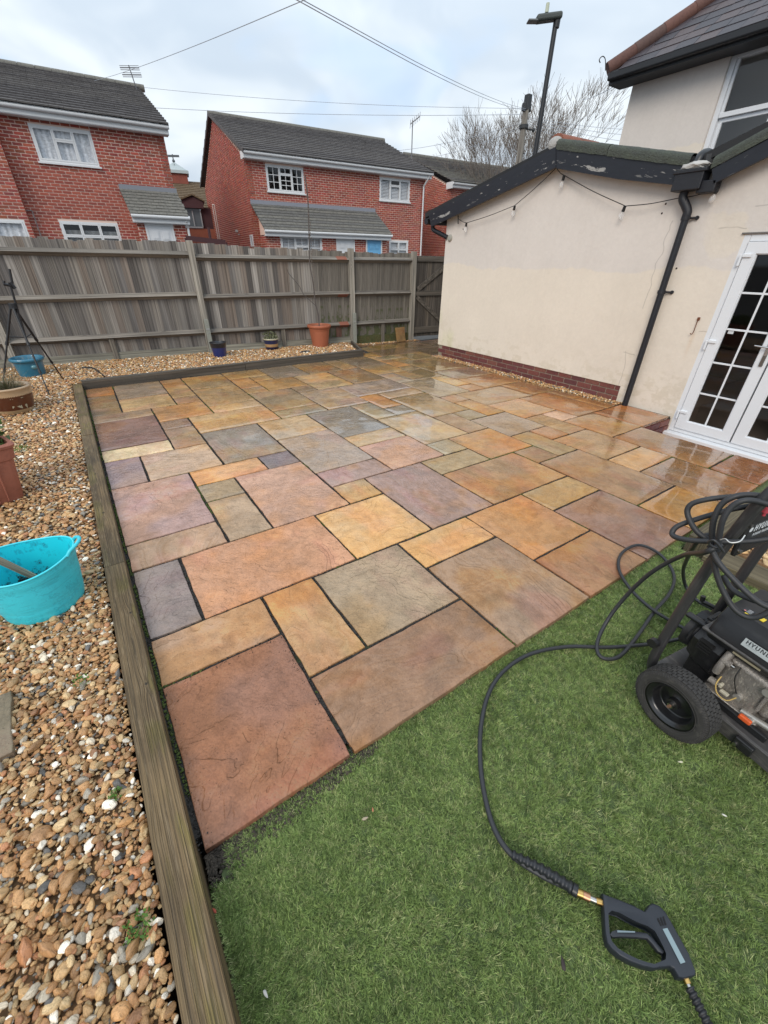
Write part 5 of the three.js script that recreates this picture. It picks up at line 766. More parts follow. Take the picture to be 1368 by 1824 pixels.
// pair of houses in the middle
{
  const a = 4.6 * D2R, F = frameOf(onLevel(437, 282, 4.72), a), h = brickHouse('brick_house', 'red brick house pair with long tiled canopy over white and blue doors', F, a);
  const W = F.at(757, 335)[0], A1 = F.at(471, 287), A2 = F.at(543, 346), B1 = F.at(676, 315), B2 = F.at(729, 361), C1 = F.at(693, 428), C2 = F.at(727, 428);
  const w1 = [A1[0], A2[0], A2[1], Math.min(4.63, A1[1])], w2 = [B1[0], B2[0], B2[1], Math.min(4.63, B1[1])], w3 = [C1[0], C2[0], 1.3, C1[1]];
  mortarWall(h, [[0, -0.42], [W, -0.42], [W, 4.72], [0, 4.72]], [w1, w2, w3]);
  const list = layBricks(0, W, 1.6, 4.72, [w1, w2, w3]);
  const seen = list.filter(b => b[2] > 2.4 && b[1] - b[0] > 0.1), pick = new Set(seen.filter((_, i) => i % Math.max(1, Math.floor(seen.length / 290)) === 0).slice(0, 290)), unit = new THREE.BoxGeometry(1, 1, 1), q = mulberry(4);
  for (const b of pick) { const m = part('brick', unit, houseBrickMats[Math.floor(q() * 6)], h, [(b[0] + b[1]) / 2, (b[2] + b[3]) / 2, 0.004 + q() * 0.002]); m.scale.set(b[1] - b[0], b[3] - b[2], 0.018); }
  part('brickwork', brickMesh(list.filter(b => !pick.has(b)), 15), brickVC, h).userData.kind = 'stuff';
  const rY = 6.80, rZ = -4.55, D = 9.1;
  part('gable_wall', prism([[0, -0.42], [D, -0.42], [D, 4.72], [D / 2, 6.66], [0, 4.72]], 0.2).rotateY(Math.PI / 2).translate(0.0, 0, 0), mortarMat, h);
  part('gable_wall', prism([[0, -0.42], [D, -0.42], [D, 4.72], [D / 2, 6.66], [0, 4.72]], 0.2).rotateY(Math.PI / 2).translate(W - 0.2, 0, 0), mortarMat, h);
  const slopeTop = y => { if (y < 4.72) return [-D, 0]; const t = (y - 4.72) / (6.66 - 4.72); return [-D + t * D / 2, -t * D / 2]; };
  const sw = F.at(456, 417), holeG = [-0.75, -0.35, 2.02, 2.42];
  part('brickwork', brickMesh(layBricks(-D, 0, 1.6, 6.62, [holeG], slopeTop), 16).rotateY(-Math.PI / 2), brickVC, h).userData.kind = 'stuff';
  casementSide(h, holeG);
  const geo = [[0, 0.34, 0, 1], [0.34, 0.68, 0, 0.70], [0.34, 0.68, 0.70, 1], [0.68, 1, 0, 1]];
  casement(h, ...w1, -0.03, geo, 'plain', [2, 3]); casement(h, ...w2, -0.03, geo, 'slats'); casement(h, ...w3, -0.03, [[0, 0.5, 0.7, 1], [0.5, 1, 0.7, 1], [0, 0.5, 0, 0.7], [0.5, 1, 0, 0.7]], 'slats');
  eaves(h, -0.12, W + 0.14, 4.80, 0.28);
  tileSlope(h, () => -0.16, () => W + 0.16, 4.90, 0.40, rY, rZ, tileMats, 0.30, 0.33, 21); tileSlope(h, () => -0.16, () => W + 0.16, 4.90, -D - 0.4, rY, rZ, [tileMats[0]], 0.6, 1.2, 22);
  const ridge = []; for (let x = -0.16; x < W + 0.1; x += 0.45) ridge.push(new THREE.CylinderGeometry(0.10, 0.10, 0.44, 10).rotateZ(Math.PI / 2).translate(x + 0.22, rY - 0.01, rZ)); part('ridge', worldUV(merge(ridge), 1), tileMossy, h);
  part('verge', [beam([-0.14, 4.86, 0.40], [-0.14, rY - 0.03, rZ], 0.05, 0.10), beam([-0.14, rY - 0.03, rZ], [-0.14, 4.86, -D - 0.4], 0.05, 0.10)], tileMats[0], h);
  part('box_end', [box(0.03, 0.22, 0.42, -0.13, 4.80, 0.10)], whiteTrim, h);
  // canopy over the doors
  const pz = 0.85, e1 = F.at(470, 409, pz), e2 = F.at(697, 419, pz), t1 = F.at(446, 362), t2 = F.at(668, 378), pe = (e1[1] + e2[1]) / 2, pt = (t1[1] + t2[1]) / 2;
  tileSlope(h, t => lerp(e1[0], t1[0], t), t => lerp(e2[0], t2[0], t), pe, pz + 0.1, pt, 0, [tileMossy, tileMossy, std(lin(0.15, 0.147, 0.135), 0.95, { map: tileTex })], 0.14, 0.2, 23);
  part('lead_flashing', box(t2[0] - t1[0], 0.14, 0.02, (t1[0] + t2[0]) / 2, pt + 0.05, 0.03), std(lin(0.25, 0.26, 0.30), 0.6), h);
  eaves(h, e1[0] + 0.02, e2[0] - 0.02, pe - 0.09, pz + 0.02, 0.2);
  const pf = pz - 0.2, X = px => F.at(px, 425, pf)[0], d1 = [X(598), X(631)], d2 = [X(651), X(680)], gw = [X(499), X(573), 1.3, F.at(535, 421, pf)[1]], pw = [e1[0] + 0.1, e2[0] - 0.12];
  part('porch_wall', [span(pw[0], gw[0], -0.42, pe - 0.18, 0.01, pf), span(gw[1], d1[0], -0.42, pe - 0.18, 0.01, pf), span(d1[1], d2[0], -0.42, pe - 0.18, 0.01, pf), span(d2[1], pw[1], -0.42, pe - 0.18, 0.01, pf)], mortarMat, h);
  part('brickwork', brickMesh(layBricks(pw[0], pw[1], 1.6, pe - 0.18, [gw, [d1[0], d1[1], 0, 9], [d2[0], d2[1], 0, 9]]), 18).translate(0, 0, pf), brickVC, h).userData.kind = 'stuff';
  part('brickwork', brickMesh(layBricks(0.0, pf, 1.6, pe + 0.2, []), 19).rotateY(-Math.PI / 2).translate(pw[0], 0, 0), brickVC, h).userData.kind = 'stuff';
  casement(h, gw[0], gw[1], gw[2], gw[3], pf - 0.03, [[0, 0.34, 0, 1], [0.34, 0.68, 0, 0.7], [0.34, 0.68, 0.7, 1], [0.68, 1, 0, 1]], 'slats', [2, 3]);
  const dh = F.at(615, 422, pf)[1]; panelDoor(h, d1[0], d1[1], dh, pf + 0.01, std(lin(0.68, 0.69, 0.71), 0.4)); panelDoor(h, d2[0], d2[1], dh, pf + 0.01, std(lin(0.16, 0.42, 0.68), 0.4));
  part('porch_cheek', prism([[0, pe - 0.15], [pz, pe - 0.15], [0, pt - 0.02]].map(([z, y]) => [-z, y]), 0.03).rotateY(Math.PI / 2).translate(pw[0] - 0.03, 0, 0), mortarMat, h);
  part('downpipe', [rod([W - 0.02, 4.78, 0.34], [W - 0.12, 4.45, 0.07], 0.036), rod([W - 0.12, 4.46, 0.07], [W - 0.12, 0, 0.07], 0.036)], whiteTrim, h);
  part('security_light', [rbox(0.10, 0.10, 0.16, 0.02, -0.12, 2.62, -2.6), rbox(0.08, 0.05, 0.05, 0.01, -0.05, 2.5, -2.6)], std(lin(0.5, 0.5, 0.48), 0.5), h);
  part('waste_pipe', [rod([-0.03, 1.4, -7.1], [-0.03, 3.9, -7.1], 0.025), rod([-0.03, 3.9, -7.1], [-0.03, 3.95, -7.6], 0.025), rod([-0.03, 3.95, -7.6], [-0.03, 1.4, -7.6], 0.025)], std(lin(0.6, 0.52, 0.48), 0.6), h);
  const al = thing('television_aerial', 'slim television aerial mast rising at the end of the paired house roof', 'aerial', [0, 0, 0], 0, 'roof aerials'), am = std(lin(0.16, 0.16, 0.17), 0.5), R0 = 24.6, m0 = atRange(733, 285, R0), m1 = atRange(735, 214, R0);
  part('mast', rod(m0, m1, 0.022), am, al); const t0 = atRange(731, 221, R0), t1b = atRange(748, 207, R0); part('boom', rod(t0, t1b, 0.02), am, al); for (let k = 0; k < 6; k++) { const c = t0.clone().lerp(t1b, k / 5); part('element', rod(c.clone().add(V3(-0.05, -0.16, 0.05)), c.clone().add(V3(0.05, 0.16, -0.05)), 0.010, 0.010, 5), am, al); }
}
function casementSide(h, g) { const w = new THREE.Group(); w.name = partName(h, 'window'); h.add(w); w.position.set(-0.02, (g[2] + g[3]) / 2, (g[0] + g[1]) / 2); w.rotation.y = -Math.PI / 2; part('frame', [box(0.4, 0.05, 0.06, 0, 0.175, 0), box(0.4, 0.05, 0.06, 0, -0.175, 0), box(0.05, 0.3, 0.06, -0.175, 0, 0), box(0.05, 0.3, 0.06, 0.175, 0, 0)], whiteTrim, w); part('pane', new THREE.PlaneGeometry(0.32, 0.32), std(lin(0.45, 0.47, 0.5), 0.2), w); }
// next pair along, mostly hidden by the rendered wall
{
  const a = 4.6 * D2R, F = frameOf(onLevel(803, 334, 4.72), a), h = brickHouse('brick_house', 'red brick house end half hidden by the gable of the rendered extension', F, a), W = 8.2, D = 9.1, rY = 6.62, rZ = -4.4;
  mortarWall(h, [[0, -0.42], [W, -0.42], [W, 4.72], [0, 4.72]], []);
  part('brickwork', brickMesh(layBricks(0, W * 0.5, 1.6, 4.72, []), 25), brickVC, h).userData.kind = 'stuff';
  part('gable_wall', prism([[0, -0.42], [D, -0.42], [D, 4.72], [D / 2, 6.5], [0, 4.72]], 0.2).rotateY(Math.PI / 2), mortarMat, h);
  const slopeTop = y => { if (y < 4.72) return [-D, 0]; const t = (y - 4.72) / (6.5 - 4.72); return [-D + t * D / 2, -t * D / 2]; };
  part('brickwork', brickMesh(layBricks(-D, 0, 1.6, 6.45, [], slopeTop), 26).rotateY(-Math.PI / 2), brickVC, h).userData.kind = 'stuff';
  eaves(h, -0.12, W, 4.80, 0.28); part('box_end', [box(0.03, 0.26, 0.50, -0.13, 4.79, 0.06)], whiteTrim, h);
  tileSlope(h, () => -0.14, () => W, 4.90, 0.40, rY, rZ, [tileMossy, tileMats[1]], 0.30, 0.33, 31); tileSlope(h, () => -0.14, () => W, 4.90, -D - 0.4, rY, rZ, [tileMats[0]], 0.6, 1.2, 32);
  const ridge = []; for (let x = -0.14; x < W; x += 0.45) ridge.push(new THREE.CylinderGeometry(0.10, 0.10, 0.44, 10).rotateZ(Math.PI / 2).translate(x + 0.22, rY - 0.01, rZ)); part('ridge', worldUV(merge(ridge), 1), tileMossy, h);
  part('wall_cable', rod([-0.02, 3.75, -4.6], [-0.02, 4.02, -0.05], 0.012), std(lin(0.04, 0.035, 0.035), 0.7), h);
}
// brown tiled building with a cupola, seen in the gap between the houses
{
  const P = (x, y, r = 33) => atRange(x, y, r), base = P(340, 466), h = thing('cupola_building', 'brown tiled building with leaded cupola, weathervane and maroon dormer between the brick houses', 'building', [base.x, -0.42, base.z]);
  const f = V3(CAM.pos.x - base.x, 0, CAM.pos.z - base.z).normalize(); h.rotation.y = Math.atan2(f.x, f.z);
  h.updateMatrixWorld(true); const inv = h.matrixWorld.clone().invert(), L = (x, y, r = 33) => P(x, y, r).applyMatrix4(inv);
  const c0 = L(303, 309), c1 = L(334, 326), cl = c0.x, cr = c1.x, cw = cr - cl + 0.3, cx = (cl + cr) / 2 - 0.1, top = L(320, 309).y, bot = L(320, 327).y, apex = L(311, 291).y, vane = L(311, 275).y;
  part('cupola', [box(cw, top - bot + 0.8, cw, cx, (top + bot) / 2 - 0.4, 0)], std(lin(0.26, 0.075, 0.05), 0.9, { map: brickFace }), h);
  part('cupola_roof', [new THREE.CylinderGeometry(0.04, cw * 0.82, apex - top, 4, 1).rotateY(Math.PI / 4).translate(cx, (apex + top) / 2 + 0.05, 0), box(cw * 1.18, 0.14, cw * 1.18, cx, top, 0)], std(lin(0.42, 0.47, 0.47), 0.6), h);
  part('weathervane', [rod([cx, apex, 0], [cx, vane, 0], 0.03), beam([cx - 0.35, vane - 0.1, 0], [cx + 0.35, vane - 0.06, 0], 0.03, 0.10), rod([cx - 0.28, vane - 0.5, 0], [cx + 0.28, vane - 0.5, 0], 0.02), rod([cx, vane - 0.5, -0.28], [cx, vane - 0.5, 0.28], 0.02), new THREE.SphereGeometry(0.08, 8, 6).translate(cx, vane - 0.3, 0)], std(lin(0.10, 0.11, 0.12), 0.5), h);
  const e = L(340, 372, 30), ry = L(340, 325).y, brown = [[0.15, 0.105, 0.062], [0.125, 0.09, 0.058]].map(c => std(lin(...c), 0.95, { map: tileTex }));
  tileSlope(h, () => -4.2, () => 5.5, e.y, e.z, ry, 0.2, brown, 0.2, 0.34, 41);
  part('rear_roof', [box(9.7, 0.1, 3, 0.65, ry - 0.9, -1.2)], tileMats[0], h);
  part('wall', span(-4.2, 5.5, 0, e.y - 0.02, e.z - 2.6, e.z - 0.35), std(lin(0.33, 0.105, 0.065), 0.9, { map: brickFace }), h);
  const d0 = L(323, 363, 28.2), d1 = L(363, 372, 28.2), dp = L(342, 350, 28.2), b0 = L(336, 374, 28), b1 = L(362, 405, 28), mar = std(lin(0.065, 0.022, 0.026), 0.7);
  part('dormer_gable', prism([[d0.x, d1.y], [d1.x, d1.y], [d1.x + 0.03, d1.y + 0.30], [dp.x, dp.y], [d0.x - 0.03, d1.y + 0.30]], 0.2).translate(0, 0, d0.z), mar, h);
  part('dormer_roof', [beam([d0.x - 0.1, d1.y + 0.3, d0.z - 0.5], [dp.x, dp.y + 0.06, d0.z - 0.5], 1.6, 0.06), beam([dp.x, dp.y + 0.06, d0.z - 0.5], [d1.x + 0.1, d1.y + 0.3, d0.z - 0.5], 1.6, 0.06)], brown[0], h);
  const dw = new THREE.Group(); dw.name = 'dormer_window'; h.add(dw);
  part('frame', [box(b1.x - b0.x + 0.5, 0.06, 0.06, (b0.x + b1.x) / 2 - 0.25, b1.y, d0.z), box(0.05, b0.y - b1.y, 0.06, b1.x, (b0.y + b1.y) / 2, d0.z), box(0.05, b0.y - b1.y, 0.06, (b0.x + b1.x) / 2 - 0.12, (b0.y + b1.y) / 2, d0.z)], std(lin(0.4, 0.41, 0.42), 0.5), dw);
  part('pane', box(b1.x - b0.x + 0.5, b0.y - b1.y + 0.3, 0.02, (b0.x + b1.x) / 2 - 0.25, (b0.y + b1.y) / 2 + 0.1, d0.z - 0.05), std(lin(0.10, 0.11, 0.12), 0.1), dw);
  part('dormer_cheek', [box(0.5, b0.y - b1.y + 0.3, 0.05, b1.x + 0.28, (b0.y + b1.y) / 2, d0.z - 0.1)], mar, h);
  part('front_wall', span(d0.x - 2, d1.x + 0.6, 0, b1.y - 0.05, d0.z - 0.4, d0.z - 0.02), std(lin(0.36, 0.12, 0.07), 0.9, { map: brickFace }), h);
}
// dark red gate frame showing over the fence
{
  const R0 = 13.5, A = atRange(331, 424, R0), Bp = atRange(402, 432, R0), g = thing('red_gate_frame', 'dark red gate frame with upright showing just over the fence', 'gate', [0, 0, 0]), m = std(lin(0.055, 0.014, 0.016), 0.5), U = atRange(371, 405, R0);
  part('top_rail', beam(A, Bp, 0.06, 0.11), m, g); part('upright', rod(V3(U.x, -0.42, U.z), U, 0.035), m, g); part('upright', rod(V3(A.x, -0.42, A.z), A, 0.04), m, g); part('upright', rod(V3(Bp.x, -0.42, Bp.z), Bp, 0.04), m, g);
}

// ---------------------------------------------------------------- street lamp, telegraph pole, bare tree, wires
const lampAt = atRange(990, 40, 13), lampTop = lampAt.y;
{
  const t = thing('street_lamp', 'slim black street lamp column with flat lantern and sensor', 'street lamp', [lampAt.x, -0.42, lampAt.z]), m = std(lin(0.016, 0.018, 0.022), 0.45);
  part('column', cyl(0.050, 0.062, lampTop + 0.42, 0, (lampTop + 0.42) / 2, 0, 16), m, t);
  const ax = cRt0.clone().negate(), L = new THREE.Group(); L.name = 'lantern'; t.add(L); L.position.set(0, lampTop + 0.48, 0); L.rotation.y = Math.atan2(-ax.z, ax.x);
  part('body', rbox(0.52, 0.11, 0.2, 0.04, 0.16, 0.02, 0, 3), std(lin(0.055, 0.065, 0.06), 0.5), L, [0, 0, 0], [0, 0, -0.10]);
  part('canopy', rbox(0.22, 0.03, 0.18, 0.012, 0.48, -0.05, 0), std(lin(0.16, 0.17, 0.17), 0.4), L);
  part('joint', cyl(0.07, 0.065, 0.16, -0.02, -0.06, 0, 14), m, L); part('sensor', cyl(0.035, 0.038, 0.13, 0.22, 0.14, 0, 12), std(lin(0.50, 0.54, 0.42), 0.5), L);
}
const poleAt = atRange(938, 190, 20), poleTop = poleAt.y;
{
  const t = thing('telegraph_pole', 'grey wooden telegraph pole with dark cap in front of the bare tree', 'telegraph pole', [poleAt.x, -0.42, poleAt.z]);
  part('pole', plankPole(0.10, 0.15, poleTop + 0.42), woodMat(greyWood, greyWoodB, lin(1.05, 1, 0.92), 0.9, 0.006), t);
  const d = std(lin(0.03, 0.033, 0.036), 0.6); part('terminal_box', [rbox(0.20, 0.42, 0.2, 0.03, 0.02, poleTop + 0.42 + 0.1, 0), rbox(0.34, 0.22, 0.16, 0.03, 0, poleTop + 0.42 - 0.02, 0)], d, t);
  part('insulator_arm', [rod([-0.15, poleTop - 0.15, 0], [0.42, poleTop - 0.15, 0.1], 0.025), new THREE.SphereGeometry(0.06, 8, 6).translate(0.42, poleTop - 0.15, 0.1), cyl(0.16, 0.16, 0.1, 0, poleTop - 0.1, 0, 12)], d, t);
  for (let k = 0; k < 3; k++) part('climbing_peg', rod([0.1, poleTop - 0.8 - k * 0.6, 0], [0.26, poleTop - 0.8 - k * 0.6, 0], 0.012), d, t);
}
function plankPole(r0, r1, h) { const g = new THREE.CylinderGeometry(r0, r1, h, 14, 1).translate(0, h / 2, 0), u = g.attributes.uv; for (let i = 0; i < u.count; i++) u.setXY(i, u.getX(i) * 1.2, u.getY(i) * h / 2); return g; }
{
  const b = atRange(908, 300, 27), t = thing('bare_tree', 'large bare winter tree with fine upswept branches behind the telegraph pole', 'tree', [b.x, -0.42, b.z]);
  const q = mulberry(15), thick = [], thin = [];
  const grow = (p, d, len, r, depth) => {
    const n = 3; let a = p.clone(), dir = d.clone(), r0 = r;
    for (let k = 0; k < n; k++) { const wob = depth === 0 ? 0.05 : 0.22; dir.add(V3((q() - 0.5) * wob, (q() - 0.3) * wob * 0.8, (q() - 0.5) * wob)).normalize(); const e = a.clone().addScaledVector(dir, len / n), r1 = r0 * 0.84; (depth < 3 ? thick : thin).push(rod(a, e, r0, r1, depth < 2 ? 7 : depth < 4 ? 4 : 3)); if (depth > 0 && depth < 6 && k < n - 1 && q() < 0.75) side(e, dir, len, r1, depth); a = e; r0 = r1; }
    if (depth < 6) { const c = depth === 0 ? 8 : depth === 1 ? 4 : q() < 0.8 ? 3 : 2; for (let k = 0; k < c; k++) { const az = k / c * 6.283 + q() * 1.6, sp = depth === 0 ? 0.35 + 0.55 * q() : 0.28 + 0.35 * q(), ax = V3(Math.cos(az), 0, Math.sin(az)); grow(a, dir.clone().multiplyScalar(Math.cos(sp)).addScaledVector(ax, Math.sin(sp)).add(V3(0, 0.12, 0)).normalize(), len * (depth === 0 ? 0.80 : 0.74) * (0.85 + 0.3 * q()), Math.max(0.0095, r0 * (c > 3 ? 0.55 : 0.68)), depth + 1); } }
  };
  const side = (e, dir, len, r, depth) => { if (depth >= 5) { const ax = V3(q() - 0.5, q() * 0.8, q() - 0.5).normalize(); thin.push(rod(e, e.clone().addScaledVector(dir.clone().add(ax).normalize(), len * 0.7), r * 0.6, r * 0.3, 3)); return; } const az = q() * 6.283; grow(e, dir.clone().multiplyScalar(0.8).add(V3(Math.cos(az) * 0.6, 0.2, Math.sin(az) * 0.6)).normalize(), len * 0.55, r * 0.45, Math.max(depth + 2, 4)); };
  grow(V3(0, 0, 0), V3(0.02, 1, 0), 2.9, 0.42, 0);
  const bark = std(lin(0.20, 0.17, 0.145), 0.95);
  part('trunk', merge(thick), bark, t); part('crown', merge(thin), bark, t); t.scale.set(0.86, 0.85, 0.86);
}
{
  const wm = std(lin(0.42, 0.46, 0.52), 0.6), wire = (label, a, b, sag, r) => { const m = a.clone().lerp(b, 0.5); m.y -= sag; const o = part('overhead_wire', tube([a, a.clone().lerp(b, 0.25).add(V3(0, -sag * 0.75, 0)), m, a.clone().lerp(b, 0.75).add(V3(0, -sag * 0.75, 0)), b], r, 40, 5), wm); return tag(o, label, 'wire', 'overhead wires'); };
  const pt = V3(poleAt.x, poleTop - 0.1, poleAt.z);
  wire('outer strand of the twin service wire sweeping from the telegraph pole up over the garden', pt, atRange(500, -16, 5.2), 0.12, 0.0042); wire('inner strand of the twin service wire from the telegraph pole', pt.clone().add(V3(0, 0.04, 0)), atRange(503, -20, 5.2), 0.10, 0.0042);
  wire('wire rising from the roof with the spiky aerial over the garden', atRange(168, 144, 20), atRange(575, -14, 6.2), 0.05, 0.0045);
  wire('faint wire crossing above both brick house roofs, the upper of two', atRange(120, 140, 24), pt.clone().add(V3(0, 0.05, 0)), 0.18, 0.0065);
  wire('wire passing just over the ridge of the paired houses', atRange(235, 190, 23), pt.clone().add(V3(0, -0.1, 0)), 0.1, 0.0075);
  wire('wire dropping from the telegraph pole to the paired house roof', atRange(712, 268, 25), pt.clone().add(V3(0, -0.3, 0)), 0.1, 0.007); wire('wire dropping from the telegraph pole to the half hidden house roof', atRange(770, 280, 26), pt.clone().add(V3(0, -0.4, 0)), 0.1, 0.007);
  wire('wire running to the slate hip of the rendered house', atRange(1108, 145, 11.5), atRange(1036, 178, 19), 0.05, 0.006);
  for (let k = 0; k < 5; k++) wire('one of the fanned wires passing behind the rendered house', pt.clone().add(V3(0.1, -0.15 - k * 0.05, 0)), atRange(1190, 232 + k * 11 + k * k * 1.5, 24), 0.1, 0.006);
}
// ---------------------------------------------------------------- pots and plants
const awayFrom = p => V3(p.x - CAM.pos.x, 0, p.z - CAM.pos.z).normalize();
function standAt(px, py, h, r) { const p = onLevel(px, py, h); p.addScaledVector(awayFrom(p), r); return p; }
const potSoil = std(0xffffff, 0.9, { map: soilTex, bumpMap: soilBump, bumpScale: 0.01 });
function leafStrip(n, seed, spread, h0, h1, w, droop = 0.5, base = 0.05) {   // arching blades from a clump
  const q = mulberry(seed), pos = [], idx = [], col = [];
  for (let k = 0; k < n; k++) {
    const a = q() * 6.283, r = Math.sqrt(q()) * base, L = lerp(h0, h1, q()), out = spread * (0.3 + 0.7 * q()), ww = w * (0.6 + 0.6 * q()), o = pos.length / 3, sx = -Math.sin(a), sz = Math.cos(a), v = 0.7 + 0.6 * q();
    for (let i = 0; i <= 4; i++) { const t = i / 4, d = r + out * Math.pow(t, 1.5), y = L * (t - droop * t * t * 0.5), s = ww * (1 - t * 0.9) * (i ? 1 : 0.6); pos.push(Math.cos(a) * d - sx * s, y, Math.sin(a) * d - sz * s, Math.cos(a) * d + sx * s, y, Math.sin(a) * d + sz * s); col.push(v, v, v, v, v, v); }
    for (let i = 0; i < 4; i++) { const c = o + 2 * i; idx.push(c, c + 1, c + 2, c + 1, c + 3, c + 2); }
  }
  const g = new THREE.BufferGeometry(); g.setAttribute('position', new THREE.Float32BufferAttribute(pos, 3)); g.setAttribute('color', new THREE.Float32BufferAttribute(col, 3)); g.setIndex(idx); g.computeVertexNormals(); return g;
}
function leafTuft(n, seed, R, H, size) {                                 // small leaves on stems through a rounded volume
  const q = mulberry(seed), pos = [], idx = [], col = [];
  for (let k = 0; k < n; k++) {
    const a = q() * 6.283, rr = R * Math.sqrt(q()), y = H * q() * (1 - 0.35 * rr / R), s = size * (0.6 + 0.8 * q()), c = V3(Math.cos(a) * rr, y, Math.sin(a) * rr), u = V3(q() - 0.5, q() * 0.6, q() - 0.5).normalize(), w = u.clone().cross(V3(q() - 0.5, q() - 0.5, q() - 0.5)).normalize(), o = pos.length / 3, v = 0.65 + 0.7 * q();
    for (const [i, j] of [[0, 0], [0.5, 0.32], [1, 0], [0.5, -0.32]]) { const p = c.clone().addScaledVector(u, i * s).addScaledVector(w, j * s); pos.push(p.x, p.y, p.z); col.push(v, v, v); }
    idx.push(o, o + 1, o + 2, o, o + 2, o + 3);
  }
  const g = new THREE.BufferGeometry(); g.setAttribute('position', new THREE.Float32BufferAttribute(pos, 3)); g.setAttribute('color', new THREE.Float32BufferAttribute(col, 3)); g.setIndex(idx); g.computeVertexNormals(); return g;
}
const leafMat = (r, g, b) => std(lin(r, g, b), 0.6, { vertexColors: true, side: THREE.DoubleSide });
const speck = colorTex(256, 256, (x, y) => { const n = fbm(x * 10, y * 10, 10, 91, 5, 0.6), k = 0.75 + 0.5 * n; return [k, k, k]; });
const glaze = (c, r = 0.15) => phys(lin(...c), 0.35, { map: speck, clearcoat: 0.8, clearcoatRoughness: r });
{
  // cobalt pot by the post
  const p = standAt(393, 637, 0.05, 0.10), t = thing('plant_pot', 'cobalt blue glazed pot with black rim at the foot of a fence post', 'plant pot', [p.x, 0.045, p.z], 0, 'pots on the gravel');
  part('pot', lathe([[0, 0], [0.10, 0], [0.105, 0.01], [0.128, 0.15], [0.130, 0.165]], 40), glaze([0.012, 0.024, 0.14]), t);
  part('rim', lathe([[0.130, 0.165], [0.140, 0.235], [0.146, 0.245], [0.142, 0.252], [0.130, 0.246], [0.122, 0.17]], 40), glaze([0.010, 0.011, 0.016]), t);
  part('soil', new THREE.CircleGeometry(0.124, 24).rotateX(-Math.PI / 2).translate(0, 0.19, 0), potSoil, t);
}
{
  const p = standAt(485, 624, 0.05, 0.11), t = thing('plant_pot', 'small navy pot with a sandy band, cream rim and straggly plant', 'plant pot', [p.x, 0.045, p.z], 0, 'pots on the gravel');
  const ring = (a, b) => lathe([a, b], 40), R = y => lerp(0.112, 0.145, y / 0.21);
  part('pot', [lathe([[0, 0], [0.112, 0], [R(0.06), 0.06]], 40), lathe([[R(0.115), 0.115], [R(0.185), 0.185]], 40)], glaze([0.010, 0.018, 0.075]), t);
  part('band', lathe([[R(0.06), 0.0605], [R(0.0875) + 0.003, 0.0875], [R(0.115), 0.1145]], 40), glaze([0.42, 0.26, 0.12]), t);
  part('rim', lathe([[R(0.185), 0.185], [0.150, 0.195], [0.152, 0.21], [0.138, 0.212], [0.125, 0.17]], 40), glaze([0.50, 0.46, 0.32]), t);
  part('soil', new THREE.CircleGeometry(0.130, 24).rotateX(-Math.PI / 2).translate(0, 0.178, 0), potSoil, t);
  part('foliage', merge([leafTuft(170, 3, 0.13, 0.17, 0.035), leafStrip(26, 5, 0.12, 0.12, 0.24, 0.002, 0.2, 0.08)]).translate(0, 0.175, 0), leafMat(0.105, 0.115, 0.052), t);
}
{
  const p = standAt(571, 619, 0.05, 0.15), t = thing('plant_pot', 'large terracotta pot holding a bare sapling by the fence', 'plant pot', [p.x, 0.045, p.z], 0, 'pots on the gravel');
  const terr = std(lin(0.40, 0.125, 0.062), 0.6, { map: speck });
  part('pot', lathe([[0, 0], [0.150, 0], [0.155, 0.008], [0.198, 0.30], [0.200, 0.318], [0.206, 0.322], [0.210, 0.352]], 48), terr, t);
  part('rim', lathe([[0.210, 0.352], [0.228, 0.36], [0.235, 0.378], [0.236, 0.40], [0.228, 0.412], [0.215, 0.412], [0.207, 0.39], [0.2, 0.33]], 48), terr, t);
  part('soil', new THREE.CircleGeometry(0.205, 30).rotateX(-Math.PI / 2).translate(0, 0.365, 0), potSoil, t);
  const S = (x, y) => upright(x, y, p.x, p.z).sub(V3(p.x, 0.045, p.z)), bark = std(lin(0.10, 0.085, 0.078), 0.9);
  const main = tube([V3(0.0, 0.36, 0), S(567, 560), S(563, 545), S(560, 525), S(557, 500), S(552, 470), S(551, 440), S(550, 400), S(548, 350), S(543, 312)], 0.0105, 60, 6);
  { const q = main.attributes.position; for (let i = 0; i < q.count; i++) { } }
  part('stem', [main, tube([S(563, 545), S(553, 536), S(540, 523), S(532, 508), S(515, 488), S(512, 480)], 0.006, 30, 6), tube([S(565, 552), V3(0.0, 0.42, 0.01), V3(0, 0.36, 0)], 0.011, 12, 6)], bark, t);
  const buds = []; const q = mulberry(8); for (let k = 0; k < 44; k++) { const c = S(lerp(562, 548, k / 44), lerp(545, 340, k / 44)); buds.push(new THREE.SphereGeometry(0.008 + 0.006 * q(), 5, 4).scale(0.7, 1.3, 0.7).translate(c.x + (q() - 0.5) * 0.03, c.y, c.z + (q() - 0.5) * 0.03)); } part('bud', buds, std(lin(0.16, 0.13, 0.11), 0.8), t).userData.kind = 'stuff';
}
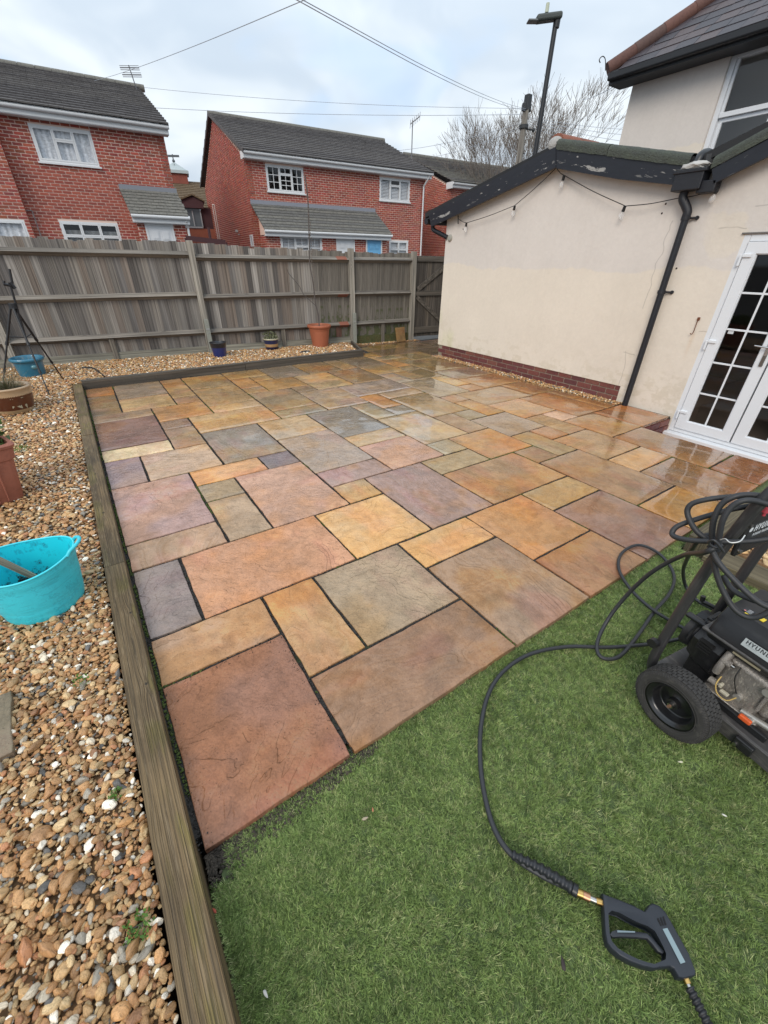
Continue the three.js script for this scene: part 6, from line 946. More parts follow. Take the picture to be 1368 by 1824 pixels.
{
  const p = standAt(62, 673, 0.03, 0.16), t = thing('plant_pot', 'squat teal glazed pot with side knobs beyond the tripod', 'plant pot', [p.x, 0.035, p.z], 0, 'pots on the gravel'), m = glaze([0.018, 0.16, 0.26]);
  part('pot', lathe([[0, 0], [0.150, 0], [0.160, 0.01], [0.178, 0.18], [0.180, 0.205]], 44), m, t);
  part('rim', lathe([[0.180, 0.205], [0.200, 0.21], [0.212, 0.228], [0.210, 0.25], [0.196, 0.262], [0.184, 0.25], [0.175, 0.2]], 44), m, t);
  const f = awayFrom(p).negate(); for (const s of [0.25, 3.4]) { const d = f.clone().applyAxisAngle(V3(0, 1, 0), s); part('knob', new THREE.SphereGeometry(0.036, 14, 10).scale(1, 0.9, 1).translate(d.x * 0.175, 0.145, d.z * 0.175), glaze([0.09, 0.25, 0.30]), t); }
  part('soil', new THREE.CircleGeometry(0.18, 30).rotateX(-Math.PI / 2).translate(0, 0.205, 0), potSoil, t);
  part('dead_stems', leafStrip(22, 9, 0.15, 0.05, 0.13, 0.0018, 0.6, 0.13).translate(0, 0.205, 0), leafMat(0.26, 0.22, 0.14), t);
}
{
  const p = standAt(33, 737, 0.03, 0.17), t = thing('plant_pot', 'brown and cream glazed pot with bamboo leaf pattern and dry lavender', 'plant pot', [p.x, 0.02, p.z], 0, 'pots on the gravel');
  part('pot', lathe([[0, 0], [0.155, 0], [0.160, 0.012], [0.180, 0.05]], 48), glaze([0.46, 0.33, 0.185]), t);
  part('brown_band', lathe([[0.180, 0.05], [0.206, 0.15], [0.213, 0.21]], 48), glaze([0.095, 0.024, 0.009]), t);
  part('rim', lathe([[0.213, 0.21], [0.216, 0.26], [0.226, 0.268], [0.230, 0.28], [0.222, 0.292], [0.205, 0.29], [0.195, 0.26], [0.19, 0.22]], 48), glaze([0.50, 0.34, 0.20]), t);
  const beads = []; for (let k = 0; k < 90; k++) { const a = k / 90 * 6.283; beads.push(new THREE.SphereGeometry(0.006, 6, 4).translate(Math.cos(a) * 0.213, 0.205, Math.sin(a) * 0.213)); } part('bead_row', beads, glaze([0.42, 0.27, 0.13]), t);
  // bamboo leaves raised on the brown band, towards the patio
  const f = awayFrom(p).negate(), a0 = Math.atan2(f.z, f.x), lv = [], sk = (da, y) => { const r = lerp(0.180, 0.213, (y - 0.05) / 0.16) + 0.0025; return [Math.cos(a0 + da) * r, y, Math.sin(a0 + da) * r]; };
  const leaf = (da, y, ang, L, w) => { const c = Math.cos(ang), s = Math.sin(ang), P = (u, v) => sk(da - (u * c - v * s) / 0.2, y + u * s + v * c), pos = [], idx = []; for (let k = 0; k <= 6; k++) { const u = k / 6, ww = w * Math.sin(Math.PI * Math.pow(u, 0.7)) + 0.0004; pos.push(...P(u * L, ww), ...P(u * L, 0), ...P(u * L, -ww)); } for (let k = 0; k < 6; k++) for (const e of [0, 1]) { const a = k * 3 + e; idx.push(a, a + 3, a + 1, a + 1, a + 3, a + 4); } const g = new THREE.BufferGeometry(); g.setAttribute('position', new THREE.Float32BufferAttribute(pos, 3)); g.setIndex(idx); g.computeVertexNormals(); return g; };
  for (const [da, y, an, L, w] of [[-0.25, 0.185, -0.95, 0.085, 0.014], [-0.42, 0.135, -1.0, 0.075, 0.015], [-0.3, 0.15, 2.9, 0.09, 0.007], [-0.32, 0.14, 3.5, 0.07, 0.007], [-0.35, 0.135, -2.1, 0.06, 0.008], [-0.75, 0.185, -1.2, 0.07, 0.007], [-0.75, 0.185, -1.7, 0.07, 0.007], [-0.75, 0.185, -0.6, 0.06, 0.006], [-0.75, 0.185, -2.3, 0.065, 0.006], [-0.85, 0.12, -1.4, 0.06, 0.008]]) lv.push(leaf(da + 0.32, y, an, L * 1.15, w * 1.5));
  part('leaf_pattern', lv, std(lin(0.45, 0.42, 0.30), 0.5, { side: THREE.DoubleSide }), t);
  part('soil', new THREE.CircleGeometry(0.2, 30).rotateX(-Math.PI / 2).translate(0, 0.245, 0), potSoil, t);
  part('foliage', leafStrip(300, 12, 0.18, 0.09, 0.24, 0.0026, 0.4, 0.15).translate(0, 0.24, 0), leafMat(0.10, 0.105, 0.05), t); part('dry_stems', leafStrip(70, 13, 0.22, 0.18, 0.44, 0.0018, 0.3, 0.14).translate(0, 0.24, 0), leafMat(0.22, 0.17, 0.11), t);
}
{
  // square tapered terracotta planter cut by the frame
  const c = onLevel(38, 887, 0.02), t = thing('square_planter', 'tall square tapered terracotta planter with leafy plant beside the gravel', 'planter', [c.x - 0.165, 0.012, c.z - 0.10], 0.35, 'pots on the gravel'), m = std(lin(0.36, 0.13, 0.085), 0.62, { map: speck, bumpMap: soilBump, bumpScale: 0.001 });
  const ring = (s, y) => { const pts = [], r = 0.045; for (const [sx, sz, a] of [[1, 1, 0], [-1, 1, 1], [-1, -1, 2], [1, -1, 3]]) for (let k = 0; k <= 4; k++) { const th = (a + k / 4) * Math.PI / 2; pts.push([sx * (s - r) + Math.cos(th) * r, y, sz * (s - r) + Math.sin(th) * r]); } return pts; };
  const loft = rings => { const pos = [], idx = [], n = rings[0].length; rings.forEach(r => r.forEach(p => pos.push(...p))); for (let j = 0; j < rings.length - 1; j++) for (let i = 0; i < n; i++) { const a = j * n + i, b = j * n + (i + 1) % n; idx.push(a, a + n, b, b, a + n, b + n); } const g = new THREE.BufferGeometry(); g.setAttribute('position', new THREE.Float32BufferAttribute(pos, 3)); g.setIndex(idx); g.computeVertexNormals(); return toCreasedNormals(g, 0.6); };
  part('pot', worldUV(loft([ring(0.02, 0), ring(0.145, 0), ring(0.15, 0.012), ring(0.190, 0.315)]), 2), m, t);
  part('rim', worldUV(loft([ring(0.192, 0.312), ring(0.200, 0.318), ring(0.213, 0.395), ring(0.222, 0.402), ring(0.226, 0.42), ring(0.216, 0.432), ring(0.198, 0.43), ring(0.185, 0.36)]), 2), m, t);
  for (let k = 0; k < 4; k++) { const f = []; for (const u of [-0.07, 0, 0.07]) f.push(rod([u * 0.75, 0.02, 0.152], [u, 0.30, 0.190], 0.006, 0.010, 6)); part('rib', f, m, t, [0, 0, 0], [0, k * Math.PI / 2, 0]); }
  part('soil', box(0.37, 0.01, 0.37, 0, 0.385, 0), potSoil, t);
  part('foliage', leafTuft(720, 15, 0.22, 0.24, 0.05).translate(0, 0.38, 0), leafMat(0.085, 0.145, 0.035), t);
}
// broken slab in the gravel, leaning slab by the gate, weeds
{
  const m = part('loose_slab', stoneSlab([[-1.36, 0.01], [-1.045, 0.02], [-1.02, 0.325], [-1.36, 0.34]], 4001, 0.045, 0.04), stoneMat([128, 122, 104], 0, 0.1, 1)); tag(m, 'grey broken slab lying on the pebbles near the turquoise tub', 'slab');
  const s = thing('leaning_slab', 'small mossy sandstone slab leaning on the fence beside the gate', 'slab', [5.46, 0.0, -6.22], 0.05);
  part('slab', stoneSlab([[-0.135, -0.15], [0.125, -0.15], [0.13, 0.15], [-0.12, 0.15]], 4003, 0.018, 0.036), stoneMat([152, 122, 78], 1, 0.3, 1), s, [0, 0.150, -0.04], [Math.PI / 2 - 0.22, 0, -0.07]);
  for (const [x, y, n, R, sd] of [[145, 1213, 60, 0.03, 31], [245, 1655, 90, 0.035, 32], [205, 1418, 46, 0.02, 33], [30, 800, 160, 0.09, 34]]) { const p = onLevel(x, y, 0.03), t = thing('weed', ['tiny weed sprouting in the pebbles close to the edging knot', 'small clover like weed among big pebbles', 'straggly weed by the timber edging', 'low green weed behind the square planter'][sd - 31], 'weed', [p.x, 0.018, p.z], 0, 'weeds in the gravel'); part('leaves', leafTuft(n, sd, R, 0.035, 0.012), leafMat(0.09, 0.19, 0.03), t); part('stem', [rod([0, -0.01, 0], [0.01, 0.03, 0], 0.0012), rod([0, -0.01, 0], [-0.012, 0.026, 0.01], 0.0012)], leafMat(0.1, 0.14, 0.05).clone(), t).material.vertexColors = false; }
  const hs = part('garden_hose_end', tube([onLevel(146, 655, 0.07), onLevel(163, 655, 0.075), onLevel(174, 661, 0.07), onLevel(186, 671, 0.065)], 0.011, 20, 8), std(lin(0.02, 0.02, 0.022), 0.5)); tag(hs, 'short black hose end poking out of the gravel', 'hose');
  const dp = onLevel(545, 627, 0.06), dr = part('gravel_vent', rbox(0.16, 0.02, 0.12, 0.006), std(lin(0.03, 0.03, 0.032), 0.6)); dr.position.set(dp.x, 0.065, dp.z); tag(dr, 'small black cover half buried in gravel before the terracotta pot', 'cover');
}
// moss and grit in the joints, flecks on the turf
{
  const q = mulberry(61), g = new THREE.IcosahedronGeometry(1, 1), put = (name, parent, list, mat, colour) => { const im = new THREE.InstancedMesh(g, mat, list.length), M = new THREE.Matrix4(), Q = new THREE.Quaternion(); list.forEach(([x, y, z, s], k) => { Q.setFromEuler(new THREE.Euler(q() * 6, q() * 6, q() * 6)); M.compose(V3(x, y, z), Q, V3(s * (0.6 + q()), s * (0.4 + 0.5 * q()), s * (0.6 + q()))); im.setMatrixAt(k, M); im.setColorAt(k, colour()); }); im.name = partName(parent, name); im.userData.kind = 'stuff'; shadows(im); parent.add(im); };
  const moss = [], grit = [];
  for (const [u0, u1, v0, v1] of slabs) { if (u0 > 14 && v0 > 14) continue; const lines = [[u0 * 0.3, -v0 * 0.3, u1 * 0.3, -v0 * 0.3], [u0 === -2 ? sleeperX(-v0 * 0.3) + 0.01 : u0 * 0.3, -v0 * 0.3, u0 === -2 ? sleeperX(-v1 * 0.3) + 0.01 : u0 * 0.3, -v1 * 0.3]]; for (const [x0, z0, x1, z1] of lines) { if (z0 > 0.95 && z1 > 0.95) continue; const L = Math.hypot(x1 - x0, z1 - z0), n = Math.round(L * 300); for (let k = 0; k < n; k++) { const t = q(), x = lerp(x0, x1, t), z = lerp(z0, z1, t); if (fbm(x * 2.1, z * 2.1, 0, 333, 4) > 0.66 || (u0 === -2 && x1 - x0 < 0.02 && fbm(z * 3, 2, 0, 335, 3) > 0.46)) moss.push([x + (q() - 0.5) * 0.011, -0.012 + q() * 0.005, z + (q() - 0.5) * 0.011, 0.0022 + q() * 0.003]); else if (q() < 0.5) grit.push([x + (q() - 0.5) * 0.012, -0.011 + q() * 0.003, z + (q() - 0.5) * 0.012, 0.0018 + q() * 0.0022]); } } }
  for (let k = 0; k < 200; k++) { const e = Math.floor(q() * 3), t = q(), d = Math.pow(q(), 3) * 0.05; const [x, z] = e === 0 ? [-0.55 + d + 0.01, lerp(0.35, 1.0, t)] : e === 1 ? [-0.01 - d, lerp(0.32, 0.97, t)] : [lerp(-0.54, 0, t), 0.31 + d]; grit.push([x, 0.0012, z, 0.0007 + q() * 0.0016]); }
  put('moss', patio, moss, std(0xffffff, 0.95), () => { const v = 0.6 + 0.8 * q(); return lin(0.06 * v, 0.085 * v, 0.016 * v); }); put('grit', patio, grit, std(0xffffff, 0.9), () => { const v = 0.5 + q(); return lin(0.035 * v, 0.03 * v, 0.027 * v); });
  const soil = []; for (let k = 0; k < 1500; k++) { const t = Math.pow(q(), 1.6), x = lerp(-0.53, 0.1, t), z = 0.985 + Math.abs(q() + q() - 1) * 0.11 * (1 - t * 0.75); soil.push([x, -0.03 + q() * 0.004, z, 0.002 + q() * 0.004]); } put('soil_crumbs', turf, soil, std(0xffffff, 0.95), () => { const v = 0.5 + q(); return lin(0.05 * v, 0.04 * v, 0.03 * v); });
  for (const [x, y, c, s, lb] of [[1212, 1357, [0.62, 0.58, 0.42], 0.008, 'pale leaf fragment on the turf near the wheel'], [1003, 1716, [0.03, 0.02, 0.018], 0.012, 'dark dried leaf on the turf by the spray gun'], [1290, 1452, [0.6, 0.58, 0.5], 0.006, 'pale fleck on the turf before the washer deck'], [650, 1458, [0.35, 0.29, 0.2], 0.009, 'fluffy tan scrap on the turf beside the terracotta slab'], [664, 1442, [0.4, 0.16, 0.08], 0.006, 'tiny orange chip on the turf beside the terracotta slab'], [473, 1770, [0.42, 0.41, 0.38], 0.008, 'small grey stone chip on the turf near the timber edging'], [382, 1622, [0.36, 0.07, 0.04], 0.007, 'small red chip in the soil at the slab corner']]) { const p = onLevel(x, y, -0.006), m = part('debris_fleck', pebFine[2], std(lin(...c), 0.7)); m.position.copy(p); m.scale.set(s * 1.4, s * 0.6, s * 0.8); m.rotation.y = x; tag(m, lb, 'debris', 'scraps on the turf'); }
}
// ---------------------------------------------------------------- tripod
{
  const F1 = onLevel(113, 676, 0.04), F2 = onLevel(88, 703, 0.04), F3 = onLevel(4, 700, 0.03), bx = (F1.x + F2.x + F3.x) / 3, bz = (F1.z + F2.z + F3.z) / 3, U = (x, y) => upright(x, y, bx, bz);
  const t = thing('tripod', 'thin black camera tripod with phone clamp standing on the gravel', 'tripod', [0, 0, 0]), m = std(lin(0.012, 0.012, 0.014), 0.45), top = U(22, 545), neck = U(20, 512), head = U(17, 503);
  for (const f of [F1, F2, F3]) {
    const a = top.clone().add(V3((f.x - top.x) * 0.035, 0, (f.z - top.z) * 0.035)), k = s => a.clone().lerp(f, s), lg = part('leg', [rod(k(0), k(0.42), 0.014), rod(k(0.42), k(0.74), 0.0105), rod(k(0.74), k(1), 0.0075)], m, t);
    part('leg_clamp', [rod(k(0.395), k(0.435), 0.019), rod(k(0.715), k(0.75), 0.016), rod(k(0.985), k(1.0), 0.010)], m, lg);
  }
  const hub = top.clone().add(V3(0, -0.36, 0)); part('spreader', [F1, F2, F3].map(f => rod(hub, top.clone().lerp(f, 0.34), 0.006)), m, t);
  part('hub', [cyl(0.035, 0.04, 0.06, top.x, top.y, top.z, 14)], m, t); part('centre_column', [rod(hub, head, 0.012)], m, t);
  part('phone_clamp', [rod(U(6, 506), U(25, 510), 0.016), rod(head, U(27, 514), 0.02), rod(U(22, 505), U(17, 479), 0.013), rod(U(7, 505), U(7, 500), 0.012)], m, t);
}
// ---------------------------------------------------------------- turquoise tub with a trowel
{
  const p = standAt(82, 1098, 0.02, 0.165).addScaledVector(cRt0, 0.052), t = thing('flexible_tub', 'turquoise flexible plastic tub, grubby inside, on the pebbles', 'tub', [p.x, 0.014, p.z]);
  const grime = colorTex(512, 512, (x, y) => { const n = fbm(x * 9, y * 9, 9, 121, 5, 0.62), f = fbm(x * 60, y * 60, 60, 125, 3, 0.6), scr = sstep(0.60, 0.72, fbm(x * 6, y * 46, 0, 127, 4, 0.6)), d = Math.max(sstep(0.50, 0.66, n * 0.6 + f * 0.4), scr * 0.8), k = 0.92 + 0.2 * (n - 0.5); return [lerp(1, 0.55, d * 0.6) * k, lerp(1, 0.62, d * 0.6) * k, lerp(1, 0.66, d * 0.6) * k]; });
  const muck = colorTex(512, 512, (x, y) => { const n = fbm(x * 14, y * 7, 0, 131, 5, 0.62), f = fbm(x * 70, y * 70, 0, 135, 3, 0.6), lowd = sstep(0.48, 0.05, y), d = sstep(0.50, 0.62, n * 0.45 + f * 0.30 + lowd * 0.36), s = sstep(0.56, 0.7, n); return [lerp(0.012, 0.03, d), lerp(lerp(0.64, 0.46, s), 0.034, d), lerp(lerp(0.76, 0.58, s), 0.034, d)]; });
  const turq = std(lin(0.06, 0.68, 0.80), 0.42, { map: grime }), inner = std(0xffffff, 0.5, { map: muck });
  // oval mouth: the two lugs pull the rim out along one axis; the rim dips between them
  const ax = V3(0.93, 0, 0.18).normalize(), aa = Math.atan2(ax.z, ax.x), N = 72, prof = [[0, 0], [0.160, 0.0], [0.169, 0.009], [0.173, 0.035], [0.180, 0.09], [0.188, 0.16], [0.196, 0.225], [0.204, 0.285]], shape = (r, y, th, off = 0) => { const k = y / 0.285, e = Math.cos(2 * (th - aa)); return [Math.cos(th) * (r + off) * (1 + 0.055 * k * e), y + (k > 0 ? 0.014 * k * k * k * e : 0), Math.sin(th) * (r + off) * (1 + 0.055 * k * e)]; };
  const skin = (pr, off, flip, ribs) => { const pos = [], uv = [], idx = []; const dense = []; for (let i = 0; i < pr.length - 1; i++) { const n = i > 2 ? 6 : 1; for (let k = 0; k < n; k++) dense.push([lerp(pr[i][0], pr[i + 1][0], k / n), lerp(pr[i][1], pr[i + 1][1], k / n)]); } dense.push(pr[pr.length - 1]); dense.forEach(([r, y], j) => { for (let i = 0; i <= N; i++) { const th = i / N * 6.2832, rb = ribs && y > 0.03 && y < 0.27 ? 0.0009 * Math.sin(y * 520) : 0; pos.push(...shape(r + rb, y, th, off)); uv.push(i / N * 3, y / 0.33); } }); for (let j = 0; j < dense.length - 1; j++) for (let i = 0; i < N; i++) { const a = j * (N + 1) + i, b = a + N + 1; flip ? idx.push(a, a + 1, b, b, a + 1, b + 1) : idx.push(a, b, a + 1, b, b + 1, a + 1); } const g = new THREE.BufferGeometry(); g.setAttribute('position', new THREE.Float32BufferAttribute(pos, 3)); g.setAttribute('uv', new THREE.Float32BufferAttribute(uv, 2)); g.setIndex(idx); g.computeVertexNormals(); return g; };
  part('tub', skin(prof, 0, false, true), turq, t); part('inner_lining', skin(prof.map(([r, y]) => [r, y === 0 ? 0.004 : Math.max(0.004, y)]), -0.004, true, false), inner, t);
  const rimPts = []; for (let i = 0; i < 64; i++) rimPts.push(V3(...shape(0.2025, 0.285, i / 64 * 6.2832))); part('rim', tube(rimPts, 0.0048, 128, 8, true), std(lin(0.06, 0.68, 0.80), 0.38), t);
  for (const s of [0, Math.PI]) {                                       // lugs: loops standing on the rim
    const L = []; for (let k = 0; k <= 12; k++) { const u = k / 12 * 2 - 1, th = aa + s + u * 0.34, b = shape(0.205, 0.285, th), lift = 0.034 * Math.sqrt(Math.max(0, 1 - u * u)); const o = 0.034 * (1 - u * u); L.push(V3(b[0] + Math.cos(th) * o, b[1] + lift - 0.004, b[2] + Math.sin(th) * o)); } part('handle', tube(L, 0.0085, 40, 10), turq, t);
  }
  const q = mulberry(71), crumbs = []; for (let k = 0; k < 240; k++) { const a = q() * 6.283, r = 0.135 * Math.sqrt(q()), s = 0.003 + 0.007 * q() * q(); crumbs.push(new THREE.IcosahedronGeometry(s, 0).translate(Math.cos(a) * r, 0.008 + s * 0.5, Math.sin(a) * r)); } part('mud', [worldUV(lathe([[0, 0.014], [0.08, 0.012], [0.12, 0.009], [0.140, 0.005]], 30), 3), ...crumbs.map(g => worldUV(g, 3))], potSoil, t);
  for (const [dx, dz, s] of [[0.04, 0.03, 0.016], [0.06, 0.0, 0.012]]) part('stone_chip', pebFine[1].clone().scale(s, s, s).translate(dx, 0.025, dz), std(lin(0.55, 0.5, 0.42), 0.7), t);
  const hb = standAt(82, 1098, 0.02, 0.165), tool = thing('wooden_handle', 'worn wooden tool handle resting in the turquoise tub', 'tool handle', [0, 0, 0]), a = upright(58, 1040, p.x, p.z), b = upright(-40, 980, p.x - 0.04, p.z + 0.02), e = V3(p.x + 0.07, 0.05, p.z - 0.02);
  part('handle', [rod(e, b, 0.0135, 0.0165, 14), new THREE.SphereGeometry(0.0165, 12, 8).translate(b.x, b.y, b.z)], std(lin(1.35, 1.1, 0.82), 0.75, { map: greyWood }), tool);
  part('tool_head', [rod(e, e.clone().add(V3(0.03, -0.02, -0.03)), 0.016)], std(lin(0.1, 0.1, 0.1), 0.5, { metalness: 0.6 }), tool);
}
// ---------------------------------------------------------------- petrol pressure washer
const PW = { o: V3(1.058, -0.024, 1.552), th: 8.8 * D2R };
const pwAxis = V3(Math.cos(PW.th), 0, Math.sin(PW.th)), pwLong = V3(-Math.sin(PW.th), 0, Math.cos(PW.th));
const pwPoint = (px, py, x) => onPlane(px, py, PW.o.clone().addScaledVector(pwAxis, x), pwAxis);
const pwWorld = (x, y, z) => PW.o.clone().addScaledVector(pwAxis, x).addScaledVector(pwLong, z).add(V3(0, y, 0));
const scuff = colorTex(256, 256, (x, y) => { const n = fbm(x * 9, y * 9, 9, 141, 5, 0.62), s = sstep(0.55, 0.74, fbm(x * 30, y * 12, 0, 147, 4, 0.6)), k = 0.8 + 0.6 * n; return [lerp(0.55 * k, 1.0, s), lerp(0.53 * k, 0.96, s), lerp(0.52 * k, 0.9, s)]; });
const pwBlack = std(lin(0.020, 0.0205, 0.023), 0.36, { map: scuff, bumpMap: soilBump, bumpScale: 0.0006 }), pwTube = std(lin(0.058, 0.058, 0.062), 0.42, { map: scuff }), pwDeck = std(lin(0.10, 0.098, 0.098), 0.5, { map: scuff }), rubber = std(lin(0.062, 0.060, 0.058), 0.8, { map: scuff }), hoseMat = std(lin(0.026, 0.027, 0.030), 0.5, { bumpMap: soilBump, bumpScale: 0.0005 });
const alloy = std(lin(0.52, 0.49, 0.45), 0.45, { metalness: 0.55, map: scuff, bumpMap: soilBump, bumpScale: 0.002 }), steel = std(lin(0.5, 0.48, 0.45), 0.3, { metalness: 1 }), brass = std(lin(0.62, 0.40, 0.14), 0.28, { metalness: 1 });
function lettering(w, h, draw) { const c = document.createElement('canvas'); c.width = w; c.height = h; const x = c.getContext('2d'); draw(x, w, h); const t = new THREE.CanvasTexture(c); t.colorSpace = THREE.SRGBColorSpace; t.magFilter = THREE.LinearFilter; return t; }
{
  const t = thing('pressure_washer', 'black petrol pressure washer with upright tube handle on the turf', 'pressure washer', [PW.o.x, PW.o.y, PW.o.z], -PW.th);
  // wheels
  const wheel = x => {
    const w = new THREE.Group(); w.name = partName(t, 'wheel'); t.add(w); w.position.set(x, 0.1375, 0); const R = 0.1375, out = x < 0.2 ? -1 : 1;
    part('tyre', lathe([[0.086, -0.030], [0.090, -0.040], [0.102, -0.044], [0.118, -0.0445], [0.128, -0.041], [0.1325, -0.034], [0.1335, -0.02], [0.134, 0], [0.1335, 0.02], [0.1325, 0.034], [0.128, 0.041], [0.118, 0.0445], [0.102, 0.044], [0.090, 0.040], [0.086, 0.030]], 72).rotateZ(Math.PI / 2), rubber, w);
    const tread = []; for (let r = 0; r < 5; r++) for (let k = 0; k < 46; k++) { const a = (k + (r % 2) * 0.5) / 46 * 6.2832; tread.push(box(0.0128, 0.0055, 0.0148, (r - 2) * 0.0145, R - 0.0025 - Math.abs(r - 2) * 0.0006, 0).rotateX(a)); }
    for (const s of [-1, 1]) for (let k = 0; k < 84; k++) { const a = k / 84 * 6.2832; tread.push(box(0.0035, 0.013, 0.0034).rotateZ(s * 0.42).translate(s * 0.0415, 0.1265, 0).rotateX(a)); }
    part('tread', worldUV(merge(tread), 4), rubber, w);
    part('tyre_ring', [new THREE.TorusGeometry(0.104, 0.0011, 6, 72).rotateY(Math.PI / 2).translate(-0.0442, 0, 0), new THREE.TorusGeometry(0.094, 0.0014, 6, 72).rotateY(Math.PI / 2).translate(-0.0436, 0, 0)], rubber, w);
    part('rim', lathe([[0.012, 0.006], [0.022, 0.004], [0.030, -0.002], [0.058, -0.010], [0.065, -0.004], [0.070, 0.024], [0.076, 0.032], [0.086, 0.036], [0.0905, 0.0425], [0.088, 0.030], [0.08, 0.028]], 56).rotateZ(-out * Math.PI / 2), phys(lin(0.010, 0.010, 0.011), 0.32, { clearcoat: 0.4 }), w);
    part('hub', cyl(0.021, 0.024, 0.034, 0, 0, 0, 20).rotateZ(Math.PI / 2).translate(out * 0.006, 0, 0), std(lin(0.012, 0.012, 0.013), 0.4), w); part('axle_nut', new THREE.CylinderGeometry(0.0105, 0.0105, 0.014, 6).rotateZ(Math.PI / 2).translate(out * 0.030, 0, 0), steel, w); part('axle_end', cyl(0.006, 0.006, 0.010, 0, 0, 0, 12).rotateZ(Math.PI / 2).translate(out * 0.041, 0, 0), std(lin(0.22, 0.12, 0.07), 0.7, { metalness: 0.4 }), w);
  };
  wheel(0.045); wheel(0.575); part('axle', rod([0.07, 0.1375, 0], [0.55, 0.1375, 0], 0.009), steel, t);
  // deck
  part('deck', [rbox(0.36, 0.012, 0.66, 0.004, 0.345, 0.112, 0.17), rbox(0.012, 0.065, 0.64, 0.004, 0.168, 0.082, 0.17), rbox(0.012, 0.065, 0.64, 0.004, 0.522, 0.082, 0.17), rbox(0.34, 0.065, 0.012, 0.004, 0.345, 0.082, 0.494), rbox(0.30, 0.05, 0.012, 0.004, 0.345, 0.09, -0.156)], pwDeck, t);
  const ft = part('foot_bracket', [rbox(0.02, 0.045, 0.06, 0.005, 0.155, 0.082, 0.20), rbox(0.012, 0.03, 0.035, 0.003, 0.150, 0.082, 0.212)], std(lin(0.015, 0.015, 0.016), 0.4), t); part('bolt', cyl(0.007, 0.007, 0.008, 0, 0, 0, 8).rotateZ(Math.PI / 2).translate(0.142, 0.075, 0.182), steel, ft);
  for (const x of [0.2, 0.49]) part('rubber_foot', cyl(0.026, 0.03, 0.10, x, 0.052, 0.44, 16), rubber, t);
  part('engine_rail', [rbox(0.02, 0.03, 0.30, 0.004, 0.20, 0.132, 0.08), rbox(0.02, 0.03, 0.30, 0.004, 0.46, 0.132, 0.08)], pwBlack, t);
  // handle: two uprights joined over the top, panel between
  part('handle_frame', tube([[0.105, 0.118, -0.09], [0.103, 0.13, -0.135], [0.10, 0.185, -0.150], [0.10, 0.30, -0.152], [0.10, 0.50, -0.146], [0.10, 0.70, -0.136], [0.10, 0.90, -0.112], [0.103, 0.985, -0.096], [0.125, 1.035, -0.085], [0.175, 1.055, -0.080], [0.375, 1.055, -0.080], [0.425, 1.035, -0.085], [0.447, 0.985, -0.096], [0.45, 0.90, -0.112], [0.45, 0.70, -0.136], [0.45, 0.50, -0.146], [0.45, 0.30, -0.152], [0.45, 0.185, -0.150], [0.447, 0.13, -0.135], [0.445, 0.118, -0.09]], 0.0178, 180, 16), pwTube, t);
  part('handle_knob', [cyl(0.020, 0.020, 0.022, 0, 0, 0, 8).rotateZ(Math.PI / 2).translate(0.068, 0.285, -0.165), rod([0.075, 0.285, -0.165], [0.10, 0.285, -0.155], 0.007)], pwBlack, t); part('frame_hook', [rod([0.45, 0.32, -0.15], [0.43, 0.325, -0.21], 0.010), rod([0.43, 0.325, -0.21], [0.43, 0.35, -0.215], 0.010)], pwBlack, t);
  const pn = new THREE.Group(); pn.name = 'control_panel'; t.add(pn); pn.position.set(0.275, 0.845, -0.112); pn.rotation.x = -0.11;
  part('plate', rbox(0.318, 0.19, 0.016, 0.006), pwBlack, pn); part('lettering', new THREE.PlaneGeometry(0.20, 0.062).translate(-0.035, -0.012, 0.0085), std(0xffffff, 0.5, { map: lettering(640, 200, (x, w, h) => { x.fillStyle = '#2b2d30'; x.fillRect(0, 0, w, h); x.fillStyle = '#d9dcde'; x.font = 'italic bold 104px sans-serif'; x.fillText('HYUNDAI', 96, 104); x.beginPath(); x.ellipse(50, 70, 34, 24, -0.3, 0, 7); x.fill(); x.font = 'italic bold 44px sans-serif'; x.fillText('POWER PRODUCTS', 110, 164); }) }), pn);
  for (const [x, y, c] of [[-0.085, 0.088, [0.75, 0.30, 0.015]], [-0.118, 0.078, [0.50, 0.06, 0.08]], [-0.04, 0.085, [0.03, 0.25, 0.08]], [0.0, 0.085, [0.6, 0.6, 0.6]]]) part('nozzle', [cyl(0.011, 0.013, 0.02, x, y, 0.022, 12).rotateX(0), cyl(0.005, 0.005, 0.02, x, y - 0.014, 0.022, 8)], std(lin(...c), 0.4), pn);
  part('panel_bolt', [cyl(0.007, 0.007, 0.01, 0, 0, 0, 8).rotateX(Math.PI / 2).translate(-0.145, -0.075, 0.011), cyl(0.007, 0.007, 0.01, 0, 0, 0, 8).rotateX(Math.PI / 2).translate(-0.145, 0.02, 0.011)], steel, pn);
  // engine: recoil starter and fan shroud at the handle end, crankcase, tank
  const en = new THREE.Group(); en.name = 'engine'; t.add(en);
  const shroud = lathe([[0, -0.110], [0.085, -0.110], [0.098, -0.104], [0.112, -0.075], [0.118, -0.06], [0.124, 0.0], [0.120, 0.004]], 8).rotateX(Math.PI / 2).rotateZ(Math.PI / 8);
  part('fan_shroud', toCreasedNormals(shroud, 0.5).scale(1.02, 1.04, 1).translate(0.325, 0.262, -0.01), pwBlack, en);
  part('shroud_base', rbox(0.20, 0.10, 0.10, 0.012, 0.325, 0.18, -0.045), pwBlack, en);
  part('recoil_cover', [cyl(0.078, 0.088, 0.045, 0, 0, 0, 10).rotateX(Math.PI / 2).translate(0.325, 0.27, -0.138)], std(lin(0.020, 0.020, 0.022), 0.5), en);
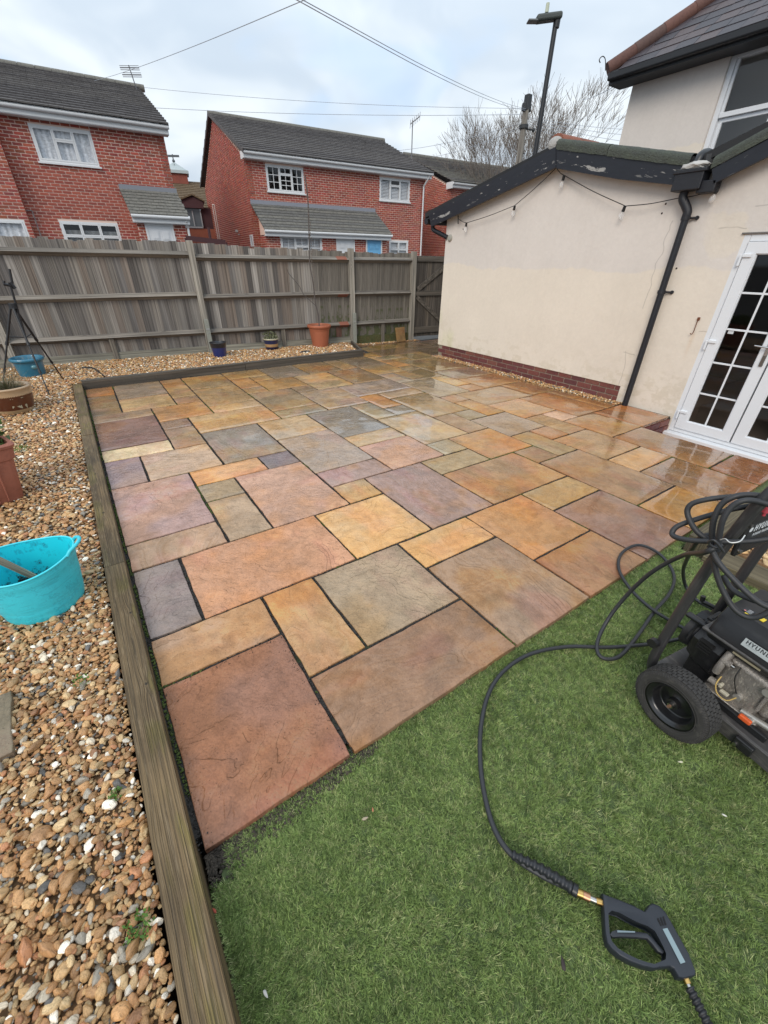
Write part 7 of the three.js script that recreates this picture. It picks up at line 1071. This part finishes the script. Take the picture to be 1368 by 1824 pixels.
  const slots = []; for (let k = 0; k < 7; k++) slots.push(box(0.003, 0.05, 0.007).translate(-0.089, 0, -0.128).rotateZ(-0.9 + k * 0.11).translate(0.325, 0.27, 0)); for (let k = 0; k < 4; k++) slots.push(box(0.02, 0.004, 0.05, 0.214, 0.285 + k * 0.013, -0.06)); part('cooling_slot', slots, std(lin(0.006, 0.006, 0.006), 0.8), en);
  part('starter_handle', [rbox(0.03, 0.018, 0.09, 0.008, 0.245, 0.365, -0.13), rod([0.25, 0.36, -0.12], [0.28, 0.32, -0.13], 0.006)], std(lin(0.014, 0.014, 0.016), 0.3), en);
  part('shroud_vent', [rbox(0.08, 0.012, 0.06, 0.003, 0.30, 0.388, -0.085), rbox(0.07, 0.004, 0.006, 0.002, 0.30, 0.396, -0.10), rbox(0.07, 0.004, 0.006, 0.002, 0.30, 0.396, -0.085), rbox(0.07, 0.004, 0.006, 0.002, 0.30, 0.396, -0.07)], pwBlack, en);
  part('crankcase', [rbox(0.20, 0.20, 0.15, 0.02, 0.325, 0.225, 0.085, 3), rbox(0.16, 0.16, 0.05, 0.03, 0.325, 0.235, 0.175, 3), cyl(0.075, 0.08, 0.05, 0, 0, 0, 26).rotateX(Math.PI / 2).translate(0.325, 0.245, 0.205), rbox(0.012, 0.09, 0.012, 0.004, 0.222, 0.24, 0.16), rbox(0.24, 0.03, 0.19, 0.008, 0.325, 0.135, 0.09)], alloy, en);
  const arc = []; for (let k = 0; k <= 14; k++) { const a = 1.5 + k / 14 * 1.75; arc.push(V3(0.325 + Math.cos(a) * 0.128, 0.262 + Math.sin(a) * 0.128, 0.012)); } part('shroud_flange', [tube(arc, 0.013, 40, 8), ...[[0.206, 0.31], [0.202, 0.20]].map(([x, y]) => cyl(0.014, 0.014, 0.03, 0, 0, 0, 14).rotateX(Math.PI / 2).translate(x, y, 0.022))], alloy, en);
  part('flange_bolt', [[0.206, 0.31], [0.202, 0.20]].map(([x, y]) => new THREE.CylinderGeometry(0.008, 0.008, 0.012, 6).rotateX(Math.PI / 2).translate(x, y, 0.042)), steel, en);
  part('casing_boss', [cyl(0.013, 0.013, 0.02, 0, 0, 0, 14).rotateZ(Math.PI / 2).translate(0.218, 0.20, 0.10), cyl(0.015, 0.015, 0.02, 0, 0, 0, 14).rotateZ(Math.PI / 2).translate(0.22, 0.295, 0.155), cyl(0.013, 0.015, 0.03, 0, 0, 0, 14).rotateZ(Math.PI / 2).translate(0.215, 0.15, 0.165), rod([0.222, 0.15, 0.13], [0.222, 0.17, 0.24], 0.012)], std(lin(0.5, 0.48, 0.44), 0.4, { metalness: 0.6 }), en);
  part('oil_sensor_wire', tube([[0.212, 0.235, 0.03], [0.190, 0.205, 0.035], [0.186, 0.176, 0.055], [0.192, 0.172, 0.085], [0.21, 0.198, 0.10]], 0.0024, 30, 6), std(lin(0.55, 0.38, 0.12), 0.5), en); part('ignition_wire', tube([[0.215, 0.32, 0.06], [0.20, 0.28, 0.065], [0.208, 0.235, 0.08], [0.214, 0.205, 0.095]], 0.0022, 26, 6), std(lin(0.012, 0.012, 0.012), 0.5), en);
  part('wire_clip', [rbox(0.02, 0.02, 0.012, 0.004, 0.205, 0.205, 0.045), rbox(0.016, 0.012, 0.03, 0.004, 0.204, 0.185, 0.065)], std(lin(0.5, 0.46, 0.36), 0.5), en);
  part('drain_plug', [rbox(0.016, 0.020, 0.040, 0.005, 0.196, 0.152, 0.155)], std(lin(0.72, 0.12, 0.03), 0.4), en);
  const fins = []; for (let k = 0; k < 9; k++) fins.push(rbox(0.008, 0.13, 0.13, 0.002, 0.43 + k * 0.012, 0.29, 0.07, 1)); part('cylinder_fins', fins, alloy, en);
  const tk = part('fuel_tank', toCreasedNormals(prism([[0.195, 0.372], [0.455, 0.372], [0.475, 0.398], [0.475, 0.408], [0.452, 0.470], [0.43, 0.496], [0.225, 0.496], [0.203, 0.470], [0.178, 0.408], [0.178, 0.398]], 0.30, 0.012), 0.45).translate(0.012, 0, -0.062), pwBlack, en);
  part('tank_seam', rbox(0.335, 0.010, 0.352, 0.004, 0.3385, 0.403, 0.088), pwDeck, tk); part('filler_cap', [cyl(0.034, 0.036, 0.022, 0.36, 0.512, 0.10, 20), rbox(0.05, 0.012, 0.012, 0.004, 0.36, 0.527, 0.10)], std(lin(0.012, 0.012, 0.013), 0.45), tk);
  const stick = new THREE.PlaneGeometry(0.116, 0.030).rotateY(-Math.PI / 2).rotateZ(-0.385).translate(0.1805, 0.4475, 0.088);
  part('maker_plate', stick, std(0xffffff, 0.4, { map: lettering(640, 180, (x, w, h) => { x.fillStyle = '#a4aaaa'; x.fillRect(0, 0, w, h); x.fillStyle = '#1c1f22'; x.font = 'bold 118px sans-serif'; x.fillText('HYUNDAI', 36, 104, 570); x.font = '22px sans-serif'; x.fillText('POWER PRODUCTS', 60, 132); x.strokeStyle = '#6a7072'; for (let k = 0; k < 3; k++) { x.beginPath(); x.moveTo(36, 142 + k * 11); x.lineTo(600, 142 + k * 11); x.stroke(); } }) }), tk);
  part('serial_plate', rbox(0.003, 0.018, 0.088, 0.001, 0.1865, 0.384, 0.066), std(lin(0.32, 0.28, 0.19), 0.5), tk);
  part('warning_label', [box(0.022, 0.002, 0.030, 0.262, 0.5095, 0.015), box(0.010, 0.002, 0.018, 0.240, 0.5093, -0.015)], std(lin(0.75, 0.55, 0.03), 0.5), tk); part('warning_label', [box(0.02, 0.002, 0.045, 0.315, 0.5097, 0.04)], std(lin(0.6, 0.6, 0.58), 0.5), tk);
  part('warning_text', new THREE.PlaneGeometry(0.03, 0.03).rotateX(-Math.PI / 2).translate(0.264, 0.5098, -0.022), std(0xffffff, 0.5, { map: lettering(64, 64, (x) => { x.fillStyle = '#26282b'; x.fillRect(0, 0, 64, 64); x.fillStyle = '#d88'; x.beginPath(); x.moveTo(6, 20); x.lineTo(26, 20); x.lineTo(16, 4); x.fill(); x.fillStyle = '#bbb'; for (let k = 0; k < 4; k++) x.fillRect(6 + k * 14, 26, 5, 30); }) }), tk);
  part('air_filter', rbox(0.10, 0.13, 0.13, 0.02, 0.54, 0.33, 0.02, 3), pwBlack, en); part('exhaust', rbox(0.09, 0.12, 0.14, 0.02, 0.53, 0.30, 0.16, 3), std(lin(0.2, 0.19, 0.18), 0.5, { metalness: 0.7 }), en);
  part('pump', [rbox(0.13, 0.12, 0.13, 0.015, 0.325, 0.20, 0.31, 2), cyl(0.035, 0.035, 0.14, 0.325, 0.22, 0.42, 18), cyl(0.018, 0.018, 0.06, 0, 0, 0, 14).rotateZ(Math.PI / 2).translate(0.24, 0.19, 0.33)], alloy, t); part('pump_outlet', [cyl(0.016, 0.016, 0.05, 0, 0, 0, 6).rotateZ(Math.PI / 2).translate(0.20, 0.19, 0.33), cyl(0.013, 0.013, 0.06, 0, 0, 0, 14).rotateZ(Math.PI / 2).translate(0.16, 0.19, 0.33)], brass, t);
}
// ---------------------------------------------------------------- hose: the run to the gun, the loop on the turf and the coil hung on the handle
const HG = -0.008;
{
  const g = (x, y, h = HG) => onLevel(x, y, h), r = 0.0088;
  const t = thing('pressure_hose', 'black rubber high pressure hose snaking over the turf and coiled on the handle', 'hose');
  const K = pwPoint(1272, 962, 0.06), U = (x, y, d = 0) => upright(x, y, K.x, K.z).addScaledVector(awayFrom(K), d);
  part('hose_run', tube([g(1028, 1588, 0.004), g(1000, 1576), g(960, 1556), g(910, 1521), g(880, 1475), g(862, 1410), g(855, 1345), g(858, 1285), g(872, 1232), g(900, 1193), g(945, 1165), g(1010, 1152), g(1080, 1153), g(1140, 1149), g(1185, 1143), g(1230, 1134, 0.02), g(1260, 1128, 0.03)], r, 220, 12), hoseMat, t);
  part('hose_loop', tube([U(1290, 962, -0.03), U(1262, 972, -0.05), g(1215, 990, 0.56), g(1160, 1020, 0.40), g(1115, 1062, 0.22), g(1082, 1105, 0.08), g(1064, 1145, 0.012), g(1070, 1170), g(1100, 1171), g(1130, 1140), g(1165, 1090), g(1192, 1058), g(1201, 1030), g(1190, 1003, 0.002), g(1165, 980, 0.012), g(1135, 971, 0.014), g(1108, 985, 0.014), g(1102, 1012, 0.014), g(1122, 1048, 0.013), g(1160, 1084, 0.012), g(1205, 1112), g(1245, 1133)], r, 300, 12), hoseMat, t);
  part('hose_loop', tube([U(1265, 958, 0.03), U(1235, 975, 0.06), g(1222, 1000, 0.30), g(1217, 1020, 0.12), g(1222, 1045), g(1240, 1068), g(1270, 1085), g(1300, 1098)], r, 90, 12), hoseMat, t);
  part('hose_coil', tube([U(1385, 962, 0.02), U(1330, 964, 0), U(1270, 960, -0.02), U(1225, 957, -0.02), U(1198, 953, 0), U(1203, 942, 0.02), U(1235, 933, 0.04), U(1290, 921, 0.06), U(1335, 916, 0.08), U(1390, 905, 0.1)], r, 140, 12), hoseMat, t);
  part('hose_coil', tube([U(1268, 966, 0), U(1240, 945, 0), U(1222, 920, 0.02), U(1226, 905, 0.03), U(1250, 898, 0.04), U(1290, 897, 0.06), U(1335, 900, 0.08), U(1380, 912, 0.1)], r, 110, 12), hoseMat, t);
  part('hose_coil', tube([U(1276, 975, -0.02), U(1271, 950, -0.02), U(1274, 922, -0.02), U(1285, 898, -0.01), U(1305, 886, 0), U(1330, 885, 0.02), U(1375, 896, 0.05)], r, 90, 12), hoseMat, t);
  part('hose_coil', tube([U(1282, 972, -0.04), U(1286, 945, -0.04), U(1292, 918, -0.04), U(1305, 898, -0.03), U(1325, 888, -0.02), U(1350, 893, 0), U(1390, 910, 0.02)], r, 90, 12), hoseMat, t);
  part('hose_coil', tube([U(1270, 960, -0.05), U(1285, 985, -0.06), U(1310, 1010, -0.07), U(1345, 1040, -0.08), U(1375, 1058, -0.08), U(1420, 1070, -0.06)], r, 90, 12), hoseMat, t);
  part('hose_coil', tube([U(1275, 965, -0.04), U(1281, 1005, -0.05), U(1296, 1040, -0.06), U(1318, 1068, -0.07), U(1345, 1080, -0.07), U(1375, 1072, -0.06), U(1410, 1050, -0.03)], r, 110, 12), hoseMat, t);
  part('hose_coil', tube([U(1290, 1020, -0.02), U(1305, 1040, -0.03), U(1330, 1052, -0.04), U(1365, 1060, -0.05), U(1410, 1062, -0.05)], r, 60, 12), hoseMat, t);
  part('hook_wire', tube([U(1296, 968, -0.065), U(1290, 955, -0.075), U(1281, 945, -0.078), U(1271, 950, -0.07), U(1276, 958, -0.065), U(1286, 962, -0.06)], 0.0042, 40, 8), std(lin(0.03, 0.03, 0.032), 0.35), t);
  part('wire_tie', tube([U(1290, 948, -0.06), U(1300, 944, -0.07), U(1310, 948, -0.08), U(1325, 948, -0.07), U(1332, 942, -0.05)], 0.002, 40, 6), std(lin(0.6, 0.6, 0.58), 0.35, { metalness: 0.5 }), t);
  // strain relief with moulded ribs
  const a = g(912, 1522, 0.0), b = g(1028, 1588, 0.004), ribs = []; const mid = a.clone().lerp(b, 0.5).add(V3(0.004, 0, -0.004)), cv = new THREE.CatmullRomCurve3([a, mid, b]);
  const segs = []; for (let k = 0; k <= 60; k++) { const u = k / 60; segs.push(0.0115 + 0.0035 * u + 0.0026 * Math.sin(u * 58)); }
  const tg = new THREE.TubeGeometry(cv, 60, 1, 14), P = tg.attributes.position, fr = cv.getSpacedPoints(60); for (let i = 0; i < P.count; i++) { const s = Math.floor(i / 15), c = cv.getPointAt(s / 60), v = V3().fromBufferAttribute(P, i).sub(c).multiplyScalar(segs[s]).add(c); P.setXYZ(i, v.x, v.y, v.z); } tg.computeVertexNormals();
  part('strain_relief', [tg, rod(cv.getPointAt(0.93), cv.getPointAt(1), 0.0165, 0.0165, 18)], std(lin(0.016, 0.017, 0.020), 0.38), t);
}
// ---------------------------------------------------------------- trigger gun lying on the turf
{
  const H = 0.012, z = (x, y) => onLevel(1020 + x / 4.886, 1560 + y / 4.886, H), c0 = z(640, 560), t = thing('spray_gun', 'black pressure washer trigger gun lying on the turf', 'spray gun', [c0.x, 0, c0.z]);
  const P = ([x, y]) => { const v = z(x, y); return new THREE.Vector2(v.x - c0.x, -(v.z - c0.z)); };
  const outer = [[262, 180], [300, 195], [400, 230], [520, 280], [620, 335], [642, 308], [662, 275], [692, 262], [740, 280], [790, 330], [830, 400], [880, 490], [940, 600], [990, 690], [1045, 838], [1040, 862], [950, 886], [915, 878], [872, 803], [830, 782], [800, 786], [740, 792], [690, 803], [600, 782], [500, 745], [400, 690], [340, 640], [303, 590], [286, 520], [278, 400], [274, 300], [268, 220]].map(P), hole = [[300, 340], [330, 315], [400, 335], [480, 380], [560, 420], [640, 450], [700, 490], [740, 560], [780, 640], [800, 690], [795, 738], [760, 753], [700, 778], [640, 764], [560, 738], [460, 690], [380, 640], [330, 580], [312, 520], [305, 430]].map(P);
  const s = new THREE.Shape(outer); s.holes.push(new THREE.Path(hole)); const flat = g => g.rotateX(-Math.PI / 2), gm = std(lin(0.018, 0.021, 0.028), 0.42, { bumpMap: soilBump, bumpScale: 0.0006 });
  part('body', toCreasedNormals(flat(new THREE.ExtrudeGeometry(s, { depth: 0.022, bevelEnabled: true, bevelSize: 0.0035, bevelThickness: 0.006, bevelSegments: 4, curveSegments: 4 })), 0.7).translate(0, -0.004, 0), gm, t);
  part('trigger', toCreasedNormals(flat(new THREE.ExtrudeGeometry(new THREE.Shape([[322, 515], [340, 490], [380, 476], [540, 490], [645, 506], [690, 545], [745, 612], [792, 662], [776, 676], [738, 655], [690, 592], [648, 545], [550, 535], [400, 530], [345, 533]].map(P)), { depth: 0.012, bevelEnabled: true, bevelSize: 0.001, bevelThickness: 0.002, bevelSegments: 2 })), 0.7).translate(0, 0.002, 0), std(lin(0.022, 0.024, 0.030), 0.45), t);
  const plate = (pts, y, m, n) => part(n, flat(new THREE.ExtrudeGeometry(new THREE.Shape(pts.map(P)), { depth: 0.0012, bevelEnabled: false })).translate(0, y, 0), m, t);
  plate([[768, 476], [808, 468], [963, 764], [922, 778]], 0.0245, std(lin(0.22, 0.29, 0.31), 0.5), 'label_strip'); plate([[382, 480], [536, 488], [538, 500], [384, 498]], 0.0165, std(lin(0.17, 0.22, 0.24), 0.5), 'safety_catch');
  for (let k = 0; k < 3; k++) plate([[720 + k * 24, 385 - k * 7], [731 + k * 24, 380 - k * 7], [762 + k * 20, 444 - k * 2], [750 + k * 20, 448 - k * 2]], 0.0245, std(lin(0.006, 0.005, 0.005), 0.8), 'cooling_slot');
  const L = (x, y, h = 0.008) => { const v = z(x, y); return V3(v.x - c0.x, h, v.z - c0.z); };
  part('hose_coupling', [rod(L(262, 232), L(207, 215), 0.0095, 0.0095, 6), rod(L(90, 160), L(36, 138), 0.0115, 0.0115, 6)], brass, t); part('coupling_collar', rod(L(150, 188), L(92, 161), 0.0112, 0.0112, 18), std(lin(0.58, 0.30, 0.18), 0.32, { metalness: 1 }), t); part('coupling_pin', rod(L(207, 214), L(148, 188), 0.0075, 0.0075, 14), steel, t);
  part('lance_nut', rod(L(985, 880), L(1012, 940), 0.0085, 0.0085, 6), brass, t); part('lance_pin', rod(L(1005, 930), L(1025, 975), 0.005, 0.005, 12), steel, t);
  // lance in a ribbed sleeve, running out of view
  const a = L(1022, 968), b = L(1240, 1400), N = 90, cv = new THREE.CatmullRomCurve3([a, a.clone().lerp(b, 0.5), b, a.clone().lerp(b, 2.2)]), tg = new THREE.TubeGeometry(cv, N, 1, 14), Q = tg.attributes.position; for (let i = 0; i < Q.count; i++) { const k = Math.floor(i / 15), c = cv.getPointAt(k / N), v = V3().fromBufferAttribute(Q, i).sub(c).multiplyScalar(0.0105 + 0.0016 * Math.sign(Math.sin(k / N * 110 + (i % 15) * 0.45))).add(c); Q.setXYZ(i, v.x, v.y, v.z); } tg.computeVertexNormals();
  part('lance', tg, std(lin(0.020, 0.020, 0.023), 0.5), t);
}
renderer.render(scene, camera);
